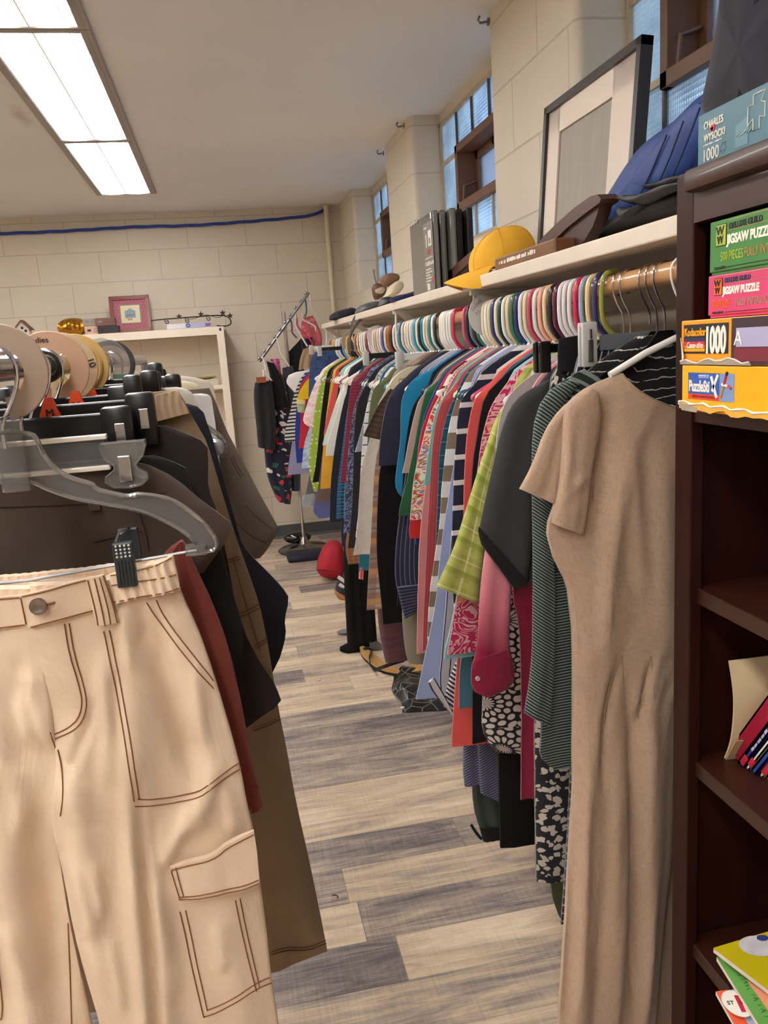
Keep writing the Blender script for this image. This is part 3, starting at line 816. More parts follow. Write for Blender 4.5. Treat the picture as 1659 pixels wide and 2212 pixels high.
def yz_text(s, y, z, size, m, parent, X, **k): return text(s, (X, y, z), (0, -1, 0), (0, 0, 1), size, m, parent, **k)
WHT = plain('print_white', 'efe9dc', .5); BLK = plain('print_black', '1d1b1c', .5); YEL = plain('print_yellow', 'f2a51e', .45); ORG = plain('print_orange', 'e8701e', .45)
NAVY_ = plain('print_navy', '232a58', .5); REDP = plain('print_red', 'c9283a', .5); TAN_ = plain('print_tan', 'b48a54', .5); OLIV = plain('print_olive', 'a3b53a', .5)
CARD = plain('grey_cardboard', 'a0917f', .85, noise=.1); TORN = plain('torn_paper', 'e3dccf', .85)
def strokes(X, y0, y1, z, h, m, parent, seed=1, name='worn_print'):
    """a line of print too worn to read: short upright dashes of uneven width"""
    r_ = random.Random(seed); mb = MB(); y = y0
    while y > y1:
        w = r_.uniform(.35, .8) * h
        mb.box((X - .0003, y - w, z + r_.uniform(0, .15) * h), (X, y, z + h * r_.uniform(.7, 1.05)))
        y -= w + h * r_.uniform(.15, .35) * (3 if r_.random() < .12 else 1)
    return mb.build(name, m, parent, False)
def slab(name, X, yl, yr, z0, z1, m, parent, th=.0005):
    return MB().box((X - th, yr, z0), (X, yl, z1)).build(name, m, parent, False)
def puzzle(label, name, yl, yr, z0, z1, X, depth, col, gap=.012):
    m = plain(col + '_carton', col, .4, noise=.05, scale=20)
    root = thing(name, label, 'puzzle box', (X + depth / 2, (yl + yr) / 2, z0), 'jigsaw puzzles in the dark bookcase')
    MB().box((X, yr, z0 + .003), (X + depth, yl, z1), bev=.0012).build('lid', m, root, False)
    MB().box((X + .002, yr + .002, z0), (X + depth - .002, yl - .002, z0 + .004)).build('tray', m, root, False)
    return root
def w_logo(root, X, yl, z0, z1, c):
    w = (z1 - z0) * .82
    slab('logo_panel', X, yl, yl - w, z0, z1, BLK, root, .0004)
    slab('logo_panel', X - .0004, yl - .0007, yl - w + .0007, z0 + .0008, z1 - .0008, c, root, .0004)
    h = z1 - z0
    yz_text('W', yl - w * .06, z0 + h * .50, h * .58, BLK, root, X - .0009, sx=1.02, bold=.0004)
    yz_text('W', yl - w * .14, z0 + h * .12, h * .58, BLK, root, X - .0009, sx=.85, bold=.0004)
    slab('logo_bar', X - .0011, yl - w * .1, yl - w * .9, z0 + h * .46, z0 + h * .52, c, root, .0004)
XB = .577
for (nm, col, logo, z0, z1, yl, lab, c1, c2, c3, ysm) in (
        ('puzzle_box', '3f7d3c', OLIV, 1.4535, 1.5135, .897, 'green jigsaw puzzle box on top of the stack in the dark bookcase', BLK, OLIV, TAN_, 0),
        ('puzzle_box', 'cf3f70', ORG, 1.4045, 1.453, .899, 'pink jigsaw puzzle box under the green one in the dark bookcase', NAVY_, ORG, CARD, 1)):
    rt = puzzle(lab, nm, yl, .50, z0, z1, XB, .26, col)
    h = z1 - z0; X = XB - .0002
    w_logo(rt, X, yl - .013, z0 + h * .52, z0 + h * .92, logo)
    y = yl - .013 - h * .40
    yz_text('DELUXE GUILD', y, z0 + h * .80, h * .15, c1, rt, X, sx=.95, bold=.0003)
    yz_text('JIGSAW PUZZLE', y + .003, z0 + h * .535, h * .235, WHT, rt, X, sx=.80, bold=.0006)
    yz_text('500 PIECES', yl - (.022 if ysm == 0 else .009), z0 + h * .24, h * .24, c2, rt, X, sx=.62)
    yz_text('FULLY INTERLOCKING', yl - (.066 if ysm == 0 else .054), z0 + h * .24, h * .24, c3, rt, X, sx=.62)
    strokes(X, yl - .010, yl - .030, z0 + h * .09, h * .06, BLK, rt, 5)
    slab('rule_line', X, y, .55, z0 + h * .775, z0 + h * .785, TAN_, rt, .0003)
    slab('rule_line', X, y, .55, z0 + h * .955, z0 + h * .965, TAN_, rt, .0003)
    slab('small_print', X, yl - .034, .56, z0 + h * .11, z0 + h * .125, BLK, rt, .0003)
# orange box
X = .546
rt = puzzle('orange jigsaw puzzle box with torn corner jutting from the bookcase', 'puzzle_box', .905, .42, 1.3525, 1.4035, X, .30, 'f39a1c')
X -= .0002
slab('print_panel', X, .899, .811, 1.365, 1.3985, BLK, rt, .0003)
for z, m in ((1.3795, NAVY_), (1.3755, REDP), (1.3715, ORG), (1.3675, YEL)): slab('print_stripe', X - .0003, .898, .855, z, z + .0035, m, rt, .0003)
yz_text('Kodacolor', .8972, 1.3855, .0128, YEL, rt, X - .0004, sx=.80, bold=.0003)
yz_text('Casse-tête', .8925, 1.3715, .0100, WHT, rt, X - .0008, sx=.78, shear=.35)
yz_text('1000', .8545, 1.3665, .0405, WHT, rt, X - .0009, sx=.50, bold=.0014)
slab('side_panel_print', X, .8055, .42, 1.3535, 1.4025, plain('print_plum', '3a2630', .5), rt, .0003)
slab('picture_patch', X - .0003, .797, .60, 1.372, 1.392, plain('print_lilac', 'a9a4c4', .5), rt, .0003)
slab('picture_patch', X - .0003, .800, .60, 1.357, 1.371, plain('print_maroon', '7a2632', .5), rt, .0003)
yz_text('A', .800, 1.374, .022, WHT, rt, X - .0008)
rag = [(.905, 1.3525)] + [(.905 - i * .012, 1.3560 + .0022 * math.sin(i * 1.7) + .003 * math.exp(-((i - 7) / 2.5) ** 2)) for i in range(12)] + [(.77, 1.3525)]
MB().prism([(X - .0012, y, z) for y, z in rag], (.001, 0, 0)).build('torn_edge', CARD, rt, False)
rag = [(.905 - i * .012, 1.3560 + .0022 * math.sin(i * 1.7) + .003 * math.exp(-((i - 7) / 2.5) ** 2)) for i in range(12)]
MB().tube([(X - .0012, y, z) for y, z in rag], .0009, 5).build('torn_edge', TORN, rt)
MB().prism([(X - .0015, .9045, 1.384), (X - .004, .893, 1.361), (X - .0015, .9, 1.356)], (.0006, 0, 0)).build('torn_corner', TORN, rt, False)
# yellow box
X = .546
rt = puzzle('yellow puzzle box with frayed lower edge at the bottom of the puzzle stack', 'puzzle_box', .903, .40, 1.2975, 1.3515, X, .30, 'efae17')
X -= .0002
slab('print_panel', X, .8885, .826, 1.3185, 1.343, plain('print_blue', '2f57a6', .5), rt, .0003)
slab('print_panel', X, .8885, .826, 1.312, 1.3182, plain('print_scarlet', 'd8432b', .5), rt, .0003)
slab('picture_patch', X, .8257, .799, 1.312, 1.343, plain('print_sky', '7b96c4', .5), rt, .0003)
yz_text('PuzzleSti', .8865, 1.3215, .0180, WHT, rt, X - .0004, sx=.66, bold=.0005)
for (ya, za, yb, zb, w_) in ((.8415, 1.3395, .8305, 1.3155, .0042), (.8285, 1.3415, .8395, 1.3225, .0038)):
    dy_, dz_ = yb - ya, zb - za; ln_ = math.hypot(dy_, dz_); ny_, nz_ = -dz_ / ln_ * w_ / 2, dy_ / ln_ * w_ / 2
    MB().prism([(X - .0008, ya + ny_, za + nz_), (X - .0008, yb + ny_, zb + nz_), (X - .0008, yb - ny_, zb - nz_), (X - .0008, ya - ny_, za - nz_)], (.0004, 0, 0)).build('letter_x_bar', WHT, rt, False)
strokes(X - .0003, .867, .846, 1.3385, .003, plain('print_paleblue', 'b9c8e4', .5), rt, 2); slab('rule_line', X - .0003, .867, .846, 1.3373, 1.3379, plain('print_paleblue', 'b9c8e4', .5), rt, .0003)
strokes(X - .0003, .880, .832, 1.3140, .003, plain('print_darkred', '8e2018', .5), rt, 3)
mb = MB()
for i, (y, z, m) in enumerate(((.815, 1.339, 0), (.8145, 1.332, 1), (.818, 1.325, 2), (.8205, 1.319, 3))): pass
for (y0, z0, y1, z1, m) in ((.812, 1.342, .816, 1.331, REDP), (.816, 1.331, .822, 1.316, TAN_), (.809, 1.329, .820, 1.331, WHT), (.803, 1.327, .809, 1.330, REDP), (.811, 1.345, .812, 1.341, BLK)):
    MB().tube([(X - .0007, y0, z0), (X - .0007, y1, z1)], .0016, 5).build('picture_figure', m, rt)
rag = [(.906, 1.304)] + [(.906 - i * .013, 1.3075 + .0018 * math.sin(i * 2.1) - .0003 * i) for i in range(16)]
P_ = rag + [(y, z - .007 - .002 * math.sin(i * 1.3)) for i, (y, z) in enumerate(rag[::-1])]
MB().prism([(X - .0016, y, z) for y, z in P_], (.001, 0, 0)).build('torn_edge', plain('frayed_yellow', 'e9a93a', .5), rt, False)
MB().tube([(X - .0016, y, z) for y, z in rag], [.0014 + .0006 * math.sin(i * 2.7) for i in range(len(rag))], 5).build('torn_edge', TORN, rt)
MB().prism([(X - .0018, .907, 1.3065), (X - .0018, .866, 1.3025), (X - .0018, .868, 1.2965), (X - .0018, .9, 1.2975)], (.001, 0, 0)).build('torn_edge', CARD, rt, False)
# teal box on top of the bookcase
TEAL = '3f6a78'
X = .588
rt = thing('puzzle_box', 'teal jigsaw puzzle box on top of the dark bookcase', 'puzzle box', (X + .13, .75, 1.5815))
mt = plain('teal_carton', TEAL, .4, noise=.08, scale=12)
MB().box((X, .56, 1.5815), (X + .27, .942, 1.641), bev=.001).build('lid', mt, rt, False)
MB().box((X + .0005, .56, 1.5805), (X + .269, .9415, 1.5845)).build('tray', plain('teal_tray', '6d9aa8', .4), rt, False)
X -= .0003; CREAM_ = plain('print_cream', 'd9d2c6', .5)
yz_text('CHARLES', .929, 1.6225, .0115, CREAM_, rt, X, sx=.80, bold=.0002)
yz_text('WYSOCKI', .9285, 1.6085, .0115, CREAM_, rt, X, sx=.80, bold=.0002)
yz_text('♥', .916, 1.6175, .008, REDP, rt, X)
MB().prism([(X - .0004, .913 - .0035 * math.sin(a) ** 3, 1.6198 + .0002 * (13 * math.cos(a) - 5 * math.cos(2 * a) - 2 * math.cos(3 * a) - math.cos(4 * a))) for a in np.linspace(0, 2 * math.pi, 22)[:-1]], (.0003, 0, 0)).build('heart_mark', REDP, rt, False)
strokes(X, .930, .893, 1.6037, .0022, CREAM_, rt, 6)
yz_text('1000', .9315, 1.5868, .0195, CREAM_, rt, X, sx=.86)
pz = [(0, 0), (.004, .002), (.004, -.003), (.009, -.003), (.009, .002), (.013, .001), (.013, .007), (.010, .008), (.013, .012), (.008, .012), (.004, .012), (.004, .008), (0, .008)]
MB().tube([(X, .896 - a * .8, 1.5905 + b * .8) for a, b in pz + pz[:1]], .0003, 4).build('piece_outline', plain('print_greyteal', '6b8790', .5), rt)
MB().tube([(X, .846 - a * 2.2, 1.6060 + b * 2.4) for a, b in pz + pz[:1]], .0008, 5).build('piece_outline', CREAM_, rt)
MB().prism([(X, .868, 1.588), (X, .868, 1.611), (X, .845, 1.617), (X, .845, 1.588)], (-.0002, 0, 0)).build('picture_patch', plain('print_slate', '5d8390', .5), rt, False)
for i in range(7):
    MB().tube([(X - .0003, .868 - .004 * i, 1.600 + .001 * math.sin(i * 2.0)), (X - .0003, .863 - .004 * i, 1.6025 + .0015 * math.cos(i * 1.3))], .0010, 5).build('picture_stroke', plain('print_paleteal', '9fb8b8', .5), rt)

# ---- books on the lower shelves
def book(label, name, c, y, z, lean, w, d, h, x0, pages='c9b48a', title=None, group=None, spine=None):
    """upright book leaning towards +Y by angle lean; spine faces the aisle (-X)"""
    rt = thing(name, label, 'book', (x0 + d / 2, y, z), group)
    R = Matrix.Rotation(-lean, 4, 'X') if True else None
    def tr(mb):
        for i, p in enumerate(mb.v):
            q = R @ Vector((p[0], p[1], p[2])); mb.v[i] = (q.x + x0, q.y + y, q.z + z)
        return mb
    cm_ = plain('cover_' + c, c, .35, noise=.05)
    tr(MB().box((0, 0, 0), (.003, w, h)).box((0, 0, 0), (d, .0025, h)).box((0, w - .0025, 0), (d, w, h))).build('cover', cm_, rt, False)
    tr(MB().box((.003, .0025, .003), (d - .004, w - .0025, h - .003))).build('page_block', plain('aged_pages', pages, .8), rt, False)
    if spine:
        for (a, b, m) in spine: tr(MB().box((-.0004, 0, h * a), (0, w, h * b))).build('spine_band', m, rt, False)
    if title:
        o = tr_text(title, R, x0, y, z, w, h, rt)
    return rt
def tr_text(s, R, x0, y, z, w, h, rt):
    r_ = random.Random(9); mb = MB(); t_ = h * .26
    while t_ < h * .95:
        l_ = r_.uniform(.004, .010)
        mb.box((-.0010, w * .22, t_), (-.0004, w * .22 + w * r_.uniform(.35, .6), t_ + l_)); t_ += l_ + r_.uniform(.0015, .005)
    for i, p in enumerate(mb.v):
        q = R @ Vector(p); mb.v[i] = (q.x + x0, q.y + y, q.z + z)
    return mb.build('worn_title', plain('print_pale_lilac', 'b9b4d8', .5), rt, False)
SH3 = .8045
xb = .655
# open cream paperback standing against the crimson hardcover
rt = thing('paperback', 'cream paperback splayed open beside the crimson hardcover in the bookcase', 'book', (xb + .06, .775, SH3))
PG = plain('aged_page_cream', 'd8c39a', .8, noise=.04)
pts = [(1573, 1427), (1580, 1470), (1584, 1510), (1583, 1550), (1579, 1590), (1571, 1620), (1563, 1638)]
Lq = [atX(a, b, .630) for a, b in pts]
def curved_sheet(name, m, A, B, parent, th=.003):
    A, B = resample(A, 18, 1), resample(B, 18, 1); V, F = [], []
    for i in range(18):
        n = np.cross(B[i] - A[i], np.array([0, 0, 1.0])); n /= np.linalg.norm(n)
        V += [A[i], B[i], B[i] + n * th, A[i] + n * th]
    for i in range(17):
        for j in range(4): F.append((i * 4 + j, i * 4 + (j + 1) % 4, i * 4 + 4 + (j + 1) % 4, i * 4 + 4 + j))
    F += [(0, 1, 2, 3), (68, 69, 70, 71)]
    return MB().add(V, F).build(name, m, parent)
curved_sheet('page_block', PG, Lq, [q + np.array([.13, -.015, .004]) for q in Lq], rt, .003)
L2 = [atX(a, b, .6295) for a, b in ((1588, 1600), (1580, 1615), (1573, 1628), (1567, 1640))]
curved_sheet('cover', plain('aged_cover_tan', 'c6ab7c', .7), L2, [q + np.array([.11, -.012, 0]) for q in L2], rt, .002)
LEAN = -.60
book('crimson hardcover leaning in the bookcase beside the splayed cream paperback', 'hardcover_book', '9c1034', .909, SH3, LEAN, .024, .12, .20, .640, group='books leaning in the dark bookcase', pages='9c1034')
book('purple spined paperback leaning next to the crimson hardcover', 'paperback', '3b3a8c', .8965, SH3, LEAN, .0085, .11, .155, .637, title='Great Stories', spine=((.02, .14, REDP),), group='books leaning in the dark bookcase')
book('white spined paperback with red foot second from the crimson hardcover', 'paperback', 'e2ddd6', .886, SH3, LEAN, .0075, .11, .155, .639, spine=((.05, .16, REDP), (.62, .72, REDP)), group='books leaning in the dark bookcase')
book('blue spined paperback leaning between two white spined ones', 'paperback', '2c4a9a', .8745, SH3, LEAN, .009, .11, .155, .641, group='books leaning in the dark bookcase')
book('white spined paperback with red bands furthest from the crimson hardcover', 'paperback', 'dcd6cf', .864, SH3, LEAN, .0075, .11, .150, .644, spine=((.04, .3, REDP), (.3, .36, YEL)), group='books leaning in the dark bookcase')
book('paperback with orange spine at the photo edge in the bookcase', 'paperback', 'd9642a', .852, SH3, LEAN, .009, .11, .150, .646, spine=((.04, .2, REDP),), group='books leaning in the dark bookcase')
# upper middle compartment: a patterned box at the photo edge
rt = thing('patterned_bag', 'blue and white patterned bag at the edge of the middle bookcase shelf', 'bag', (.70, .80, 1.0565))
MB().box((.652, .62, 1.0565), (.80, .843, 1.22), bev=.012).build('body', fab('blue_white_print', '4a5f96', 'trop', ('c9cfd8', '3e558f', 'e3e0d8', '7c94b8', 'b64a4a', '5d7a5a'), per=.05, rough=.5, sheen=0), rt)
# magazines on the low shelf
SH4 = .5125
def mag(label, corners, z, th, m, parts, pages='d8ccc0'):
    rt = thing('magazine', label, 'magazine', (np.mean([c[0] for c in corners]), np.mean([c[1] for c in corners]), z), 'childrens books on the low bookcase shelf')
    MB().prism([(c[0], c[1], c[2]) for c in corners], (0, 0, -th)).build('page_block', plain('magazine_pages', pages, .7), rt, False)
    MB().prism([(c[0], c[1], c[2] + .0012) for c in corners], (0, 0, -.0012)).build('cover', m, rt, False)
    return rt
def quad(o, a, b, fa0, fa1, fb0, fb1, lift):
    o, a, b = (np.array(q) for q in (o, a, b))
    return [tuple(o + a * i + b * j + np.array([0, 0, lift])) for i, j in ((fa0, fb0), (fa1, fb0), (fa1, fb1), (fa0, fb1))]
def lay(px, py, z): return atZ(px, py, z)
# yellow magazine: far-left corner, its edges run along its own frame
o1 = lay(1541, 2049, .575); e1 = lay(1665, 2012, .590); s1 = lay(1668, 2146, .560)
a1, b1 = (e1 - o1), (s1 - o1)
rt = mag('yellow covered magazine lying on top in the low bookcase shelf', [o1, o1 + a1 * 1.6, o1 + a1 * 1.6 + b1 * 1.5, o1 + b1 * 1.5], .56, .006, plain('cover_mustard', 'b3a300', .35), None)
MB().prism([tuple(o1 + a1 * (.58 + .27 * math.cos(t_)) + b1 * (.20 + .21 * math.sin(t_)) + np.array([0, 0, .0016])) for t_ in np.linspace(0, 2 * math.pi, 30)[:-1]], (0, 0, .0005)).build('cover_photo', plain('cover_photo_white', 'b9b4b8', .4, noise=.15, scale=60), rt, False)
MB().prism([tuple(o1 + a1 * (.76 + .085 * math.cos(t_)) + b1 * (.095 + .060 * math.sin(t_)) + np.array([0, 0, .0023])) for t_ in np.linspace(0, 2 * math.pi, 24)[:-1]], (0, 0, .0004)).build('cover_photo', plain('cover_photo_blue', '2c3370', .4), rt, False)
MB().prism([tuple(o1 + a1 * p + b1 * q + np.array([0, 0, .0014])) for p, q in ((.48, .55), (.62, .44), (.80, .36), (.95, .12), (1.5, .1), (1.5, 1.2), (.9, .95), (.7, .75))], (0, 0, .0004)).build('cover_patch', plain('cover_orange', 'd0551a', .4), rt, False)
o2 = lay(1548, 2068, .553); e2 = lay(1640, 2100, .556); s2 = lay(1668, 2260, .535)
a2, b2 = (e2 - o2), (s2 - o2)
rt = mag('green picture book lying under the yellow magazine on the low shelf', [o2, o2 + a2 * 1.5, o2 + a2 * 1.5 + b2 * 1.3, o2 + b2 * 1.3], .53, .006, plain('cover_green', '5f9a48', .35), None)
MB().prism([tuple(o2 + a2 * p + b2 * q + np.array([0, 0, .0015])) for p, q in ((.45, .20), (.55, .9), (.8, 1.1), (1.4, 1.1), (1.4, .2))], (0, 0, .0005)).build('cover_patch', plain('cover_salmon', 'd98a6a', .4), rt, False)
dirb = b2 / np.linalg.norm(b2); dira = a2 - dirb * np.dot(a2, dirb); dira /= np.linalg.norm(dira)
r_ = random.Random(4); mb = MB()
for i in range(22):
    q_ = o2 + a2 * (.30 + .02 * math.sin(i * 1.9)) + b2 * (.10 + .042 * i)
    mb.tube([tuple(q_ + np.array([0, 0, .0016])), tuple(q_ + dira * r_.uniform(.003, .006) + dirb * r_.uniform(-.002, .004) + np.array([0, 0, .0016]))], .0006, 4)
mb.build('worn_print', plain('print_darkgreen', '2f5a2a', .5), rt)
o3 = lay(1546, 2144, .527); e3 = lay(1600, 2137, .527); s3 = lay(1600, 2240, .520)
a3, b3 = (e3 - o3), (s3 - o3)
rt = mag('orange and pale blue reader lying lowest under the green picture book', [o3, o3 + a3 * 2.2, o3 + a3 * 2.2 + b3 * 1.3, o3 + b3 * 1.3], .52, .004, plain('cover_paleblue', 'b4cbe0', .35), None)
MB().prism([tuple(o3 + a3 * p + b3 * q + np.array([0, 0, .0015])) for p, q in ((0, 0), (.48, 0), (.50, 1.3), (0, 1.3))], (0, 0, .0004)).build('cover_band', plain('cover_vermilion', 'e8603a', .4), rt, False)
c3 = lay(1592, 2168, .5300)
MB().prism([tuple(c3 + .0175 * np.array([math.cos(t_), 1.25 * math.sin(t_), 0])) for t_ in np.linspace(0, 2 * math.pi, 30)[:-1]], (0, 0, .0004)).build('badge', WHT, rt, False)
rg, up_ = np.array([.97, -.24, 0]), np.array([.24, .97, 0])
text('1', tuple(c3 - rg * .0055 - up_ * .013 + np.array([0, 0, .0006])), rg, up_, .036, REDP, rt, bold=.0010)
text('ST   RE', tuple(c3 - rg * .0125 - up_ * .002 + np.array([0, 0, .0006])), rg, up_, .0085, BLK, rt)
# ================================================================== clothes on the wooden rod
RODG = 'clothes hanging on the wooden closet rod'
HANGG = 'hangers on the wooden closet rod'
GARM = {}
def hanger_tube(label, c, Y, group=HANGG, w=.155, spread=True, tilt=0.0, mat=None, r=.0046):
    z0 = zr(Y)
    hook = [(.0245, -.016), (.0240, .006), (.0150, .0200), (0, .0220), (-.0160, .0195), (-.0235, .004), (-.0235, -.052), (-.013, -.071), (-.003, -.082)]
    hook = [tuple(p) for p in chaikin(hook, 2)]
    arms = [(-.004, -.086), (-w * .12, -.106), (-w * .5, -.146), (-w * .93, -.180), (-w, -.188), (-w * .97, -.197), (-w * .5, -.198), (w * .5, -.198), (w * .97, -.197), (w, -.188), (w * .93, -.180), (w * .5, -.146), (w * .12, -.106), (.004, -.086), (-.003, -.082)]
    arms = [tuple(p) for p in chaikin(arms, 1)]
    mb = MB()
    mb.tube([(RX + x, Y + tilt * (z + .05), z0 + z) for x, z in hook], r, 8)
    mb.tube([(RX + x, Y, z0 + z) for x, z in arms], r, 7)
    o = mb.build('tube_hanger', mat or plain('hanger_' + c, c, .28, coat=.3), None, True, (RX, Y, z0))
    return tag(o, label, 'hanger', group)
def wire_hook(rt, x, Y, z0, zn, side=-1, r=.0017, R=.0195, m=None):
    """question-mark wire hook over a rod centred at (x, z0); ends at the neck zn"""
    p = [(-side * R, -.012)] + [(R * math.cos(a) * -side, R * math.sin(a)) for a in np.linspace(0.1, math.pi, 9)] + [(side * R * .96, -.014), (side * R * .55, -.034), (0, -.052), (0, zn - z0)]
    return MB().tube([(x + a, Y, z0 + b) for a, b in chaikin(p, 1)], r, 8).build('hook', m or CHROME, rt)
def hanger_velvet(label, Y, m=BLACKP, c=None, group=HANGG):
    z0 = zr(Y); rt = thing('velvet_hanger', label, 'hanger', (RX, Y, z0), group)
    wire_hook(rt, RX, Y, z0, z0 - .085)
    top = [(-.195, -.196), (-.18, -.182), (-.11, -.144), (-.03, -.104), (-.012, -.082), (.012, -.082), (.03, -.104), (.11, -.144), (.18, -.182), (.195, -.196)]
    mb = MB().prism([(RX + a, Y - .002, z0 + b) for a, b in top] + [(RX + a * .95, Y - .002, z0 + b - .016) for a, b in top[::-1]], (0, .004, 0))
    mb.build('body', m, rt, False)
    return rt

def garment(kind, label, cat, mat, Y, Lp, sleeve=None, t=.0075, amp=.0035, k=3, neck=.625, ph=None, nohang=False, Rw=None, nr=30, smooth=1, group=RODG, hemR=None, parts=(), top=None):
    L_ = xz(Lp, Y)
    zn = zr(Y) - .088
    if not nohang:
        sh = [(neck, zn), (.585, zn - .020), (.555, zn - .037), (.535, zn - .050)]
        rest = [p for p in L_ if p[0] < .528 or p[1] < zn - .12]
        while len(rest) > 1 and rest[0][1] > zn - .045: rest = rest[1:]
        if rest[0][0] > .545: sh = sh[:3]
        L_ = sh + rest
    R_ = [(Rw if Rw else min(2 * RX - x, .932 if i else .70), z) for i, (x, z) in enumerate(L_)]
    if not nohang: R_[0] = (2 * RX - L_[0][0], L_[0][1])
    if hemR is not None: R_[-1] = (R_[-1][0], R_[-1][1] + hemR)
    o, sf = cloth(kind, mat, L_, R_, Y, None, t, nr, 16, amp, k, ph if ph is not None else (Y * 37) % 6.28, smooth=smooth, top=xz(top, Y) if top else None)
    tag(o, label, cat, group)
    if sleeve:
        SL, SR = sleeve[0], sleeve[1]; sm = sleeve[2] if len(sleeve) > 2 else mat
        dy = sleeve[3] if len(sleeve) > 3 else -.004
        c2, _ = cloth('sleeve', sm, xz(SL, Y + dy), xz(SR, Y + dy), Y + dy, o, .0065, 20, 8, .0022, 1.5, Y * 11, smooth=1)
    for pt in parts:
        nm, pm, PL, PR, dy = pt
        dy = dy - .006 if dy < 0 else dy
        cloth(nm, pm, xz(PL, Y + dy), xz(PR, Y + dy), Y + dy, o, .0045, 18, 12, .001, 1.5, Y * 5, smooth=1)
    GARM[label] = (o, sf)
    return o

def F(*a, **k):
    k.setdefault('wr', .15); k.setdefault('wscale', 6.0); return fab(*a, **k)
black = F('black_jersey', '141315', rough=.95, sheen=.05); navy = F('navy_jersey', '1d2138'); dnavy = F('dark_navy_knit', '181b2b')
white_c = F('white_cotton', 'dcd8d2'); cream_c = F('cream_cotton', 'd9cdb8')
# --- garments from the bookcase outwards along the rod (each on its own hanger)
LINEN = F('oatmeal_linen', 'b89c84', 'linen', bump=.35, var=.06, wr=.2, wscale=6)
HAND = []   # (Y, hanger kind, colour, short name)
YD = 1.09
NK = [(1340, 806), (1350, 822), (1368, 841), (1390, 856), (1415, 868), (1467, 887), (1530, 892), (1600, 880), (1660, 845), (1690, 806)]
crs = [(xz([(1302, 845), (1296, 940), (1283, 1060), (1285, 1200)], YD), .010, -0.0140), (xz([(1345, 960), (1322, 1100), (1300, 1300), (1296, 1420)], YD), .010, 0.0112),
       (xz([(1400, 880), (1352, 960), (1362, 1110), (1380, 1300)], YD), .008, 0.0098), (xz([(1330, 1408), (1312, 1480), (1296, 1560), (1290, 1700)], YD), .006, -0.0112),
       (xz([(1334, 1410), (1345, 1480), (1356, 1560), (1362, 2212)], YD), .009, -0.0168), (xz([(1394, 1410), (1378, 1500), (1366, 1580)], YD), .005, -0.0126),
       (xz([(1396, 1410), (1398, 1560), (1392, 1900), (1380, 2250)], YD), .016, 0.0140), (xz([(1288, 1540), (1262, 1650), (1250, 1800), (1240, 2250)], YD), .016, 0.0140),
       (xz([(1320, 1600), (1318, 1900), (1310, 2250)], YD), .020, 0.0126), (xz([(1240, 1700), (1232, 2000), (1222, 2250)], YD), .008, -0.0112),
       (xz([(1420, 930), (1425, 1200), (1418, 1390)], YD), .018, 0.0084)]
Ld = xz([(1340, 806), (1274, 834), (1235, 862), (1219, 882), (1214, 960), (1208, 1060), (1180, 1143), (1184, 1160), (1197, 1206), (1226, 1264), (1237, 1351), (1239, 1473), (1237, 1657), (1231, 1840), (1222, 1987), (1207, 2212), (1195, 2400)], YD)
Rd = xz([(1690, 806), (1745, 834), (1760, 862), (1760, 900), (1755, 960), (1750, 1060), (1740, 1150), (1700, 1250), (1620, 1330), (1540, 1400), (1470, 1500), (1458, 1657), (1452, 1840), (1433, 2002), (1416, 2212), (1405, 2400)], YD)
dress, dsf = cloth('linen_dress', LINEN, Ld, Rd, YD, None, .016, 70, 40, .0030, 3, .6, top=xz(NK, YD), creases=crs, smooth=0)
tag(dress, 'oatmeal linen short sleeved dress hanging nearest, beside the dark bookcase', 'dress', RODG)
cloth('sleeve', LINEN, xz([(1272, 836), (1235, 862), (1219, 882), (1214, 960), (1210, 1030), (1192, 1130)], 1.075), xz([(1292, 850), (1300, 900), (1290, 960), (1277, 1020), (1272, 1080), (1261, 1156)], 1.075), 1.075, dress, .008, 26, 12, .0015, 1.2, .4,
      creases=[(xz([(1228, 900), (1222, 1000), (1200, 1130)], 1.075), .006, .004), (xz([(1280, 1010), (1250, 1040), (1215, 1075)], 1.075), .006, .005)])
cloth('sleeve_back', LINEN, xz([(1245, 856), (1210, 882), (1176, 931), (1147, 1011), (1122, 1056)], 1.085), xz([(1262, 846), (1240, 880), (1224, 930), (1216, 1010), (1203, 1091)], 1.085), 1.085, dress, .005, 22, 10, .0015, 1.2, 2.1)
cloth('back_panel', LINEN, xz([(1300, 900), (1270, 1300), (1245, 1700), (1238, 2212), (1236, 2400)], 1.104), xz([(1690, 900), (1640, 1300), (1470, 1600), (1462, 2212), (1461, 2400)], 1.104), 1.104, dress, .004, 24, 16, .002, 2, .8)
stitch('dart_seam', [[(1334, 1408), (1322, 1450), (1308, 1510), (1300, 1560)], [(1334, 1408), (1340, 1470), (1347, 1540)], [(1395, 1410), (1382, 1470), (1370, 1545)], [(1396, 1410), (1398, 1500)], [(1262, 880), (1276, 940), (1282, 1010), (1278, 1080)]], dsf, plain('dark_linen_seam', '92795f', .9), dress, YD, .0007, .0001)
stitch('neckline_seam', [NK], dsf, plain('linen_thread', '9a8468', .9), dress, YD, .0012, .0002)
rt = thing('wire_hanger', 'white coated hanger holding the oatmeal linen dress', 'hanger', (RX, YD, zr(YD)), HANGG)
wm = plain('white_coated_wire', 'e8e4de', .35)
wire_hook(rt, RX, YD, zr(YD), zr(YD) - .09, m=wm)
MB().tube([(.545, YD, 1.335), (.60, YD, 1.362), (RX, YD, zr(YD) - .09), (.72, YD, 1.362), (.775, YD, 1.335)], .0052, 10).build('arm_bar', wm, rt)

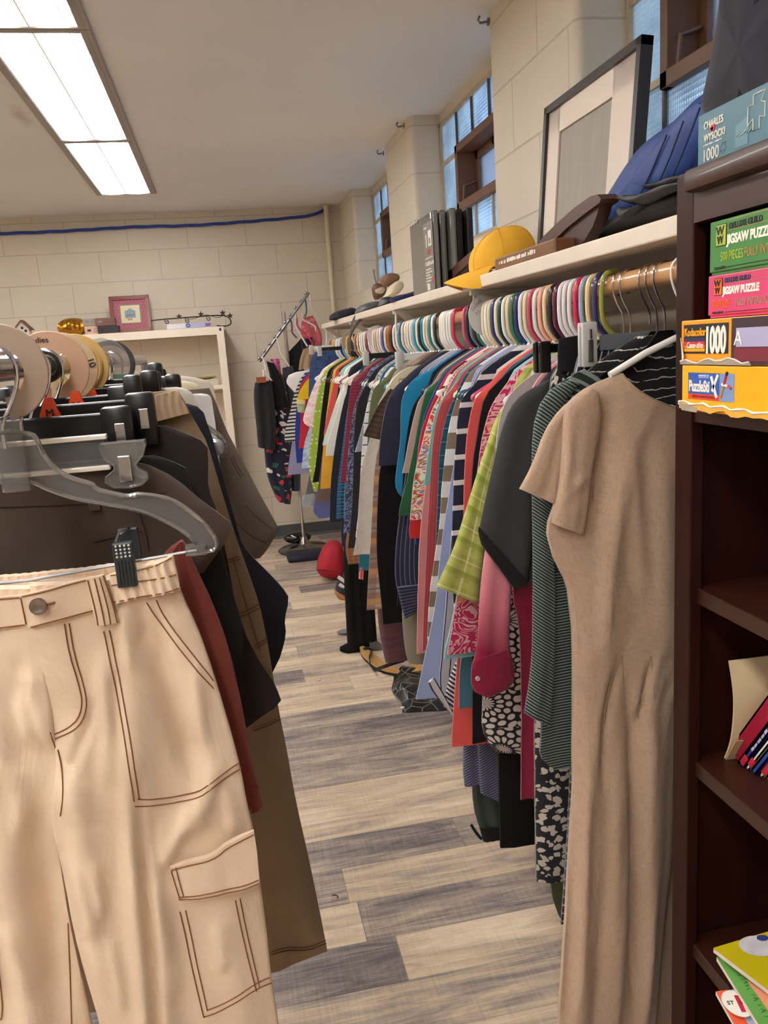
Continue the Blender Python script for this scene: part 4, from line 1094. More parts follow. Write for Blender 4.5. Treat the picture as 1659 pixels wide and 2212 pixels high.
BLOUSE = F('green_black_stripe', '1b2422', 'hs', ('7d8a83',), per=.0052, duty=.36, bump=.3)
garment('blouse', 'dark green and white finely striped blouse behind the linen dress', 'blouse', BLOUSE, 1.138,
        [(1262, 800), (1240, 808), (1215, 825), (1187, 843), (1169, 868), (1165, 930), (1168, 1100), (1172, 1300), (1170, 1480), (1168, 1574), (1162, 1636), (1198, 1661)], t=.010, amp=.006, k=4, nr=44, nohang=True, top=[(1262, 798), (1290, 815), (1320, 842), (1360, 862), (1410, 876), (1475, 882), (1540, 872), (1600, 850), (1650, 815), (1688, 798)],
        sleeve=([(1230, 820), (1187, 841), (1169, 866), (1154, 910), (1150, 953), (1150, 1062), (1152, 1170), (1152, 1315), (1150, 1423), (1144, 1481), (1133, 1540)], [(1250, 830), (1222, 860), (1205, 900), (1196, 960), (1192, 1062), (1196, 1170), (1198, 1315), (1196, 1423), (1192, 1490), (1186, 1566)], BLOUSE, -.010))
HAND.append((1.139, 'v', None, 'dark green finely striped blouse'))
STRIPED = F('black_white_stripe', '131214', 'whs', ('cfcac4',), per=.0165, duty=.11, rough=.95)
garment('knit_dress', 'long black knit dress with thin white stripes on a velvet hanger', 'dress', STRIPED, 1.160,
        [(1330, 752), (1280, 790), (1245, 830), (1238, 900), (1242, 1100), (1238, 1400), (1230, 1700), (1222, 1850), (1211, 1995)], t=.009, amp=.003)
HAND.append((1.162, 'v', None, 'black knit dress with white stripes'))
NVS = F('navy_white_stripe', '1a1d30', 'vs', ('c9c6c2',), per=.011, duty=.2)
rt = garment('striped_trousers', 'navy trousers with white stripes folded over a clear clip hanger', 'trousers', NVS, 1.195,
        [(1262, 742), (1250, 765), (1242, 800), (1236, 830), (1240, 1000), (1244, 1300)], t=.012, nohang=True, Rw=.86)
FLORP = F('black_floral', '121217', 'flor', ('b9b0a6',), per=.0135, duty=.46, rough=.9)
garment('floral_trousers', 'black trousers printed with small white flowers behind the striped blouse', 'trousers', FLORP, 1.232,
        [(1212, 778), (1196, 790), (1188, 830), (1180, 1000), (1168, 1300), (1155, 1560), (1156, 1671), (1157, 1807), (1159, 1904)], t=.010, amp=.004, nohang=True, hemR=-.03,
        parts=(('waistband', black, [(1208, 732), (1205, 760), (1206, 800)], [(1262, 722), (1262, 760), (1258, 808)], -.006),))
garment('olive_trousers', 'olive green trousers barely showing below the floral trousers', 'trousers', F('olive_twill', '4a4d33'), 1.265,
        [(1230, 800), (1200, 1000), (1180, 1500), (1182, 1800), (1189, 1934), (1206, 1978), (1220, 2003)], nohang=True)
CHAR = F('charcoal_jersey', '39383b'); 
garment('tee_shirt', 'charcoal grey tee with wide black hem bands beside the striped blouse', 'shirt', CHAR, 1.298,
        [(1236, 795), (1175, 826), (1150, 850), (1130, 900), (1112, 1000), (1108, 1100), (1105, 1200), (1104, 1262)], t=.009, amp=.004, k=2.5, nr=36,
        sleeve=([(1190, 818), (1131, 848), (1102, 880), (1084, 927), (1066, 1000), (1056, 1049), (1045, 1098), (1034, 1150)], [(1200, 840), (1168, 880), (1156, 940), (1152, 1010), (1152, 1080), (1150, 1140), (1146, 1200), (1136, 1268)], CHAR, -.012),
        parts=(('hem_band', F('black_rib_band', '0e0d0f'), [(1034, 1137), (1033, 1152), (1040, 1176)], [(1136, 1252), (1128, 1268), (1112, 1274)], -.0145),))
HAND.append((1.30, 't', '8a8f3c', 'charcoal tee'))
OMB = F('pink_ombre', 'a51440', 'ombre', ('e8b0b4', 'd06078', '8c1238'), per=.62, duty=.62)
OMBS = F('pink_ombre_sleeve', 'a51440', 'ombre', ('eebcbe', 'd67888', '8c1238'), per=.46, duty=.66)
o = garment('dress_shirt', 'pink to crimson ombre long sleeved shirt hanging below the charcoal tee', 'shirt', OMB, 1.325,
        [(1236, 790), (1170, 830), (1130, 870), (1110, 1000), (1103, 1280), (1121, 1347), (1124, 1442), (1126, 1522), (1125, 1671), (1125, 1727)], t=.008, amp=.004, k=3, nr=40, Rw=.62,
        sleeve=([(1120, 930), (1070, 1050), (1046, 1206), (1037, 1280), (1034, 1347), (1031, 1402), (1019, 1429), (1017, 1475), (1024, 1493)], [(1150, 940), (1130, 1050), (1108, 1206), (1104, 1280), (1100, 1347), (1099, 1402), (1113, 1442), (1108, 1483), (1058, 1506)], OMBS, -.012))
MB().lathe([(0, -.0015), (.0042, -.0015), (.0046, 0), (.0042, .002), (0, .002)], tuple(atY(1032, 1466, 1.304)), 16, axis=1).build('button', plain('pearl_button', 'd9b9bb', .25), o)
cloth('cuff', F('crimson_poplin', '8c1238'), xz([(1026, 1424), (1019, 1432), (1017, 1475), (1024, 1493)], 1.309), xz([(1100, 1400), (1113, 1444), (1108, 1484), (1058, 1506)], 1.309), 1.309, o, .006, 10, 8, .0015, 1.2)
HAND.append((1.327, 't', '2e2f5e', 'pink ombre shirt'))
garment('knit_jacket', 'pale grey jacket shoulder between the charcoal tee and lime plaid shirt', 'jacket', F('pale_grey_knit', 'a7a2a0'), 1.352,
        [(1186, 797), (1117, 833), (1095, 862), (1081, 894), (1072, 952), (1068, 1100), (1075, 1280)])
HAND.append((1.354, 't', 'd8c592', 'pale grey jacket'))
PET = F('circle_petals', '111013', 'petal', ('c9c1ba',), per=.085, rough=.9)
garment('printed_dress', 'black dress with white petal circles below the ombre shirt cuff', 'dress', PET, 1.378,
        [(1190, 800), (1130, 850), (1080, 1000), (1060, 1300), (1044, 1500), (1042, 1590), (1075, 1627)], nr=36, hemR=-.05)
HAND.append((1.38, 't', '8fa3b0', 'black petal print dress'))
garment('black_trousers', 'black straight trousers reaching near the floor below the petal dress', 'trousers', F('black_crepe', '0b0a0c', sheen=.0), 1.402,
        [(1190, 780), (1120, 900), (1090, 1300), (1076, 1620), (1078, 1700), (1081, 1831)], t=.010, amp=.002, nohang=True)
HAND.append((1.404, 't', 'c92458', 'black straight trousers'))
LIME = F('lime_plaid', 'a3aa4c', 'plaid', ('b9bf68', 'd2d3a0', '8f9a3a'), per=.026, per2=.030, duty=.42, bump=.4)
garment('plaid_shirt', 'lime green plaid shirt with its wide sleeve jutting into the aisle', 'shirt', LIME, 1.428,
        [(1180, 790), (1120, 840), (1090, 900), (1085, 1100), (1095, 1300), (1110, 1400), (1126, 1490)], t=.008, amp=.004, nr=34,
        sleeve=([(1110, 850), (1080, 885), (1067, 916), (1051, 962), (1024, 1044), (1002, 1117), (980, 1185), (958, 1234), (943, 1266)], [(1130, 870), (1110, 900), (1092, 950), (1078, 1000), (1066, 1060), (1056, 1120), (1050, 1180), (1044, 1240), (1037, 1303)], LIME, -.010))
HAND.append((1.43, 't', 'd9d5d6', 'lime plaid shirt'))
PAIS = F('pink_paisley', 'b8204f', 'swirl', ('dba8ae', 'd98a5c'), per=.045, duty=.38)
garment('paisley_blouse', 'crimson pink paisley blouse behind the lime plaid sleeve', 'blouse', PAIS, 1.452,
        [(1190, 765), (1113, 833), (1080, 848), (1059, 880), (1048, 916), (1039, 956), (1034, 1000), (1010, 1150), (986, 1290), (975, 1361), (965, 1413)], nr=36, hemR=-.01)
HAND.append((1.454, 't', 'd6d3d6', 'pink paisley blouse'))
garment('aqua_tee', 'pale aqua top peeking out under the pink paisley blouse', 'shirt', F('pale_aqua', '8ec0c8'), 1.474,
        [(1170, 780), (1090, 850), (1050, 930), (1020, 1100), (985, 1295), (968, 1380), (960, 1402), (960, 1422)], hemR=-.03)
HAND.append((1.476, 't', 'dcd8d8', 'pale aqua top'))
garment('black_pullover', 'long black top between the pink paisley blouse and coral tunic', 'shirt', black, 1.496,
        [(1170, 758), (1113, 807), (1074, 826), (1052, 847), (1041, 869), (1027, 963), (1019, 1000), (1015, 1200), (1020, 1490), (1020, 1606)], nr=36)
HAND.append((1.498, 't', '5a1636', 'long black top'))
garment('teal_tee', 'dusty teal blue tee showing beside the coral hem', 'shirt', F('dusty_teal', '42707e'), 1.52,
        [(1165, 755), (1090, 830), (1055, 880), (1020, 1100), (1000, 1400), (992, 1455), (992, 1531)])
HAND.append((1.522, 't', '1d1a1e', 'dusty teal tee'))
garment('coral_tunic', 'bright coral tunic with a long straight hem near the floor lane', 'tunic', F('bright_coral', 'd8504c'), 1.546,
        [(1160, 752), (1095, 804), (1055, 836), (1037, 847), (1025, 862), (1016, 898), (1008, 952), (1005, 1000), (1003, 1060), (1000, 1300), (987, 1449), (981, 1536), (977, 1594), (978, 1615)], nr=38, hemR=.02)
HAND.append((1.548, 't', 'e0c8a0', 'coral tunic'))
garment('cream_tank', 'cream tank top hem peeking below the teal tee', 'shirt', F('cream_jersey', 'c9bcae'), 1.572,
        [(1150, 760), (1080, 850), (1040, 1000), (1010, 1300), (1004, 1530), (1003, 1608)], hemR=-.01)
HAND.append((1.574, 't', 'e8a58c', 'cream tank top'))
DEN = F('twill_denim', '3b4060', 'ds', ('9a9aac',), per=.0065, duty=.22)
o = garment('denim_trousers', 'blue grey diagonal twill trousers below the coral tunic', 'trousers', DEN, 1.60,
        [(1120, 800), (1060, 1000), (1020, 1400), (1000, 1600), (999, 1660), (1003, 1697)], t=.010, nohang=True, Rw=.56,
        parts=(('leg', DEN, [(1030, 1500), (1033, 1640), (1038, 1712)], [(1075, 1500), (1078, 1640), (1080, 1732)], -.014),))
HAND.append((1.602, 't', 'dcd6d0', 'twill denim trousers'))
o = garment('nylon_trousers', 'dark green nylon trousers with black cuffs trailing near the floor', 'trousers', F('dark_green_nylon', '3a4541', rough=.5, sheen=0), 1.63,
        [(1110, 820), (1060, 1100), (1025, 1500), (1018, 1690), (1023, 1750), (1036, 1790), (1044, 1812)], t=.012, nohang=True, Rw=.60)
cloth('cuff', black, xz([(1036, 1788), (1044, 1817)], 1.622), xz([(1082, 1782), (1082, 1810)], 1.622), 1.622, o, .008, 5, 6, .001)
MB().tube([tuple(atY(a, b, 1.62)) for a, b in ((1018, 1782), (1026, 1795), (1036, 1808), (1040, 1812))], .0035, 6).build('drawstring', black, o)
HAND.append((1.632, 't', 'c24a68', 'dark green nylon trousers'))
NST = F('navy_white_bar', '1b1f36', 'hs', ('d8d6d4',), per=.055, duty=.2)
garment('navy_sweater', 'navy sweater with white bars beside the bright coral tunic', 'sweater', NST, 1.655,
        [(1130, 770), (1060, 815), (1022, 838), (1001, 850), (990, 880), (981, 999), (979, 1062), (974, 1200), (985, 1400)])
HAND.append((1.657, 't', 'ded2b0', 'navy sweater'))
PIN = F('white_pinstripe', 'b9bac4', 'vs', ('23232c',), per=.017, duty=.13)
o = garment('pinstripe_shirt', 'white shirt with black pinstripes and a turned cuff near the floor', 'shirt', PIN, 1.682,
        [(1120, 772), (1060, 815), (1015, 850), (1000, 910), (990, 990), (975, 1150), (955, 1400), (948, 1470), (955, 1515), (980, 1549)], t=.008, amp=.005, nr=38, hemR=-.01,
        parts=(('collar', PIN, [(1120, 752), (1108, 790), (1100, 802)], [(1200, 728), (1190, 760), (1170, 775)], -.010),
               ('cuff', F('navy_stripe_cuff', '1c1f38', 'hs', ('dcdad8',), per=.010, duty=.5), [(985, 1430), (968, 1470), (958, 1525)], [(1004, 1440), (990, 1500), (984, 1545)], -.012),
               ('placket', F('white_placket', 'c4c2c8', 'vs', ('1c1c22',), per=.014, duty=.22), [(925, 1474), (934, 1495), (972, 1540)], [(938, 1464), (960, 1500), (984, 1550)], -.018)))
HAND.append((1.684, 't', 'dadada', 'white pinstripe shirt'))
LBL = F('pale_blue_oxford', '8f9dc2', bump=.35)
garment('oxford_shirt', 'pale periwinkle blue long sleeved shirt beside the white pinstripe shirt', 'shirt', LBL, 1.708,
        [(1090, 790), (1030, 840), (1008, 890), (998, 924), (986, 976), (967, 1090), (953, 1185), (942, 1307), (931, 1361), (915, 1437), (899, 1512)], amp=.004, nr=38, hemR=-.01)
HAND.append((1.71, 't', '23306a', 'periwinkle oxford shirt'))
TAUP = F('taupe_white_bar', '7d6a58', 'hs', ('d5d1cc',), per=.074, duty=.5)
garment('striped_pullover', 'taupe and white wide barred top beside the periwinkle shirt', 'shirt', TAUP, 1.735,
        [(1060, 790), (1010, 820), (985, 865), (972, 914), (965, 962), (956, 1036), (950, 1144), (939, 1207), (929, 1280), (924, 1358), (925, 1388)], nr=38, hemR=-.03)
HAND.append((1.737, 't', '2d6a52', 'taupe barred top'))
TPL = F('teal_black_plaid', '121826', 'plaid', ('15586c', '2a8aa4'), per=.03, duty=.4)
garment('teal_plaid_pullover', 'teal and black plaid top between the taupe bars and coral cardigan', 'shirt', TPL, 1.762,
        [(1045, 800), (995, 830), (972, 880), (958, 920), (948, 981), (946, 1060), (940, 1200), (930, 1330)])
HAND.append((1.764, 't', 'd8cba8', 'teal plaid top'))
CRIB = F('coral_rib', 'b54a4e', 'vs', ('a23e44',), per=.006, duty=.4)
garment('ribbed_cardigan', 'dusty coral ribbed long cardigan beside the teal plaid top', 'cardigan', CRIB, 1.79,
        [(1040, 795), (985, 832), (958, 858), (946, 890), (941, 910), (933, 968), (930, 1022), (923, 1144), (918, 1253), (914, 1334), (912, 1404)], nr=38)
HAND.append((1.792, 't', 'e5e2da', 'coral ribbed cardigan'))
garment('mint_pullover', 'mint green long sleeved top beside the coral cardigan', 'shirt', F('mint_knit', '6fb5ac'), 1.815,
        [(1030, 795), (980, 835), (950, 865), (937, 900), (926, 970), (917, 1036), (916, 1048)], nr=26)
HAND.append((1.817, 't', '1d3a34', 'mint green top'))
garment('pink_tee', 'long pale pink top hanging to knee height under the coral cardigan', 'shirt', F('pale_pink', 'd08f90'), 1.84,
        [(1020, 795), (965, 840), (940, 900), (925, 1000), (907, 1144), (903, 1253), (901, 1360), (900, 1412)], nr=34, hemR=-.01)
HAND.append((1.842, 't', 'e0d9c2', 'long pale pink top'))
TROP = F('tropical_print', 'd9cfc4', 'trop', ('e2dbd2', 'd84a3a', 'e3dcd4', 'd98a4a', '6c7aa8', 'e0d8cc', 'c93848', '9aa86a'), per=.09)
garment('tropical_shirt', 'white shirt with red and orange tropical print beside the coral cardigan', 'shirt', TROP, 1.865,
        [(1010, 800), (960, 840), (935, 880), (923, 916), (910, 968), (895, 1028), (888, 1103), (886, 1124)], nr=30, hemR=-.02)
HAND.append((1.867, 't', '24356e', 'tropical print shirt'))
garment('barred_dress', 'black and white barred dress showing below the tropical shirt', 'dress', F('black_white_bar', '121113', 'hs', ('d8d4ce',), per=.056, duty=.48), 1.89,
        [(1000, 800), (950, 850), (930, 950), (918, 1060), (911, 1141), (908, 1220), (907, 1293)], nr=30)
HAND.append((1.892, 't', 'd9c8a6', 'black and white barred dress'))
garment('red_tee', 'scarlet graphic tee with its corner below the tropical shirt', 'shirt', F('scarlet_jersey', 'b81f24'), 1.914,
        [(995, 805), (945, 845), (920, 900), (907, 946), (898, 1027), (891, 1090), (883, 1152), (886, 1163)], nr=30, hemR=-.03,
        parts=(('graphic', F('black_white_lettering', '14131a', 'leopard', ('d9d4cf',), per=.012, duty=.35), [(906, 985), (897, 1040), (889, 1068)], [(914, 985), (906, 1040), (898, 1072)], -.008),))
HAND.append((1.916, 't', 'e4e0d8', 'scarlet graphic tee'))
garment('blue_tee', 'royal blue tee sliver between the scarlet tee and green shirt', 'shirt', F('royal_jersey', '2a3a86'), 1.936,
        [(990, 805), (935, 850), (915, 900), (905, 950), (899, 1010), (896, 1060), (897, 1175)])
HAND.append((1.938, 't', 'e3d6b4', 'royal blue tee'))
garment('green_tee', 'forest green tee hanging beside the scarlet graphic tee', 'shirt', F('forest_green', '1f5a34'), 1.960,
        [(1000, 795), (950, 822), (922, 840), (912, 870), (905, 905), (899, 941), (880, 1036), (864, 1090), (861, 1114)], nr=32, hemR=-.01)
HAND.append((1.962, 't', 'ece8e0', 'forest green tee'))
garment('blush_sweater', 'blush beige sweater with its sleeve cuff beside the green tee', 'sweater', F('blush_knit', 'b59a90'), 1.986,
        [(985, 800), (935, 830), (906, 860), (895, 895), (885, 941), (872, 1010), (869, 1022)], nr=26)
garment('navy_pinstripe_shirt', 'navy pinstriped long sleeved shirt with pointed cuff below the green tee', 'shirt', F('navy_pinstripe', '20223a', 'vs', ('5d607a',), per=.0085, duty=.2), 2.01,
        [(985, 800), (925, 845), (895, 900), (880, 1000), (862, 1117), (853, 1198), (853, 1252), (860, 1280)], nr=34, Rw=.60,
        parts=(('cuff', F('navy_pinstripe_cuff', '20223a', 'hs', ('5d607a',), per=.0085, duty=.25), [(858, 1268), (861, 1285), (874, 1336)], [(910, 1262), (908, 1300), (900, 1322)], -.006),))
garment('khaki_trousers', 'khaki trousers with hems near the floor below the navy pinstripe shirt', 'trousers', F('khaki_twill', '77705f'), 2.036,
        [(980, 820), (930, 950), (890, 1100), (868, 1310), (872, 1370), (877, 1415), (884, 1434)], t=.012, nohang=True, Rw=.56)
garment('black_coat', 'long black coat between the cerulean top and navy pinstripe shirt', 'coat', F('black_wool', '0e0d10', sheen=.02), 2.066,
        [(975, 800), (925, 840), (892, 870), (880, 931), (872, 1000), (868, 1100), (862, 1250), (858, 1310)], nr=30)
CER = F('cerulean_knit', '0f7ba6')
garment('cerulean_pullover', 'cerulean blue long sleeved knit top with stretched shoulder', 'sweater', CER, 2.10,
        [(985, 768), (958, 787), (907, 808), (883, 829), (868, 859), (865, 901), (866, 947), (858, 1000), (853, 1040), (856, 1060), (866, 1072)], nr=34, amp=.004)
for Y_, c_, s_ in ((1.988, '3a7a64', 'blush sweater'), (2.012, '20282c', 'navy pinstripe shirt'), (2.038, '6d7a8c', 'khaki trousers'), (2.068, '1b1c20', 'long black coat'), (2.102, 'c8567e', 'cerulean knit top')): HAND.append((Y_, 't', c_, s_))
garment('white_striped_tee', 'white and lilac striped tee shoulder beside the cream moulded hanger', 'shirt', F('white_lilac_stripe', 'c9c6cf', 'vs', ('8a88a2',), per=.012, duty=.35), 2.20,
        [(965, 778), (925, 795), (905, 815), (890, 850), (880, 900), (872, 1000)])
garment('navy_coat', 'navy short coat with broad hem beside the brown ruffled top', 'coat', F('navy_coating', '1e2036'), 2.29,
        [(920, 795), (872, 820), (855, 834), (840, 858), (828, 901), (819, 962), (817, 1006)], t=.014, nr=26)
garment('long_black_skirt', 'long black skirt hanging to shin height below the navy coat', 'skirt', F('black_viscose', '0a090b', sheen=0), 2.335,
        [(900, 800), (850, 900), (820, 1005), (815, 1100), (813, 1198), (822, 1283), (828, 1348)], t=.012, nohang=True, nr=30)
garment('maroon_velvet_trousers', 'maroon crushed velvet trousers touching the floor behind the sandal', 'trousers', F('maroon_velvet', '3c0f1c', 'tie', ('551a2a',), per=.05, rough=.6, sheen=.4), 2.765,
        [(880, 900), (840, 1000), (815, 1200), (814, 1323), (825, 1397), (833, 1431)], t=.012, nohang=True)
o = garment('ruffled_pullover', 'dark brown ruffled satin top with sleeve hanging from the cream hanger', 'blouse', F('brown_ruffle', '1f120c', 'ruffle', ('4a3322',), per=.016, rough=.35, bump=.9, sheen=0), 2.36,
        [(905, 800), (865, 830), (841, 840), (830, 858), (819, 872), (804, 901), (794, 922), (785, 942)], t=.016, amp=.004, nr=34, Rw=.60, hemR=-.06)
PLD = F('rust_plaid', 'b5a291', 'plaid', ('8a5a48', '5a6472', 'c9935a'), per=.05, duty=.4)
garment('plaid_flannel', 'rust and grey plaid flannel shirt beside the white linen top', 'shirt', PLD, 2.46,
        [(890, 800), (850, 850), (822, 950), (809, 1000), (802, 1142), (795, 1255), (792, 1317)], nr=34, hemR=-.01)
WLIN = F('white_linen', 'cfc8bd', 'linen', bump=.5)
garment('linen_pullover', 'long white linen top with turned-up cuff left of the plaid flannel', 'shirt', WLIN, 2.53,
        [(880, 795), (840, 830), (812, 880), (800, 950), (781, 1000), (776, 1071), (771, 1158), (763, 1199)], nr=34, hemR=-.03, amp=.005)
garment('olive_cardigan', 'olive green cardigan shoulder beside the white printed blouse', 'cardigan', F('olive_knit', '5a6040'), 2.60,
        [(870, 795), (838, 812), (822, 824), (805, 842), (797, 889), (793, 970)])
WLN = F('white_line_print', 'd5d6d8', 'hs', ('23262e',), per=.036, duty=.1)
garment('lined_blouse', 'white blouse ruled with thin black lines beside the white linen top', 'blouse', WLN, 2.66,
        [(865, 790), (830, 815), (803, 850), (789, 889), (783, 960), (780, 992), (776, 1094), (768, 1160)], nr=32)
garment('teal_hem_pullover', 'teal top with pink striped hem peeking below the white linen top', 'shirt', F('teal_jersey', '1d6478'), 2.72,
        [(850, 800), (810, 850), (795, 950), (785, 1100), (778, 1190), (775, 1234)],
        parts=(('hem_panel', F('pink_stripe_hem', 'c94a5c', 'vs', ('e07a84',), per=.01), [(776, 1225), (775, 1250)], [(786, 1225), (785, 1252)], .004),))
garment('silver_cardigan', 'silver grey sequinned cardigan sleeve ending beside the lined blouse', 'cardigan', F('silver_sequin', '8d9094', 'leopard', ('cfd2d4',), per=.008, duty=.35, rough=.4), 2.80,
        [(855, 790), (820, 812), (800, 840), (788, 900), (776, 945), (766, 976)], nr=24)
garment('black_cardigan', 'black long sleeved cardigan between the blue print dress and lined blouse', 'cardigan', F('black_knit', '1a191b'), 2.90,
        [(850, 785), (812, 810), (788, 835), (771, 871), (765, 931), (763, 1040), (761, 1094), (752, 1185)], nr=32)
BPR = F('blue_feather_print', '33364e', 'swirl', ('7d82a0',), per=.05, duty=.4)
garment('print_dress', 'slate blue dress with pale feather print beside the maroon sequin top', 'dress', BPR, 3.0,
        [(840, 785), (800, 812), (776, 850), (762, 886), (750, 992), (745, 1100), (742, 1153)], nr=32)
garment('sequin_pullover', 'deep crimson sequinned top hanging left of the slate blue dress', 'blouse', F('crimson_sequin', '5c0f24', 'ruffle', ('8e2440',), per=.012, rough=.4), 3.10,
        [(830, 785), (790, 805), (768, 812), (759, 823), (754, 860), (750, 901), (743, 970), (735, 1043)], nr=30)
garment('woven_pullover', 'rust woven top with ragged hem near the black leggings', 'shirt', F('rust_woven', '6a4430', 'plaid', ('a8744e',), per=.014), 3.16,
        [(820, 800), (780, 850), (765, 1000), (750, 1150), (745, 1185), (752, 1219)])
BPL = F('blue_black_plaid', '16202e', 'plaid', ('2f6a94', '4f9ac0'), per=.03, duty=.4)
garment('plaid_dress', 'blue and black plaid dress left of the crimson sequin top', 'dress', BPL, 3.22,
        [(815, 785), (775, 812), (757, 860), (750, 886), (738, 980), (729, 1052), (727, 1122)], nr=30)
garment('navy_skirt', 'navy straight skirt hem above the black leggings', 'skirt', F('navy_ponte', '1f2438'), 3.32,
        [(800, 800), (760, 900), (744, 1000), (736, 1127), (738, 1181)], nohang=True)
o = garment('leggings', 'long black leggings whose foot rests on the floor in the lane', 'leggings', F('black_spandex', '0c0b0d', sheen=0), 3.42,
        [(790, 850), (752, 1050), (741, 1181), (745, 1283), (749, 1360), (751, 1392)], t=.014, amp=.003, nohang=True, nr=30, Rw=.56)
q0 = atZ(752, 1402, .018); q1 = atZ(735, 1402, .016)
MB().tube([tuple(q0 + np.array([.10, 0, .01])), tuple(q0 + np.array([.03, 0, .006])), tuple(q0), tuple(q1)], [.035, .034, .03, .012], 12, flat=.55).build('foot', F('black_spandex', '0c0b0d'), o)
garment('navy_sweatshirt', 'dark navy sweatshirt with long sleeve beside the white collared shirt', 'sweater', dnavy, 3.52,
        [(795, 782), (765, 808), (752, 840), (741, 871), (723, 962), (713, 1052), (712, 1128)], t=.014, nr=28)
garment('white_shirt', 'white collared shirt with long cuff in the far half of the rod', 'shirt', white_c, 3.64,
        [(790, 780), (765, 795), (753, 812), (738, 860), (725, 900), (705, 962), (703, 985)], nr=28, t=.012)
garment('mint_blouse', 'pale mint blouse beside the white collared shirt', 'blouse', F('pale_mint', 'a8c8bc', 'ombre', ('3fa8a4', 'a9cdbf', 'c5d2c8'), per=.3, duty=.3), 3.75,
        [(780, 785), (750, 806), (738, 835), (725, 872), (712, 912), (700, 947), (697, 962)], nr=24)
garment('leopard_blouse', 'black blouse with beige spots between the mint and coral tops', 'blouse', F('spotted', '1c1615', 'leopard', ('c99a82',), per=.03, duty=.4), 3.82,
        [(775, 785), (746, 810), (732, 832), (725, 870), (721, 915)])
garment('coral_tee', 'salmon coral tee with shoulder seam in the far half of the rod', 'shirt', F('salmon_coral', 'd65550'), 3.90,
        [(785, 772), (757, 782), (738, 795), (723, 818), (716, 850), (706, 900), (699, 940)])
garment('yellow_shirt', 'sunflower yellow long shirt with straight hem in the far half', 'shirt', F('sunflower', 'd9a22e'), 4.0,
        [(765, 785), (735, 800), (721, 822), (708, 871), (700, 940), (693, 1037), (692, 1056)], nr=28)
garment('brown_knit', 'brown ribbed knit hem below the yellow shirt', 'sweater', F('brown_rib', '594640', 'hs', ('6c564e',), per=.01), 4.08,
        [(740, 800), (710, 860), (695, 1000), (686, 1060), (681, 1086)])
garment('black_tee', 'black tee between the yellow shirt and lime dotted dress', 'shirt', black, 4.17,
        [(745, 782), (715, 800), (704, 815), (693, 900), (683, 1000), (675, 1042)])
garment('lime_dress', 'lime green dress with small white dots in the far half', 'dress', F('lime_dots', '9cb53c', 'dots', ('dde3b8',), per=.024, duty=.2), 4.30,
        [(735, 778), (708, 796), (693, 817), (679, 889), (668, 977), (667, 1020), (678, 1062)], nr=28)
garment('tie_dye_tee', 'pink and white tie dye tee with drooping sleeve', 'shirt', F('pink_tie_dye', 'e0a9b4', 'tie', ('f0e2e0',), per=.06), 4.44,
        [(725, 780), (702, 795), (686, 817), (669, 856), (654, 904), (656, 915), (671, 924)], nr=24)
garment('grey_joggers', 'grey joggers with pale cuff hanging low in the far half', 'trousers', F('grey_fleece', '5b5c60'), 4.50,
        [(720, 800), (690, 900), (672, 1000), (662, 1060), (655, 1085)], nohang=True, t=.02,
        parts=(('cuff', F('pale_grey_rib', '9a9b9f'), [(655, 1070), (651, 1082), (654, 1094)], [(680, 1066), (682, 1080), (678, 1094)], -.02),))
garment('periwinkle_shorts', 'periwinkle blue shorts low under the brown ribbed knit', 'shorts', F('periwinkle', '5a5f94'), 4.36,
        [(730, 850), (700, 950), (684, 1060), (677, 1090), (676, 1108), (690, 1120)], nohang=True, t=.012)
garment('pale_jeans', 'pale washed blue jeans leg beside the tie dye tee', 'jeans', F('washed_denim', '93a8c4', 'tie', ('c3cfdc',), per=.04), 4.58,
        [(715, 800), (690, 860), (670, 920), (656, 960), (652, 1012)], nohang=True)
garment('dark_jeans', 'dark blue jeans clipped high above the yellow tee', 'jeans', F('indigo_denim', '2a3a5e', 'tie', ('3d5484',), per=.05), 4.64,
        [(681, 760), (672, 772), (668, 800), (666, 870), (668, 930)], nohang=True)
garment('yellow_tee', 'bright yellow tee with pale trimmed sleeve in the far half', 'shirt', F('bright_yellow', 'e0bb12'), 4.71,
        [(705, 772), (682, 787), (669, 795), (651, 835), (641, 864)], nr=22,
        parts=(('trim', F('pale_yellow_rib', 'e2d488'), [(641, 862), (640, 872)], [(661, 864), (660, 874)], -.006), ('lining', F('pale_green_lining', 'b4bf92'), [(641, 872), (643, 890)], [(660, 874), (658, 892)], .0)))
garment('red_dress', 'scarlet dress sliver beside the royal blue top', 'dress', F('scarlet_cotton', 'b3222c'), 4.77,
        [(700, 780), (668, 805), (652, 826), (644, 846), (650, 900), (648, 940), (645, 969)])
garment('royal_pullover', 'royal blue long top beside the black and white striped tee', 'shirt', F('royal_knit', '26348c'), 4.84,
        [(690, 780), (668, 794), (655, 810), (643, 850), (638, 910), (637, 950), (641, 1000)], nr=24)
garment('striped_tee', 'black and white narrow striped tee near the far end of the rod', 'shirt', F('narrow_bw_stripe', 'd2d0c8', 'hs', ('232226',), per=.022, duty=.45), 4.90,
        [(690, 775), (655, 805), (635, 850), (628, 885), (620, 912), (613, 948), (616, 955)], nr=24)
garment('white_tee', 'white tee draped last on the wooden rod beside the back corner', 'shirt', white_c, 4.96,
        [(690, 762), (668, 777), (640, 790), (626, 806), (617, 824), (622, 832), (636, 848)], nr=22)
garment('lavender_pullover', 'lavender grey top hem under the narrow striped tee', 'shirt', F('lavender_grey', '8f8dae'), 5.01,
        [(690, 775), (655, 810), (640, 900), (630, 960), (622, 1012), (622, 1026)], nr=24)
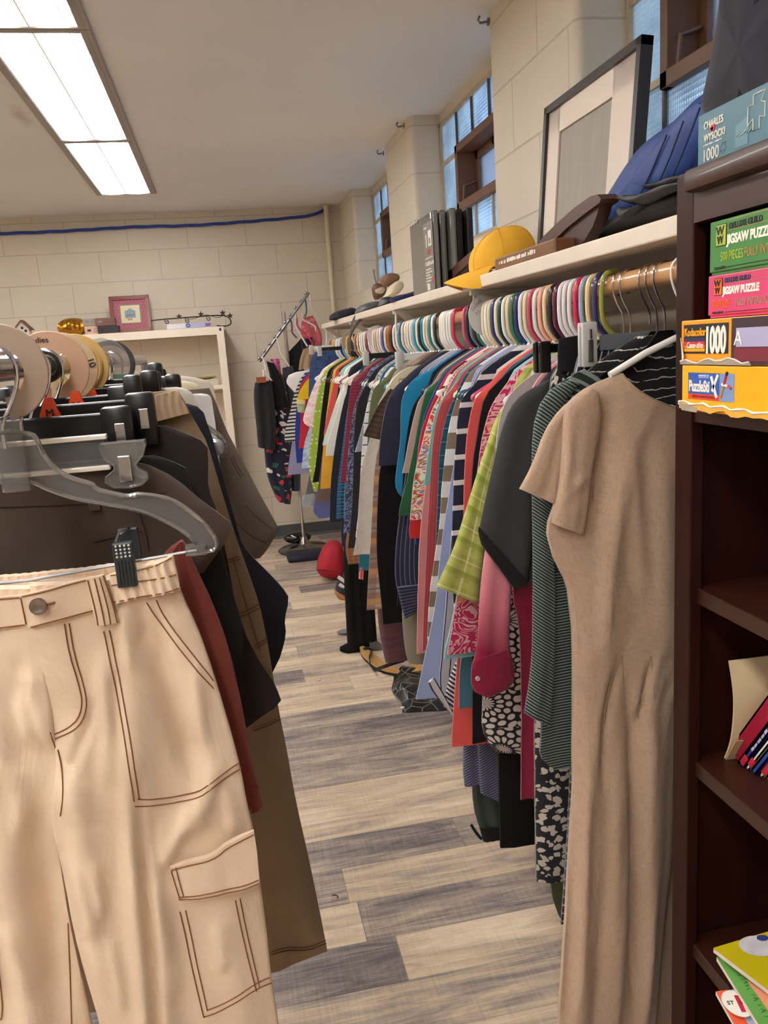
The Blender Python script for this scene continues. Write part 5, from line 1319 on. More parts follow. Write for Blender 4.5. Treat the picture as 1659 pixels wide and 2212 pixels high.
for (Y_, c_, s_) in ((2.202, 'd2245a', 'white and lilac striped tee'), (2.292, 'e9e6e0', 'navy short coat'), (2.337, 'e7e4dc', 'long black skirt'), (2.462, '1f8088', 'plaid flannel'), (2.532, 'ebe8e2', 'white linen top'),
                     (2.602, '20242a', 'olive cardigan'), (2.662, '178a8c', 'lined blouse'), (2.722, 'e6e9e6', 'teal top with pink hem'), (2.802, 'e9e5dd', 'maroon velvet trousers'), (2.902, '2a7fa0', 'black cardigan'), (3.002, 'ece4d8', 'slate blue feather dress'),
                     (3.102, 'c65a34', 'crimson sequin top'), (3.162, 'e6dcc0', 'rust woven top'), (3.222, '5a5f98', 'blue plaid dress'), (3.322, 'd8d6d8', 'navy straight skirt'), (3.422, 'ecd9d0', 'black leggings'), (3.522, 'e2e0e4', 'dark navy sweatshirt'),
                     (3.642, 'e8e2d4', 'white collared shirt'), (3.752, 'ebe9e4', 'pale mint blouse'), (3.822, 'e4c9b8', 'spotted blouse'), (3.902, 'c99a5c', 'salmon coral tee'), (4.002, '1f2530', 'sunflower yellow shirt'), (4.082, '2a1c18', 'brown ribbed knit'),
                     (4.172, 'e2b850', 'black tee'), (4.302, '7fa8d0', 'lime dotted dress'), (4.442, 'e8e4ec', 'tie dye tee'), (4.502, '9ac0d8', 'grey joggers'), (4.582, 'd8d4d0', 'pale washed jeans'), (4.642, 'c99a52', 'dark blue jeans'),
                     (4.712, 'e2c070', 'bright yellow tee'), (4.772, 'c82a34', 'scarlet dress'), (4.842, '3a9a68', 'royal blue top'), (4.902, 'e8e5e0', 'narrow striped tee'), (4.962, 'dde4ea', 'white draped tee'), (5.012, 'd9b45c', 'lavender top')):
    HAND.append((Y_, 't', c_, s_))
def cname(h):
    r, g, b = [int(h[i:i + 2], 16) / 255 for i in (0, 2, 4)]
    import colorsys
    hh, l, s = colorsys.rgb_to_hls(r, g, b); hh *= 360
    if l < .2: return 'black' if s < .3 else 'very dark green' if 90 < hh < 200 else 'very dark'
    if s < .16 or l > .86: return 'white' if l > .8 else 'grey'
    if hh < 18 or hh > 345: return 'peach' if l > .65 else 'red' if l < .55 and s > .4 else 'rosy'
    if hh < 50: return 'cream' if l > .7 else 'tan'
    if hh < 75: return 'olive' if l < .5 else 'cream'
    if hh < 170: return 'green'
    if hh < 205: return 'teal blue' if l < .5 else 'pale blue'
    if hh < 270: return 'blue'
    return 'pink' if l > .35 else 'maroon'
for (Y_, kd, c_, s_) in HAND:
    if kd == 'v': hanger_velvet('black velvet hanger holding the ' + s_, Y_ )
    else: hanger_tube('%s plastic tube hanger holding the %s' % (cname(c_), s_), c_, Y_)
# spare hangers crowded between the garments
rnd = random.Random(4)
sp_cols = ['e8e5de', 'eae6e0', 'e6e2d8', '1f2a2e', 'ece9e4', 'd9c5a2', '1d868c', 'e9e6e2', '9ab4cc', 'e8e0d0', 'e9d2c4', 'eceae6', '23262c', 'e5e2dc', 'c9b088', 'e9e7e2', '8a3a58', 'e7e4dd', 'c8dce4', 'e9e4da']
ys_ = [2.235, 2.262, 2.315, 2.40, 2.43, 2.495, 2.565, 2.632, 2.692, 2.765, 2.85, 2.95, 3.05, 3.27, 3.37, 3.47, 3.58, 3.70, 4.23, 4.53]
for c_, y_ in zip(sp_cols, ys_):
    nm = cname(c_)
    hanger_tube('%s spare tube hanger crowded in the far row under the cream shelf' % nm, c_, y_, nm + ' spare hangers in the far row')
# cream moulded hanger carrying the ruffled top
rt = thing('moulded_hanger', 'cream moulded hanger with scroll notch holding the brown ruffled top', 'hanger', (RX, 2.345, zr(2.345)), HANGG)
CRM = plain('cream_plastic', 'd8d0ae', .3, coat=.3)
wire_hook(rt, RX, 2.345, zr(2.345), zr(2.345) - .08)
top = xz([(912, 787), (885, 792), (864, 803), (848, 818), (840, 832)], 2.345); bot = xz([(846, 841), (856, 840), (861, 830), (860, 817), (866, 816), (876, 818), (895, 805), (912, 800)], 2.345)
poly = [(RX, zr(2.345) - .075)] + top + bot + [(RX, zr(2.345) - .105)]
mir = [(2 * RX - a, b) for a, b in poly[1:-1]]
mb = MB().prism([(a, 2.334, b) for a, b in poly + []], (0, .014, 0)).prism([(2 * RX - a, 2.334, b) for a, b in poly[::-1]], (0, .014, 0))
mb.build('body', CRM, rt, False)
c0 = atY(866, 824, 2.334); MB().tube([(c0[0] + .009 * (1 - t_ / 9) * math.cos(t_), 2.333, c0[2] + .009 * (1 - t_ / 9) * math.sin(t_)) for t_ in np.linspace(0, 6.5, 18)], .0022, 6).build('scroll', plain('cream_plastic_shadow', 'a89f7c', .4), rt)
# chrome hooks with bare necks near the bookcase
for Y_, s_ in ((1.245, 'floral trousers'), (1.268, 'olive trousers')):
    rt = thing('clip_hanger', 'chrome hook clip hanger holding the ' + s_, 'hanger', (RX, Y_, zr(Y_)), HANGG)
    wire_hook(rt, RX, Y_, zr(Y_), zr(Y_) - .09)
    MB().box((RX - .16, Y_ - .002, zr(Y_) - .104), (RX + .16, Y_ + .002, zr(Y_) - .09), bev=.001).build('bar', BLACKP, rt, False)
    for sx in (-.15, .15): MB().box((RX + sx - .009, Y_ - .006, zr(Y_) - .135), (RX + sx + .009, Y_ + .006, zr(Y_) - .085), bev=.002).build('clip', BLACKP, rt, False)
c0 = atY(1232, 762, 1.222); MB().box((c0[0] - .008, 1.217, c0[2] - .016), (c0[0] + .008, 1.222, c0[2] + .016), bev=.001).build('clip_plate', STEEL, rt, False)
# clear clip hanger with grey translucent bar
YC = 1.183
rt = thing('clip_hanger', 'clear clip hanger with grey translucent bar holding the navy striped trousers', 'hanger', (RX, YC, zr(YC)), HANGG)
wire_hook(rt, RX, YC, zr(YC), zr(YC) - .07)
a = atY(1296, 742, YC); b = atY(1400, 722, YC)
MB().box((a[0], YC - .0025, a[2] - .011), (2 * RX - a[0], YC + .0025, a[2] + .013), bev=.001).build('bar', plain('smoke_grey_plastic', '6c6f76', .3), rt, False)
c = atY(1272, 740, YC - .006)
MB().box((c[0] - .0125, YC - .011, c[2] - .037), (c[0] + .0125, YC - .004, c[2] + .031), bev=.003).box((c[0] - .010, YC - .006, c[2] + .024), (c[0] + .010, YC + .004, c[2] + .030)).box((c[0] - .0125, YC + .002, c[2] - .037), (c[0] + .0125, YC + .009, c[2] + .031), bev=.003).build('clip', plain('milky_plastic', 'b9b8b4', .25, coat=.5), rt, True)
MB().box((c[0] - .004, YC - .0135, c[2] - .029), (c[0] + .004, YC - .011, c[2] + .004), bev=.0006).tube([(c[0], YC - .013, c[2] + .006), (c[0], YC - .013, c[2] + .02)], .002, 6).build('spring', STEEL, rt)
# clip hangers showing above garments further along
for (px, py, Y_, lab, bc) in ((862, 772, 2.47, 'white clip hanger with clear clips above the cream moulded hanger', 'e2e0da'), (790, 770, 3.06, 'black clip hanger bar above the white printed blouse', '1a1a1c'), (690, 755, 4.33, 'black clip hanger with clear clips near the far end of the rod', '1a1a1c'), (672, 752, 4.66, 'white clip hanger holding the dark blue jeans', 'e0ded8')):
    rt = thing('clip_hanger', lab, 'hanger', (RX, Y_, zr(Y_)), HANGG)
    wire_hook(rt, RX, Y_, zr(Y_), zr(Y_) - .07)
    a = atY(px, py, Y_)
    MB().box((a[0], Y_ - .003, a[2] - .010), (2 * RX - a[0], Y_ + .003, a[2] + .010), bev=.001).build('bar', plain('hanger_' + bc, bc, .3), rt, False)
    for xx in (a[0], 2 * RX - a[0]):
        MB().box((xx - .012, Y_ - .009, a[2] - .035), (xx + .012, Y_ + .009, a[2] + .018), bev=.003).build('clip', plain('milky_plastic', 'b9b8b4', .25), rt, True)
# round size dividers on the rod
DISC = plain('frosted_white_disc', 'c9c9c6', .35); 
def divider(label, Y, x, z, R, m, th=.0022, hole=.0235, lines=(), tx=0, tz=0, name='size_divider', group=None, tm=None, tsx=1, size=.014, pitch=.016):
    rt = thing(name, label, 'size divider', (x, Y, z), group)
    mb = MB().lathe([(hole, -th / 2), (R - .001, -th / 2), (R, 0), (R - .001, th / 2), (hole, th / 2), (hole, -th / 2)], (x, Y, z), 56, axis=1, a0=-math.pi / 2 + .12, a1=1.5 * math.pi - .12)
    mb.build('disc', m, rt)
    for i, s in enumerate(lines):
        text(s, (x + tx, Y - th / 2 - .0005, z + tz - i * pitch), (1, 0, 0), (0, 0, 1), size, tm or INK, rt, sx=tsx)
    return rt
FAINT = plain('faint_pencil', '8f9090', .7)
rt = divider('frosted white size divider between two hanger clusters, faintly lettered', 1.957, RX, zr(1.957) - .008, .054, DISC, group='size dividers on the wooden rod')
for s_, k_ in (('Ladies', 0), ('XL', 1)):
    text(s_, (RX - .043 + .010 * k_, 1.9552, zr(1.957) + .002 - .012 * k_), (.72, 0, .69), (-.69, 0, .72), .014, FAINT, rt)
divider('plain white size divider halfway along the far hanger row', 3.44, RX, zr(3.44) - .006, .046, DISC, group='size dividers on the wooden rod')
divider('tan size divider near the far end of the wooden rod', 4.20, RX, zr(4.2) - .006, .045, plain('tan_disc', '9c8f84', .5), group='size dividers on the wooden rod')
divider('white size divider nearest the back end of the wooden rod', 4.86, RX, zr(4.86) - .006, .046, DISC, group='size dividers on the wooden rod')
# ================================================================== left clothes rack
LX, LZ = -.21, 1.402
LRG = 'trousers hanging on the left clothes rack'
LHG = 'hangers on the left clothes rack'
root = thing('clothes_rack', 'chrome clothes rack on the left carrying trousers and size discs', 'clothes rack', (LX, 1.35, 0))
MB().tube([(LX, .40, LZ), (LX, 2.32, LZ)], .0127, 16).build('rod', CHROME, root)
for y in (.42, 2.30):
    MB().tube([(LX, y, .06), (LX, y, LZ)], .0127, 14).build('upright', CHROME, root)
    MB().tube([(LX - .26, y, .06), (LX + .22, y, .06)], .0127, 12).build('foot_bar', CHROME, root)
    for sx in (-.25, .21): MB().lathe([(0, -.012), (.024, -.012), (.027, 0), (.024, .012), (0, .012)], (LX + sx, y, .027), 16, axis=0).build('caster', BLACKP, root)

def lgar(kind, label, cat, mat, Y, Rp, t=.009, amp=.004, k=3, Lx=None, nr=34, creases=(), parts=(), smooth=1, hemL=None, stit=(), thread='6b4630'):
    R_ = xz(Rp, Y)
    L_ = [(Lx if isinstance(Lx, float) else max(2 * LX - x, -.62), z) for x, z in R_]
    if Lx == 'red': L_ = [(x - .004 - .05 * i / 3, z) for i, (x, z) in enumerate(R_)]
    if hemL is not None: L_[-1] = (L_[-1][0], L_[-1][1] + hemL)
    o, sf = cloth(kind, mat, L_, R_, Y, None, t, nr, 22, amp, k, (Y * 29) % 6.28, smooth=smooth, creases=creases)
    tag(o, label, cat, LRG)
    for (nm, pm, PL, PR, dy) in parts:
        cloth(nm, pm, xz(PL, Y + dy), xz(PR, Y + dy), Y + dy, o, .004, 14, 8, .001, 1.5, Y * 5)
    if stit: stitch('topstitching', stit, sf, plain('thread_' + thread, thread, .9), o, Y, .0008, .0004)
    return o, sf

# ---- the near cream cargo trousers
HY = .82
CARGO = F('cream_twill', 'ead0b4', bump=.3, var=.05, weave=1400, wr=.22, wscale=6)
THREAD = plain('rust_thread', '8a5634', .9)
W1 = [(-205, 1268), (-120, 1262), (-40, 1262), (0, 1285), (45, 1284), (75, 1276)]
LL = xz([(-215, 1262), (-228, 1330), (-262, 1450), (-300, 1650), (-330, 1850), (-350, 2050), (-365, 2212), (-380, 2420)], HY)
LR = xz([(72, 1262), (80, 1330), (104, 1440), (122, 1540), (134, 1640), (122, 1730), (120, 1790), (131, 1870), (150, 1985), (166, 2060), (197, 2212), (215, 2330), (226, 2420)], HY)
RL = xz([(72, 1252), (80, 1330), (104, 1440), (122, 1540), (130, 1640), (116, 1740), (124, 1810), (142, 1900), (160, 2000), (188, 2100), (218, 2212), (240, 2330), (254, 2420)], HY)
RRt = xz([(376, 1204), (384, 1240), (390, 1280), (426, 1353), (460, 1450), (482, 1522), (506, 1606), (521, 1665), (533, 1734), (549, 1796), (560, 1890), (575, 2001), (586, 2113), (602, 2212), (615, 2330), (624, 2420)], HY)
cr_r = [(xz([(330, 1300), (345, 1400), (385, 1540), (432, 1690)], HY), .012, -0.0149), (xz([(278, 1360), (285, 1500), (298, 1750), (318, 2000), (338, 2212), (350, 2420)], HY), .020, 0.0162),
        (xz([(300, 1640), (312, 1800), (330, 2000), (345, 2212), (352, 2420)], HY), .007, -0.0162), (xz([(175, 1500), (168, 1700), (200, 1950), (240, 2212)], HY), .018, 0.0121),
        (xz([(225, 1380), (240, 1560), (232, 1720)], HY), .010, 0.0068), (xz([(430, 1700), (400, 1760), (345, 1860)], HY), .010, 0.0081), (xz([(465, 1630), (440, 1720), (420, 1790)], HY), .012, 0.0081),
        (xz([(150, 1820), (190, 1930), (215, 2010)], HY), .008, 0.0081), (xz([(330, 1880), (352, 1960), (362, 2040)], HY), .009, 0.0054), (xz([(250, 1420), (262, 1600)], HY), .006, -0.0041)]
cr_l = [(xz([(20, 1700), (40, 1900), (75, 2100), (90, 2300)], HY), .018, 0.0149), (xz([(95, 1640), (85, 1800), (110, 2000), (140, 2212)], HY), .012, -0.0095), (xz([(60, 1420), (95, 1520), (120, 1600)], HY), .008, 0.0081),
        (xz([(-60, 1500), (-40, 1800), (-20, 2200)], HY), .022, 0.0135), (xz([(50, 1480), (80, 1590)], HY), .007, 0.0068), (xz([(20, 1950), (60, 2050), (80, 2120)], HY), .008, 0.0068)]
cr_r += [(xz(p, HY), w, dd) for p, w, dd in (([(188, 1560), (178, 1600), (160, 1640)], .006, -.004), ([(215, 1480), (200, 1540), (178, 1590)], .005, -.004), ([(205, 1830), (222, 1900), (228, 1960)], .006, .006), ([(240, 1980), (262, 2080), (268, 2180)], .007, .006), ([(360, 1990), (372, 2060), (380, 2130)], .010, .004), ([(470, 1960), (478, 2020), (476, 2090)], .010, .004),
         ([(330, 1720), (338, 1800), (352, 1860)], .006, -.005), ([(420, 1420), (432, 1520), (440, 1600)], .008, .005), ([(265, 1300), (282, 1380), (288, 1440)], .006, .006), ([(300, 1290), (312, 1340), (316, 1400)], .006, -.006), ([(480, 1690), (500, 1740), (508, 1790)], .008, .005), ([(260, 1700), (262, 1820), (275, 1920)], .010, -.005))]
cr_l += [(xz(p, HY), w, dd) for p, w, dd in (([(40, 1400), (70, 1460), (110, 1520)], .006, -.004), ([(30, 1620), (55, 1720), (60, 1800)], .010, .006), ([(100, 1880), (112, 1960), (132, 2040)], .006, -.006), ([(-10, 1420), (10, 1560), (20, 1680)], .012, .005))]
zc = atY(130, 1650, HY)[2]
def half(side):
    def f(S, TT, *a):
        q = S if side == 'L' else 1 - S           # 1 at the centre seam
        outer = 1 - .75 * (1 - q) ** 6
        inner = np.where(TT < .36, 1.0, 1 - .75 * np.clip((TT - .36) / .12, 0, 1) * q ** 6)
        return outer * inner
    return f
def wr_(S, TT, X, Z):  # fine gathers below the elastic and whiskers at the crotch
    g = np.clip((Z - atY(300, 1340, HY)[2]) / .06, 0, 1)
    return .0012 * g * np.sin(X * 620 + 3 * np.sin(Z * 60)) + .0018 * np.sin(Z * 95 + X * 60) * np.exp(-((X - atY(140, 1600, HY)[0]) / .05) ** 2 - ((Z - zc - .02) / .06) ** 2)
pants, psR = cloth('cargo_trousers', CARGO, RL, RRt, HY, None, .017, 110, 56, .0016, 2, .4, creases=cr_r, two=half('R'), extra=wr_, smooth=1,
                   top=xz([(72, 1256), (150, 1252), (230, 1246), (300, 1226), (345, 1212), (376, 1203)], HY))
tag(pants, 'cream cargo trousers with rust topstitching hanging nearest on the left rack', 'trousers', LRG)
lleg, psL = cloth('leg', CARGO, LL, LR, HY, pants, .017, 90, 44, .0018, 2, 1.7, creases=cr_l, two=half('L'), extra=wr_, smooth=1)
# waistband: gathered elastic at the back and side, buttoned tab in front
def gath(S, TT, X, Z): return .0013 * np.sin(X * 700 + 2 * np.sin(Z * 90))
wb, wsf = cloth('elastic_waistband', CARGO, xz([(240, 1240), (238, 1280), (234, 1300)], HY - .014), xz([(372, 1200), (384, 1238), (389, 1270)], HY - .014), HY - .014, pants, .008, 16, 60, .0006, 2, .2, extra=gath,
                top=xz([(240, 1240), (275, 1232), (300, 1226), (330, 1214), (348, 1216), (365, 1203), (374, 1198)], HY - .014), bot=xz([(232, 1306), (265, 1296), (300, 1287), (345, 1282), (389, 1272)], HY - .014), smooth=0)
bwb, _ = cloth('back_waistband', CARGO, xz([(-208, 1246), (-208, 1330)], HY + .014), xz([(376, 1199), (380, 1290)], HY + .014), HY + .014, pants, .005, 10, 110, .0004, 2, .2, extra=gath,
               top=xz([(-208, 1246), (-100, 1250), (0, 1244), (60, 1240), (120, 1233), (180, 1228), (230, 1220), (290, 1212), (376, 1198)], HY + .014), smooth=0)
fwb, fsf = cloth('waist_tab', CARGO, xz([(-206, 1285), (-210, 1356)], HY - .016), xz([(204, 1246), (212, 1318)], HY - .016), HY - .016, pants, .0045, 10, 40, .0008, 1.5, .9,
                 top=xz([(-206, 1285), (-60, 1287), (0, 1287), (45, 1284), (100, 1272), (155, 1256), (204, 1246)], HY - .016), bot=xz([(-210, 1356), (-60, 1360), (0, 1357), (58, 1351), (66, 1356), (120, 1342), (212, 1318)], HY - .016), smooth=0)
lp, lsf = cloth('belt_loop', CARGO, xz([(186, 1250), (196, 1300), (208, 1350)], HY - .022), xz([(226, 1240), (240, 1290), (258, 1344)], HY - .022), HY - .022, pants, .003, 10, 8, .0006, 1, .3)
for q in ((190, 1252, 207, 1318, 212, 1350), (205, 1248, 220, 1310, 228, 1350), (216, 1246, 233, 1306, 240, 1346), (224, 1243, 243, 1300, 254, 1344)):
    stitch('topstitching', [[(q[0], q[1]), (q[2], q[3]), (q[4], q[5])]], lsf, THREAD, lp, HY - .022)
c0 = atY(83, 1309, HY - .024)
MB().lathe([(0, -.0032), (.0045, -.0032), (.0058, -.0040), (.0078, -.0040), (.0084, -.002), (.0078, .001), (0, .002)], tuple(c0), 28, axis=1).build('button', plain('aged_silver_button', '9b8f86', .28, .9), pants)
stitch('buttonhole', [[(94, 1306), (106, 1303), (121, 1298)]], fsf, THREAD, fwb, HY - .016, .0011)
stitch('topstitching', [[(47, 1288), (58, 1346)], [(50, 1286), (100, 1275), (155, 1259), (200, 1249)], [(0, 1353), (56, 1347)], [(68, 1352), (120, 1338), (205, 1316)], [(0, 1291), (44, 1288)]], fsf, THREAD, fwb, HY - .016)
stitch('topstitching', [[(242, 1262), (300, 1250), (340, 1247), (382, 1238)], [(236, 1300), (300, 1284), (345, 1279), (387, 1268)], [(240, 1241), (300, 1227), (340, 1217), (372, 1202)]], wsf, THREAD, wb, HY - .014)
R_l = [[(146, 1336), (156, 1400), (176, 1462), (184, 1500), (178, 1532), (160, 1552), (121, 1570)], [(156, 1335), (166, 1400), (186, 1462), (194, 1502), (187, 1538), (166, 1560), (122, 1579)],
       [(229, 1352), (245, 1420), (262, 1500), (278, 1580), (290, 1650), (296, 1698)], [(241, 1350), (257, 1420), (274, 1500), (290, 1580), (301, 1650), (306, 1695)],
       [(303, 1696), (330, 1701), (366, 1705), (400, 1700), (428, 1691), (455, 1671), (490, 1655), (517, 1642)], [(297, 1711), (330, 1715), (366, 1718), (400, 1712), (428, 1702), (455, 1683), (490, 1668), (521, 1654)],
       [(320, 1292), (336, 1322), (360, 1356), (392, 1398), (420, 1432), (445, 1462), (462, 1482)], [(340, 1288), (352, 1318), (374, 1350), (404, 1390), (430, 1424), (452, 1452), (461, 1466)],
       [(390, 1948), (400, 1990), (414, 2060), (428, 2120), (440, 2172)], [(402, 1946), (412, 1990), (425, 2055), (438, 2112), (448, 2158)],
       [(440, 2173), (470, 2163), (505, 2143), (545, 2124), (586, 2116)], [(448, 2158), (475, 2148), (508, 2130), (545, 2112), (582, 2104)],
       [(508, 1928), (520, 1990), (536, 2060), (553, 2127)], [(518, 1926), (530, 1990), (546, 2060), (560, 2120)],
       [(133, 1600), (142, 1640), (147, 1690), (138, 1740)]]
stitch('topstitching', R_l, psR, THREAD, pants, HY)
L_l = [[(118, 1560), (128, 1600), (136, 1650)], [(0, 1640), (2, 1720), (8, 1730)], [(3, 1888), (2, 1940), (0, 1946)], [(5, 1950), (12, 2060), (18, 2168), (0, 2176)], [(0, 1948), (3, 2060), (8, 2160)], [(148, 1990), (152, 2080), (158, 2212)]]
stitch('topstitching', L_l, psL, THREAD, lleg, HY)
# cargo flap
yf = HY - .0235
flap, fpf = cloth('pocket_flap', CARGO, xz([(367, 1873), (374, 1905), (386, 1945)], yf), xz([(548, 1792), (556, 1845), (561, 1906)], yf), yf, pants, .0035, 14, 24, .0010, 1.6, .5,
                  top=xz([(367, 1873), (405, 1860), (446, 1850), (470, 1838), (485, 1824), (515, 1808), (548, 1792)], yf), bot=xz([(386, 1946), (430, 1940), (491, 1929), (530, 1920), (561, 1907)], yf), smooth=0)
stitch('topstitching', [[(380, 1872), (388, 1905), (397, 1936)], [(370, 1880), (378, 1908), (388, 1940)], [(370, 1878), (405, 1866), (446, 1857), (472, 1845), (487, 1830), (515, 1815), (548, 1800)], [(390, 1936), (430, 1929), (491, 1917), (530, 1908), (559, 1897)], [(386, 1942), (430, 1936), (491, 1925), (530, 1916), (560, 1904)]], fpf, THREAD, flap, yf)

# clear acrylic hanger with wire bar and clips
rt = thing('clear_hanger', 'clear acrylic hanger with wire bar holding the cream cargo trousers', 'hanger', (LX, HY, LZ), LHG)
wire_hook(rt, LX, HY, LZ, LZ - .075, side=1, r=.0021, R=.021)
up = xz([(-17, 934), (18, 935), (50, 935), (72, 938), (82, 953), (96, 986), (115, 1008), (141, 1027), (172, 1038), (205, 1046), (206, 1056), (240, 1065), (282, 1074), (291, 1066), (338, 1071), (368, 1078), (398, 1095), (434, 1124), (459, 1152), (471, 1175), (462, 1190), (440, 1190)], HY)
lo = xz([(-17, 1046), (20, 1037), (40, 1036), (72, 1041), (108, 1059), (163, 1077), (217, 1086), (275, 1096), (325, 1110), (380, 1136), (410, 1158), (425, 1176), (436, 1190)], HY)
for sgn in (1, -1):
    U_ = [(a if sgn > 0 else 2 * LX - a, b) for a, b in up]; D_ = [(a if sgn > 0 else 2 * LX - a, b) for a, b in lo]
    mb = MB()
    mb.tube([(a, HY, b) for a, b in resample(U_, 60, 1)], .0024, 8, flat=1.5); mb.tube([(a, HY, b) for a, b in resample(D_, 50, 2)], .0024, 8, flat=1.5)
    A, B = resample(U_, 40, 1), resample(D_, 40, 1); V, Fc = [], []
    for i in range(40): V += [(A[i][0], HY - .0008, A[i][1]), (B[i][0], HY - .0008, B[i][1]), (B[i][0], HY + .0008, B[i][1]), (A[i][0], HY + .0008, A[i][1])]
    for i in range(39):
        for j in range(4): Fc.append((i * 4 + j, i * 4 + (j + 1) % 4, i * 4 + 4 + (j + 1) % 4, i * 4 + 4 + j))
    mb2 = MB().add(V, Fc)
    mb.build('hanger_rib', clear('bright_rib', (.86, .86, .85), .62, .04), rt)
    mb2.build('hanger_web', clear('clear_web', (.80, .79, .79), .22, .08), rt, False)
a = atY(24, 968, HY); MB().box((a[0] - .013, HY - .006, a[2] - .042), (a[0] + .013, HY + .006, a[2] + .03), bev=.002).build('hook_boss', CLEARP, rt, False)
e0 = atY(425, 1188, HY); MB().tube([(2 * LX - e0[0], HY - .001, e0[2] - .006), (LX, HY - .001, e0[2] - .012), (e0[0], HY - .001, e0[2])], .0016, 8).build('wire_bar', STEEL, rt)
MB().box((e0[0] - .011, HY - .006, e0[2] - .005), (e0[0] + .010, HY + .006, e0[2] + .006), bev=.0015).build('bar_socket', CLEARP, rt, False)
for sgn in (1, -1):
    c = atY(272, 1204, HY - .012); cx = c[0] if sgn > 0 else 2 * LX - c[0]
    mb = MB().box((cx - .0095, HY - .027, c[2] - .027), (cx + .0095, HY - .017, c[2] + .018), bev=.0015)
    mb.box((cx - .0085, HY + .012, c[2] - .024), (cx + .0115, HY + .020, c[2] + .024), bev=.0015)
    for i in range(5): mb.box((cx - .0070 + i * .0032, HY - .0285, c[2] - .024), (cx - .0056 + i * .0032, HY - .0265, c[2] + .001))
    cl = mb.build('clip', plain('dark_grey_clip', '2c3236', .35), rt, False)
    mb = MB()
    for i in range(4):
        for j in range(4): mb.blob((cx - .006 + i * .0040, HY - .0272, c[2] + .0045 + j * .0036), .0012, .0008, .0012, 4)
    mb.build('grip_dots', plain('pale_grip_dots', 'c9cbc8', .4), cl)
    MB().tube([(cx - .008, HY - .018, c[2] + .016), (cx - .006, HY, c[2] + .022), (cx + .004, HY + .008, c[2] + .026)], .0022, 6).build('spring', CHROME, cl)

# ---- the trousers behind, nearest first
lgar('red_shorts', 'brick red trousers showing along the edge of the cream cargo trousers', 'trousers', F('brick_red', '80392f'), .868,
     [(396, 1168), (405, 1180), (416, 1210), (460, 1302), (494, 1395), (523, 1522), (544, 1648), (565, 1738)], t=.006, amp=.002, Lx='red', parts=(('hem', F('brick_red', '80392f'), [(540, 1700), (543, 1757)], [(560, 1700), (566, 1742)], -.001),))
WOOL = F('brown_wool', '47392e', bump=.4, weave=1800)
o, sf = lgar('wool_trousers', 'brown wool dress trousers clipped behind the clear acrylic hanger', 'trousers', WOOL, .905,
     [(300, 1000), (318, 1003), (362, 1023), (395, 1046), (427, 1074), (470, 1106), (503, 1132), (494, 1155), (482, 1179), (470, 1192), (440, 1235)], t=.008, amp=.003, k=2.5, smooth=0,
     creases=[(xz([(35, 1100), (40, 1240)], .905), .008, .006), (xz([(78, 1100), (82, 1240)], .905), .006, -.006), (xz([(330, 1080), (322, 1240)], .905), .012, -.006)],
     thread='2a211b', stit=([(-60, 1092), (0, 1094), (60, 1092), (190, 1086)], [(205, 1085), (300, 1075), (360, 1060)]))
MB().box(*[tuple(v) for v in (atY(192, 1104, .893) + [0, 0, 0], atY(214, 1086, .893) + [0, .004, 0])]).build('belt_loop', WOOL, o, False)
stitch('pocket_seam', [[(205, 1168), (260, 1155), (308, 1146)], [(300, 1100), (316, 1150), (322, 1190)]], sf, plain('dark_seam', '241c16', .9), o, .905, .0008, .0004)
lgar('black_trousers', 'black trousers between the brown wool pair and the dark brown pair', 'trousers', F('black_twill', '0f0e10'), .945,
     [(310, 985), (330, 982), (372, 996), (409, 1014), (407, 1045), (430, 1090), (462, 1140), (477, 1184), (490, 1240), (506, 1290), (520, 1335), (528, 1370), (520, 1460), (512, 1600)], t=.008, amp=.002)
lgar('dark_brown_trousers', 'dark brown trousers with a slanting lower corner beside the black pair', 'trousers', F('espresso_twill', '251a16'), .985,
     [(336, 920), (345, 914), (400, 935), (448, 957), (450, 1000), (449, 1054), (468, 1100), (490, 1200), (506, 1288), (531, 1370), (560, 1425), (591, 1471), (607, 1508), (598, 1522), (570, 1540), (532, 1568)], t=.009, amp=.003, smooth=0)
BEIGE = F('beige_twill', '8c765c', bump=.3)
o, sf = lgar('wide_leg_trousers', 'beige wide leg trousers with brown topstitched hem reaching lowest on the left rack', 'trousers', BEIGE, 1.08,
     [(383, 843), (397, 862), (409, 890), (428, 922), (448, 956), (475, 1050), (510, 1163), (540, 1245), (561, 1307), (578, 1387), (590, 1460), (603, 1539), (620, 1620), (633, 1699), (650, 1780), (665, 1845), (691, 1970), (707, 2053)], t=.012, amp=.005, nr=50, hemL=-.03,
     creases=[(xz([(600, 1600), (640, 1850), (660, 2050)], 1.08), .015, .008)],
     stit=([(484, 1208), (500, 1203), (516, 1200)], [(484, 1214), (500, 1209), (518, 1206)], [(515, 1322), (535, 1315), (560, 1303)], [(517, 1329), (537, 1322), (562, 1311)], [(548, 1392), (562, 1386), (577, 1376)], [(550, 1398), (564, 1392), (578, 1383)],
           [(545, 1566), (580, 1556), (604, 1545)], [(546, 1572), (580, 1562), (605, 1551)], [(584, 2038), (610, 2032), (640, 2037), (665, 2040), (704, 2030)], [(584, 2044), (610, 2039), (640, 2043), (665, 2046), (705, 2036)], [(503, 1204), (530, 1300), (560, 1400)]))
cloth('elastic_waistband', F('beige_elastic', 'b0967a'), xz([(214, 893), (216, 940)], 1.065), xz([(384, 842), (409, 892)], 1.065), 1.065, o, .008, 10, 50, .0006, 2, 1, extra=gath,
      top=xz([(214, 893), (250, 880), (275, 876), (310, 862), (350, 850), (384, 842)], 1.065), smooth=0)
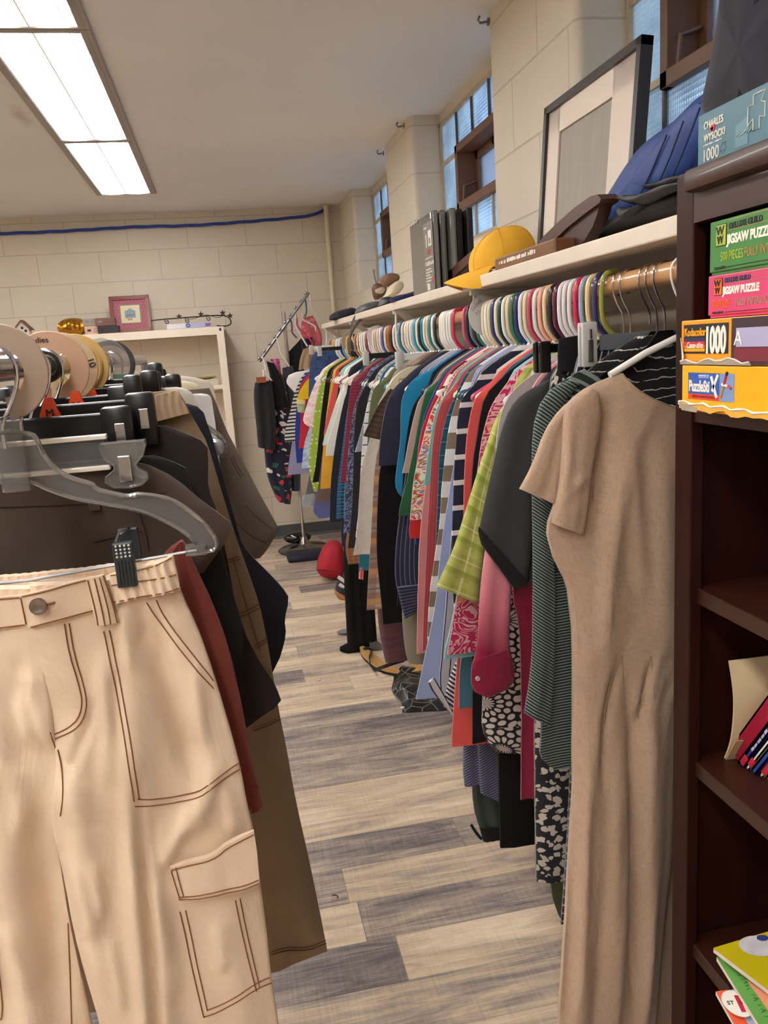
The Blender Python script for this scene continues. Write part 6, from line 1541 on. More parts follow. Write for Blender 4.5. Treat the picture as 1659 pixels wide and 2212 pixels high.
lgar('navy_chinos', 'dark navy trousers with creased lower corner behind the beige wide leg pair', 'trousers', F('ink_navy', '12131f'), 1.25,
     [(405, 872), (420, 876), (437, 882), (446, 910), (462, 955), (490, 1060), (523, 1176), (545, 1202), (561, 1218), (595, 1252), (621, 1282), (624, 1295), (614, 1336), (618, 1370), (606, 1415), (588, 1452)], t=.010, amp=.003, smooth=0)
TAU = F('taupe_twill', '6d6054', bump=.3)
o, sf = lgar('taupe_trousers', 'taupe twill trousers with a pointed corner nearest the back rack', 'trousers', TAU, 1.46,
     [(452, 838), (466, 868), (476, 896), (492, 935), (514, 976), (553, 1052), (585, 1110), (604, 1145), (590, 1164), (575, 1188), (562, 1203)], t=.018, amp=.005, smooth=0,
     creases=[(xz([(478, 995), (500, 1040), (528, 1075), (560, 1130)], 1.46), .010, .008)], thread='4a3f36', stit=([(498, 985), (505, 1005), (520, 1028)], [(503, 983), (510, 1003), (525, 1026)], [(530, 1088), (560, 1120), (598, 1146)], [(505, 1120), (535, 1150), (575, 1170)]))
for (Y_, R_, c_, lab) in ((1.36, [(380, 836), (398, 838), (418, 850), (421, 870), (425, 910), (440, 960)], 'ccc3b4', 'off-white jeans waist just behind the dark navy trousers'),
                          (1.56, [(392, 822), (420, 826), (436, 836), (441, 860), (447, 900), (460, 960)], 'd2c6a6', 'ivory trousers waist in the far part of the left rack'),
                          (1.70, [(398, 812), (436, 818), (459, 827), (465, 848), (471, 900), (478, 960)], 'bdb4a4', 'pale stone trousers waist farthest on the left rack'),
                          (1.41, [(434, 850), (456, 853), (460, 880), (466, 920), (478, 1030)], 'd6d2cc', 'white trousers waist beside the off-white jeans on the left rack')):
    lgar('trousers', lab, 'trousers', F('pale_twill_' + c_, c_, bump=.4), Y_, R_, t=.012, amp=.003)
# fluffy white fringe
# ---- hangers of the left rack
def clip_hanger(label, Y, zb, xe, clip_c=BLACKP, bar_c=BLACKP, hb=.017, hook=True, group=LHG, bulk=.02, mk=None):
    rt = thing('clip_hanger', label, 'hanger', (LX, Y, LZ), group)
    if hook: wire_hook(rt, LX, Y, LZ, zb, side=1, r=.0019)
    MB().box((2 * LX - xe, Y - .004, zb - hb), (xe, Y + .004, zb + hb * .2), bev=.002).build('bar', bar_c, rt, False)
    for x in (xe - .012, 2 * LX - xe + .012):
        MB().box((x - bulk, Y - .012, zb - .05), (x + bulk * .6, Y + .010, zb + .012), bev=.004).build('clip', clip_c, rt, True)
        MB().box((x - .006, Y - .0145, zb - .03), (x + .005, Y - .0115, zb - .006), bev=.001).build('spring', CHROME, rt, False)
    if mk:
        p = atY(mk[0], mk[1], Y - .006)
        m2 = MB().prism([(p[0] - .013, Y - .009, p[2] - .012), (p[0] + .013, Y - .009, p[2] - .012), (p[0] + .0035, Y - .009, p[2] + .013), (p[0] - .0035, Y - .009, p[2] + .013)], (0, .010, 0)).build('size_marker', plain('orange_marker', 'd8481f', .35), rt, False)
        text('M', (p[0] - .0045, Y - .0096, p[2] - .008), (1, 0, 0), (0, 0, 1), .012, INK, m2)
    return rt
p = atY(240, 962, .895)
rt = thing('clear_clip_hanger', 'clear plastic clip hanger holding the brown wool trousers', 'hanger', (LX, .895, LZ), LHG)
wire_hook(rt, LX, .895, LZ, LZ - .07, side=1, r=.0019)
a, b = atY(80, 955, .895), atY(240, 1008, .895)
MB().box((2 * LX - b[0], .893, b[2]), (b[0], .897, a[2]), bev=.001).build('bar', clear('clear_bar', (.75, .75, .75), .3, .1), rt, False)
for z in (a[2], b[2]): MB().box((2 * LX - b[0], .889, z - .0026), (b[0], .901, z + .0026), bev=.001).build('bar_flange', plain('milky_flange', 'e2d9cc', .3, coat=.5), rt, False)
for sgn in (1, -1):
    c = atY(268, 982, .883); cx = c[0] if sgn > 0 else 2 * LX - c[0]
    def oval(zc_, w, h): return [(cx + w * math.cos(t_), .880, zc_ + h * math.sin(t_)) for t_ in np.linspace(0, 2 * math.pi, 24)[:-1]]
    tz, bz = atY(270, 955, .883)[2], atY(270, 1052, .883)[2]; hh = tz - bz
    side = [(-.022, .0), (-.0225, -.10), (-.019, -.32), (-.0105, -.50), (-.0115, -.60), (-.0205, -.74), (-.0215, -.84), (-.014, -.97), (0, -1.0)]
    poly = [(cx + q[0], .878, tz + q[1] * hh) for q in side] + [(cx - q[0], .878, tz + q[1] * hh) for q in side[::-1][1:]]
    MB().prism(poly, (0, .007, 0)).prism([(x, y + .020, z) for x, y, z in poly], (0, .006, 0)).build('clip', clear('clear_clip', (.80, .80, .78), .45, .06), rt, False)
    MB().tube(poly + poly[:1], .0013, 6).tube([(x, y + .007, z) for x, y, z in poly + poly[:1]], .0011, 6).build('clip_rim', clear('clear_rib2', (.82, .82, .80), .6, .05), rt)
    MB().box((cx - .0065, .874, bz + .14 * hh), (cx + .0065, .878, bz + .72 * hh), bev=.001).build('spring', CHROME, rt, False)
zb = atY(200, 905, .94)[2]; clip_hanger('black clip hanger holding the black trousers on the left rack', .94, zb, atY(285, 905, .94)[0], mk=None, hb=.03)
zb = atY(200, 878, .978)[2]; clip_hanger('black clip hanger with orange size marker holding the dark brown trousers', .978, zb, atY(335, 878, .978)[0], mk=(107, 884), hb=.025)
Y_ = 1.055; rt = clip_hanger('black clip hanger with tall upright clip holding the beige wide leg trousers', Y_, atY(250, 855, Y_)[2], atY(292, 850, Y_)[0], hb=.012, mk=(165, 868))
a = atY(290, 852, Y_ - .02); MB().box((a[0] - .011, Y_ - .03, a[2] - .032), (a[0] + .011, Y_ - .02, a[2] + .024), bev=.005).build('clip_lever', BLACKP, rt, True)
for Y_, px, py, top, lab in ((1.24, 338, 832, 798, 'black clip hanger with glossy lever holding the dark navy trousers'), (1.40, 388, 826, 806, 'black clip hanger holding the white trousers on the left rack'), (1.52, 350, 815, 782, 'glossy black clip hanger behind the dark navy trousers hanger'), (1.345, 345, 826, 800, 'black clip hanger holding the off-white jeans'), (1.68, 360, 815, 795, 'black clip hanger holding the pale stone trousers')):
    rt = clip_hanger(lab, Y_, atY(px, py, Y_)[2], atY(px, py, Y_)[0], hb=.012, mk=(200, 858) if Y_ < 1.3 else None)
    a = atY(px - 14, top + 16, Y_ - .015); b = atY(px - 14, py + 4, Y_ - .015)
    MB().box((a[0] - .013, Y_ - .03, b[2] - .01), (a[0] + .013, Y_ - .015, atY(px, top, Y_)[2]), bev=.006).build('clip_lever', BLACKP, rt, True)
# clear hanger end hooking out between the navy and the taupe trousers
Y_ = 1.33; rt = thing('clear_hanger', 'clear curved hanger end with silver grip between navy and taupe trousers', 'hanger', (LX, Y_, LZ), LHG)
wire_hook(rt, LX, Y_, LZ, LZ - .08, side=1)
pts = xz([(250, 850), (380, 858), (425, 905), (440, 917), (470, 937), (485, 955), (486, 972), (478, 988)], Y_)
MB().tube([(x, Y_, z) for x, z in resample(pts, 40, 2)], .004, 8).build('hanger_rib', clear('clear_rib', (.80, .80, .79), .55, .05), rt)
c = atY(470, 965, Y_); MB().blob((c[0], Y_, c[2]), .016, .006, .014, 8, noise=.08).build('grip', plain('silver_grip', 'b4b8bb', .25, .7), rt)

# ---- round size dividers of the left rack
ldisc = 'size dividers on the left clothes rack'
PEACH = plain('peach_card_disc', 'b78f74', .55); TAND = plain('taupe_card_disc', '9a8471', .55); CRD = plain('cream_card_disc', 'b8a07c', .5); YELD = plain('yellow_card_disc', 'bd9a5a', .45)
divider('taupe size divider nearest on the left rack, cut by the photo edge', .836, LX, LZ - .004, .0465, TAND, hole=.024, group=ldisc)
divider('peach size divider lettered Ladies 7-8 on the left rack', 1.085, LX, LZ - .004, .0465, PEACH, hole=.024, lines=('Ladies', '7-8'), tx=-.022, tz=.0325, group=ldisc, size=.0098, pitch=.0098)
MB_ = divider('pale peach size divider marked 10, third on the left rack', 1.160, LX, LZ - .004, .0465, CRD, hole=.02, group=ldisc)
text('10', (LX + .033, 1.1582, LZ + .006), (.25, 0, -1), (1, 0, .25), .013, INK, MB_)
MB_ = divider('mustard yellow size divider with raised inner ring on the left rack', 1.262, LX, LZ - .004, .0475, YELD, hole=.02, group=ldisc)
MB().lathe([(.034, -.004), (.036, -.006), (.039, -.004), (.039, -.001), (.034, -.001), (.034, -.004)], (LX, 1.262, LZ - .004), 48, axis=1).build('ring', YELD, MB_)
divider('clear plastic size divider beyond the mustard one on the left rack', 1.55, LX, LZ - .004, .0475, clear('smoke_clear_disc', (.78, .75, .73), .25, .1), hole=.02, group=ldisc)
divider('black rimmed size divider farthest along the left rack', 1.66, LX, LZ - .004, .0455, plain('black_rim_disc', '2a2928', .5), hole=.036, group=ldisc)
# black foam ring seen behind the first disc
rt = thing('foam_ring', 'black foam ring around the rod between the first two discs', 'ring', (LX, 1.06, LZ))
MB().lathe([(.0135, -.005), (.019, -.005), (.0205, 0), (.019, .005), (.0135, .005), (.0135, -.005)], (LX, 1.06, LZ), 36, axis=1).build('ring', BLACKP, rt)
# coloured paper tag
c = atY(262, 822, 1.60); tag(MB().box((c[0] - .014, 1.598, c[2] - .010), (c[0] + .012, 1.601, c[2] + .012)).build('paper_tag', plain('green_paper', '1f8a70', .6), None, False), 'small green paper tag on the hangers beyond the clear disc', 'tag')
# ================================================================== things on the closet shelf
SZ = SHZ + .0005
# black framed picture leaning on the near pier
rt = thing('picture_frame', 'large empty picture frame with black border and white mat on the shelf', 'picture frame', (.84, 1.8, SZ))
FY1, FY0 = 2.045, 1.562
b0 = np.array([.822, 0, SZ]); tp = np.array([.8575, 0, 1.948]); upv = tp - b0; Hf = np.linalg.norm(upv); upv /= Hf
nv = np.array([-upv[2], 0, upv[0]])   # outwards, to the aisle
def fbox(y0, y1, h0, h1, d0, d1):
    mbx = MB(); V = []
    for h in (h0, h1):
        for y in (y0, y1):
            for d in (d0, d1): V.append(b0 + upv * h + nv * d + np.array([0, y, 0]))
    return V
FF = [(0, 2, 3, 1), (4, 5, 7, 6), (0, 1, 5, 4), (2, 6, 7, 3), (0, 4, 6, 2), (1, 3, 7, 5)]
fb = .017
BF = plain('black_frame_wood', '2a2523', .35, noise=.1, scale=30)
mb = MB()
for (y0, y1, h0, h1) in ((FY0, FY1, 0, fb), (FY0, FY1, Hf - fb, Hf), (FY0, FY0 + fb, 0, Hf), (FY1 - fb, FY1, 0, Hf)): mb.add(fbox(y0, y1, h0, h1, -.022, 0.004), FF)
mb.build('frame', BF, rt, False)
MATM = plain('white_mat_board', 'd9ccbf', .8); GC = plain('grey_backing_card', '9c958c', .8, noise=.06, scale=60, stretch=(1, 1, .1))
mb = MB(); m0, m1, q0_, q1_ = FY0 + .125, FY1 - .085, .07, Hf - .075
for (y0, y1, h0, h1) in ((FY0 + fb, FY1 - fb, fb, q0_), (FY0 + fb, FY1 - fb, q1_, Hf - fb), (FY0 + fb, m0, fb, Hf - fb), (m1, FY1 - fb, fb, Hf - fb)): mb.add(fbox(y0, y1, h0, h1, -.008, -.004), FF)
mb.build('mat', MATM, rt, False)
mb = MB().add(fbox(FY0 + fb, FY1 - fb, fb, Hf - fb, -.014, -.009), FF); mb.build('backing_card', GC, rt, False)
# yellow cap
def cap(label, c, loc, rz, tilt, m, s=1.0, seam=None):
    rt = thing('baseball_cap', label, 'cap', loc)
    Rm = Matrix.Translation(loc) @ Matrix.Rotation(rz, 4, 'Z') @ Matrix.Rotation(tilt, 4, 'Y')
    def tr(mb):
        mb.v = [tuple(Rm @ (Vector(p) * s)) for p in mb.v]; return mb
    V, Fc = [], []; n, mm = 14, 40
    for i in range(n + 1):
        th = math.pi / 2 * i / n
        for k in range(mm):
            a = 2 * math.pi * k / mm
            r = .088 * math.sin(th + .0001) ** .9
            z = .100 * math.cos(th) ** .8 * (1 - .20 * math.cos(a) * math.sin(th)) + .0035 * math.sin(6 * a + 2.1 * th) * math.sin(th) - .010 * math.exp(-((a - 2.0) / .5) ** 2) * math.sin(2 * th)
            V.append((r * 1.12 * math.cos(a), r * .95 * math.sin(a), z + .004))
    for i in range(n):
        for k in range(mm):
            k2 = (k + 1) % mm; Fc.append((i * mm + k, i * mm + k2, (i + 1) * mm + k2, (i + 1) * mm + k))
    tr(MB().add(V, Fc)).build('crown', m, rt)
    V, Fc = [], []; nu, nv_ = 20, 10
    for sgn in (0, 1):
        for i in range(nv_ + 1):
            for k in range(nu + 1):
                a = -1.25 + 2.5 * k / nu; u = i / nv_
                rin_x, rin_y = .088 * 1.12 * math.cos(a), .088 * .95 * math.sin(a)
                L_ = .076 * math.cos(a * .62) ** 1.2
                x = rin_x + u * L_ * math.cos(a * .35); y = rin_y + u * L_ * math.sin(a * .35) * .9
                z = .006 - .030 * (y / .085) ** 2 * u - .012 * u ** 1.5 - .0035 * sgn
                V.append((x, y, z))
    W_ = nu + 1; T_ = (nv_ + 1) * W_
    for i in range(nv_):
        for k in range(nu):
            a = i * W_ + k; Fc.append((a, a + 1, a + W_ + 1, a + W_)); Fc.append((T_ + a, T_ + a + W_, T_ + a + W_ + 1, T_ + a + 1))
    for k in range(nu): Fc.append((nv_ * W_ + k, nv_ * W_ + k + 1, T_ + nv_ * W_ + k + 1, T_ + nv_ * W_ + k))
    for i in range(nv_):
        for k in (0, nu): Fc.append((i * W_ + k, (i + 1) * W_ + k, T_ + (i + 1) * W_ + k, T_ + i * W_ + k))
    tr(MB().add(V, Fc)).build('brim', m, rt)
    tr(MB().blob((0, 0, .104), .007, .007, .004, 8)).build('top_button', m, rt)
    mb = MB()
    for j in range(6):
        a = math.pi / 6 + j * math.pi / 3; pts = []
        for i in range(1, n + 1):
            th = math.pi / 2 * i / n; r = .0885 * math.sin(th) ** .9
            pts.append((r * 1.12 * math.cos(a), r * .95 * math.sin(a), .1005 * math.cos(th) ** .8 * (1 - .20 * math.cos(a) * math.sin(th)) + .0035 * math.sin(6 * a + 2.1 * th) * math.sin(th) - .010 * math.exp(-((a - 2.0) / .5) ** 2) * math.sin(2 * th) + .0045))
        mb.tube(pts, .0008, 5)
    tr(mb).build('panel_seam', m, rt)
    return rt
YC_ = fab('yellow_cotton_twill', 'e2ac26', bump=0, var=.0)
c = atX(1085, 575, .70)
cap('yellow baseball cap lying brim forward on the cream shelf', None, (.700, 1.950, SZ + .020), math.radians(163), math.radians(8), plain('yellow_cap_cotton', 'dfa72a', .85, noise=.03, scale=30, bump=.15), .86)
# varnished wooden puzzle box under the cap
rt = thing('wooden_box', 'flat brown varnished box with worn white print beside the yellow cap', 'box', (.72, 1.67, SZ))
MB().box((.640, 1.50, SZ), (.80, 1.845, SZ + .030), bev=.004).build('body', plain('honey_varnish', '6e4526', .35, noise=.15, scale=12, stretch=(8, 1, 8), coat=.4), rt, False)
strokes(.6398, 1.815, 1.60, SZ + .013, .009, WHT, rt, 8)
# two dark brown wall shelves (top board with bracket) lying on the shelf
BRN = plain('dark_walnut', '46261a', .42, noise=.2, scale=14, stretch=(3, 3, 10))
def traced_board(name, label, cat, top, X0, X1, brk=None, m=BRN, sub='bracket'):
    rt = thing(name, label, cat, (X0, atX(top[0][0], top[0][1], X0)[1], SZ))
    P0 = [atX(a, b, X0) for a, b in top]
    mb = MB().prism([tuple(q) for q in P0], (X1 - X0, 0, 0)); mb.build('board', m, rt, False)
    if brk:
        P1 = [atX(a, b, X0 + .006) for a, b in brk]
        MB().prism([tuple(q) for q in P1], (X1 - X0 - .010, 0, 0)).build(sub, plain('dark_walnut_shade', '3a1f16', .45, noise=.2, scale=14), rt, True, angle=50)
    return rt
traced_board('wall_shelf', 'small dark walnut wall shelf propped between blue cushion and white mat frame', 'wall shelf',
             [(1161, 541), (1158, 529), (1175, 509), (1205, 480), (1240, 449), (1275, 424), (1290, 420), (1298, 430), (1295, 438), (1262, 462), (1225, 492), (1190, 525), (1180, 540)], .675, .71,
             [(1208, 512), (1216, 526), (1228, 537), (1244, 536), (1262, 520), (1280, 490), (1290, 462), (1296, 438), (1255, 470)])
traced_board('wall_shelf', 'small dark walnut wall shelf propped left of the yellow cap', 'wall shelf',
             [(961, 601), (963, 593), (985, 571), (1015, 545), (1045, 522), (1058, 517), (1062, 523), (1056, 532), (1020, 562), (990, 588), (982, 596), (975, 602)], .70, .73, [(972, 603), (990, 590), (1010, 575), (1030, 556), (1016, 566), (996, 592), (986, 603)])
# shrink-wrapped picture frames standing in a row
SH_ = plain('charcoal_wrap', '5a5752', .25, noise=.06, scale=9, coat=.6); EDGE = plain('wrap_edge', '7c7a76', .3, coat=.5); FRB = plain('frame_black', '201f1f', .4)
def framepack(label, y, th, x0, x1, h, front, lab=False):
    rt = thing('boxed_frame', label, 'packaged frame', ((x0 + x1) / 2, y, SZ), 'packaged picture frames on the shelf')
    MB().box((x0, y - th / 2, SZ), (x1, y + th / 2, SZ + h), bev=.002).build('wrapped_frame', front, rt, False)
    MB().box((x0 + .003, y - th / 2 - .001, SZ + .003), (x1 - .004, y - th / 2, SZ + h - .003)).build('edge_strip', EDGE, rt, False)
    return rt
# front faces seen obliquely: the first pack is turned to face the aisle
rt = framepack('charcoal shrink-wrapped frame with product label facing the aisle, first of the packs', 2.562, .294, .652, .668, .230, SH_)
LABP = plain('label_grey', '6f6a64', .4); SIL = plain('label_white', 'd5d2cc', .5); LR = plain('label_red', 'b2322f', .5)
X = .6498
slab('product_label', X, 2.525, 2.415, SZ + .006, SZ + .205, LABP, rt)
def lt(s, y, dz, size, m, **k): return text(s, (X - .0008, y, SZ + dz), (0, -1, 0), (0, 0, 1), size, m, rt, **k)
slab('label_glyph', X - .0004, 2.498, 2.490, SZ + .135, SZ + .172, SIL, rt); slab('label_glyph', X - .0004, 2.470, 2.435, SZ + .135, SZ + .180, SIL, rt); slab('label_glyph', X - .0008, 2.461, 2.446, SZ + .142, SZ + .158, LABP, rt)
lt('100', 2.488, .112, .022, LR, sx=1.0, bold=.0005)
strokes(X - .0004, 2.518, 2.485, SZ + .188, .006, SIL, rt, 11); strokes(X - .0004, 2.518, 2.425, SZ + .080, .013, SIL, rt, 12); strokes(X - .0004, 2.515, 2.43, SZ + .100, .005, SIL, rt, 13)
for i, w in enumerate((.06, .075, .05, .072, .055, .03)): slab('label_line', X - .0004, 2.515, 2.515 - w, SZ + .068 - i * .0085, SZ + .0715 - i * .0085, SIL, rt)
slab('label_window', X - .0004, 2.505, 2.475, SZ + .008, SZ + .026, SIL, rt); slab('label_logo', X - .0004, 2.45, 2.43, SZ + .025, SZ + .045, LR, rt)
slab('top_sticker', X - .0004, 2.435, 2.42, SZ + .208, SZ + .226, SIL, rt)
MB().tube([(X, 2.70 - .012 * i, SZ + .226 + .003 * math.sin(i * 2.3)) for i in range(10)], [.0016 + .0009 * math.sin(i * 3.1) for i in range(10)], 5).build('crimped_wrap', SIL, rt)
for (lab_, x_, y0_, m_) in (('charcoal wrapped frame standing second from the shelf edge', .677, 2.43, SH_), ('charcoal wrapped frame standing third from the shelf edge', .700, 2.40, SH_), ('glossy black frame pack standing fourth from the shelf edge', .726, 2.42, plain('glossy_black_pack', '1b1a18', .3)), ('black frame pack standing nearest the window in the row', .752, 2.40, FRB)):
    rt = thing('boxed_frame', lab_, 'packaged frame', (x_ + .01, 2.55, SZ), 'packaged picture frames on the shelf')
    MB().box((x_, y0_, SZ), (x_ + .018, 2.70, SZ + .232), bev=.002).build('wrapped_frame', m_, rt, False)
    MB().box((x_ + .003, y0_ - .001, SZ + .003), (x_ + .012, y0_, SZ + .228)).build('edge_strip', EDGE if m_ is SH_ else FRB, rt, False)
# blue quilted cushion, black bags, dark jacket
def pxblob(name, label, cat, poly, A0, A1, m, group=None, parent=None, n=40, axis='X', zmin=None):
    """a soft thing: an outline on the plane x (or y) = middle of A0..A1, puffed to both sides"""
    mid = (A0 + A1) / 2; ax = 0 if axis == 'X' else 1
    P = [(atX if ax == 0 else atY)(a, b, mid) for a, b in poly]; P = np.array(P); P = resample(np.vstack([P, P[:1]]), n + 1, 1)[:-1]
    c = P.mean(0); V, Fc = [], []; rings = 9; d = A1 - A0
    for s in (-1, 1):
        for i in range(rings):
            u = i / (rings - 1)
            k = math.cos(u * math.pi / 2) if i < rings - 1 else 0
            for q in P:
                p = c + (q - c) * (k ** .55 if k > 0 else 0)
                w = .0018 * math.sin((q[1] + q[0]) * 42 + q[2] * 30 + u * 5) * math.sin(u * 3.1)
                p[ax] = mid + s * (d / 2) * math.sin(u * math.pi / 2) + w
                if zmin is not None: p[2] = max(p[2], zmin)
                V.append(p)
    nP = len(P)
    for s in range(2):
        for i in range(rings - 1):
            for k in range(nP):
                k2 = (k + 1) % nP; b = s * rings * nP
                Fc.append((b + i * nP + k, b + i * nP + k2, b + (i + 1) * nP + k2, b + (i + 1) * nP + k))
    o = MB().add(V, Fc).build(name, m, parent)
    if label: tag(o, label, cat, group)
    return o
BLUEQ = plain('royal_blue_nylon', '24407e', .55, noise=.06, scale=10, bump=.2)
o = pxblob('quilted_cushion', 'royal blue quilted cushion propped on the shelf against the window', 'cushion',
           [(1262, 524), (1300, 470), (1340, 410), (1368, 360), (1392, 322), (1430, 290), (1480, 252), (1530, 210), (1562, 178), (1590, 190), (1580, 260), (1540, 330), (1520, 372), (1480, 400), (1400, 452), (1330, 500), (1290, 524)], .785, .865, BLUEQ)
mb = MB()
for ln in ([(1330, 510), (1395, 400), (1440, 292)], [(1375, 480), (1432, 380), (1476, 262)], [(1420, 450), (1468, 350), (1512, 232)], [(1460, 420), (1510, 320), (1548, 204)]):
    mb.tube([tuple(atX(a, b, .783)) for a, b in chaikin(ln, 2)], .0016, 5)
mb.build('quilt_seam', plain('deep_blue_seam', '182c5c', .7), o)
mb = MB().tube([tuple(atX(a, b, .80)) for a, b in chaikin([(1300, 470), (1368, 360), (1400, 318), (1480, 252), (1562, 178)], 2)], .0035, 8); mb.build('piping', BLUEQ, o)
BKN = plain('black_nylon', '121115', .5, noise=.1, scale=15, bump=.2)
o = pxblob('folded_bag', 'black folded nylon bag lying at the shelf end beside the dark bookcase', 'bag', [(1308, 514), (1340, 480), (1400, 448), (1470, 412), (1520, 392), (1520, 440), (1470, 458), (1400, 480), (1350, 500)], .70, .80, BKN)
for pl in ([(1335, 428), (1345, 420), (1375, 425), (1420, 408), (1478, 384), (1478, 402), (1430, 426), (1395, 445), (1360, 440)], [(1345, 470), (1340, 452), (1350, 445), (1365, 450), (1400, 440), (1380, 455), (1358, 474)], [(1390, 402), (1410, 396), (1450, 388), (1480, 374), (1478, 392), (1430, 404), (1400, 410)]):
    pxblob('strap', None, None, pl, .685, .715, BKN, parent=o)
NJK = fab('midnight_jacket', '20202c', rough=.9, bump=.2)
mb = MB()
V, Fc = [], []
tr_ = [[(1610, -40), (1600, 30), (1588, 100), (1575, 180), (1563, 235), (1556, 262)], [(1640, -60), (1640, 60), (1625, 150), (1610, 220), (1600, 262)], [(1700, -80), (1690, 60), (1680, 150), (1668, 225), (1660, 270)], [(1790, -80), (1790, 60), (1780, 200), (1770, 280)], [(1880, -60), (1880, 60), (1870, 200), (1860, 300)]]
o = tag(pxblob('folded_jacket', None, None, [(1614, -60), (1602, 20), (1590, 90), (1578, 160), (1566, 222), (1556, 258), (1590, 268), (1660, 250), (1760, 240), (1850, 220), (1860, 60), (1840, -60)], .72, .86, NJK), 'midnight blue jacket heaped on top of the dark bookcase', 'jacket')
for i, ln in enumerate(([(1650, -40), (1628, 90), (1612, 180), (1600, 240)], [(1700, -20), (1668, 110), (1640, 180), (1612, 230)], [(1640, 200), (1660, 175), (1720, 160)])):
    MB().tube([tuple(atX(a, b, .735)) for a, b in chaikin(ln, 2)], [.010] * len(chaikin(ln, 2)), 8, flat=.7).build('fold', NJK, o)
# far shelf end: navy cap, grey bag with strap, boots and scarf heap, navy folded cloth, white card
o = pxblob('folded_beanie', 'dark navy folded cap at the far end of the cream shelf', 'cap', [(711, 690), (714, 678), (740, 668), (770, 664), (775, 682), (760, 690), (735, 694), (718, 696)], 4.28, 4.46, plain('dark_navy_cloth', '171826', .8, bump=.3), axis='Y', zmin=SZ)
MB().tube([tuple(atY(a, b, 4.28)) for a, b in ((756, 690), (758, 676), (757, 664))], .003, 6).build('tie', BKN, o)
o = pxblob('shoulder_bag', 'grey leather shoulder bag with strap drooping over the rod', 'bag', [(768, 677), (772, 663), (795, 653), (820, 650), (828, 662), (800, 672), (775, 681)], 3.7, 3.9, plain('grey_leather', '4f5053', .4, noise=.1), axis='Y', zmin=SZ)
sp_ = [atY(812, 654, 3.72), atY(793, 672, 3.70), atX(775, 694, .612), atX(760, 715, .612), atX(755, 735, .61), atX(754, 765, .61)]
MB().tube(resample(sp_, 24, 2), .006, 8, flat=.45).build('strap', plain('grey_leather', '4f5053', .4), o)
sp_ = [atY(772, 676, 3.72), atX(762, 690, .612), atX(757, 715, .612), atX(757, 765, .61)]
MB().tube(resample(sp_, 20, 2), .006, 8, flat=.45).build('strap', plain('grey_leather', '4f5053', .4), o)
pxblob('folded_cloth', 'navy blue folded garment lying beside the wrapped frames', 'clothing', [(842, 646), (850, 640), (880, 634), (902, 626), (902, 640), (870, 650), (848, 655)], 2.8, 2.96, plain('navy_fleece', '20244e', .9, bump=.3), axis='Y', zmin=SZ)
pxblob('black_pouch', 'black soft pouch between the grey bag and navy folded garment', 'pouch', [(816, 662), (822, 644), (838, 640), (856, 646), (858, 654), (838, 662), (822, 666)], 3.1, 3.22, BKN, axis='Y', zmin=SZ)
o = pxblob('canvas_shoe', 'cream canvas shoe leaning in the heap at the far shelf end', 'shoe', [(832, 642), (838, 624), (856, 606), (868, 608), (872, 618), (864, 632), (852, 640), (842, 646)], 3.32, 3.42, plain('cream_canvas', 'cdbfa4', .85, bump=.3), axis='Y', zmin=SZ)
o = pxblob('suede_boot', 'tan suede boot at the top of the heap by the far window', 'boot', [(821, 604), (830, 592), (848, 590), (862, 594), (862, 606), (846, 614), (836, 622), (826, 616)], 3.46, 3.58, plain('tan_suede', '7d5d46', .9, bump=.3), axis='Y', zmin=SZ)
o = pxblob('belted_bag', 'brown and cream belted bag in the heap at the far shelf end', 'bag', [(803, 622), (808, 612), (830, 612), (836, 624), (830, 640), (812, 650), (806, 642)], 3.6, 3.68, plain('chestnut_leather', '5c3a2a', .6, bump=.2), axis='Y', zmin=SZ)
pxblob('flap', None, None, [(810, 626), (826, 618), (834, 624), (826, 636), (812, 634)], 3.585, 3.60, plain('cream_lining', 'c4b09a', .8), parent=o, axis='Y', zmin=SZ)
MB().tube([tuple(atY(a, b, 3.64)) for a, b in ((813, 612), (809, 598), (807, 586))], .003, 6).blob(tuple(atY(807, 585, 3.64)), .006, .006, .006, 6).build('buckle_pin', STEEL, o)
c = atX(779, 655, .88); tag(MB().box((.885, c[1] - .14, SZ), (.889, c[1] + .10, SZ + .075)).build('white_card', plain('white_card', 'd9d6d0', .6), None, False), 'blank white card propped behind the grey bag on the shelf', 'card')
c = atX(1300, 452, .80); tag(MB().box((.80, c[1] - .05, SZ), (.803, c[1] + .02, SZ + .12)).build('price_card', plain('white_card', 'd9d6d0', .6), None, False), 'white slip of paper behind the right walnut wall shelf', 'paper')

# ================================================================== white bookcase at the back wall
WBC = plain('cream_bookcase_paint', 'e6d8c6', .5, noise=.03, scale=10)
WX0, WX1, WY0, WZ = -1.75, .038, 5.75, 1.595
root = thing('white_bookcase', 'cream painted bookcase standing against the back wall', 'bookcase', ((WX0 + WX1) / 2, 5.9, 0))
MB().box((WX0, WY0, WZ - .028), (WX1, DBACK - .01, WZ)).build('top_board', WBC, root, False)
for x in (WX0, WX1 - .02): MB().box((x, WY0 + .019, 0), (x + .02, DBACK - .01, WZ - .028)).build('side_panel', WBC, root, False)
for x in (WX0, WX1 - .05): MB().box((x, WY0, 0), (x + .05, WY0 + .019, WZ - .052)).build('stile', WBC, root, False)
MB().box((WX0, WY0, WZ - .052), (WX1, WY0 + .019, WZ - .028)).build('top_rail', WBC, root, False)
for z in (1.205, .80, .40, .08): MB().box((WX0 + .02, WY0 + .02, z - .03), (WX1 - .02, DBACK - .012, z)).build('shelf_board', WBC, root, False)
MB().box((WX1 - .030, WY0 - .001, WZ - .03), (WX1 - .016, WY0, WZ - .010)).build('paint_chip', plain('chipped_wood', '3a3028', .8), root, False)
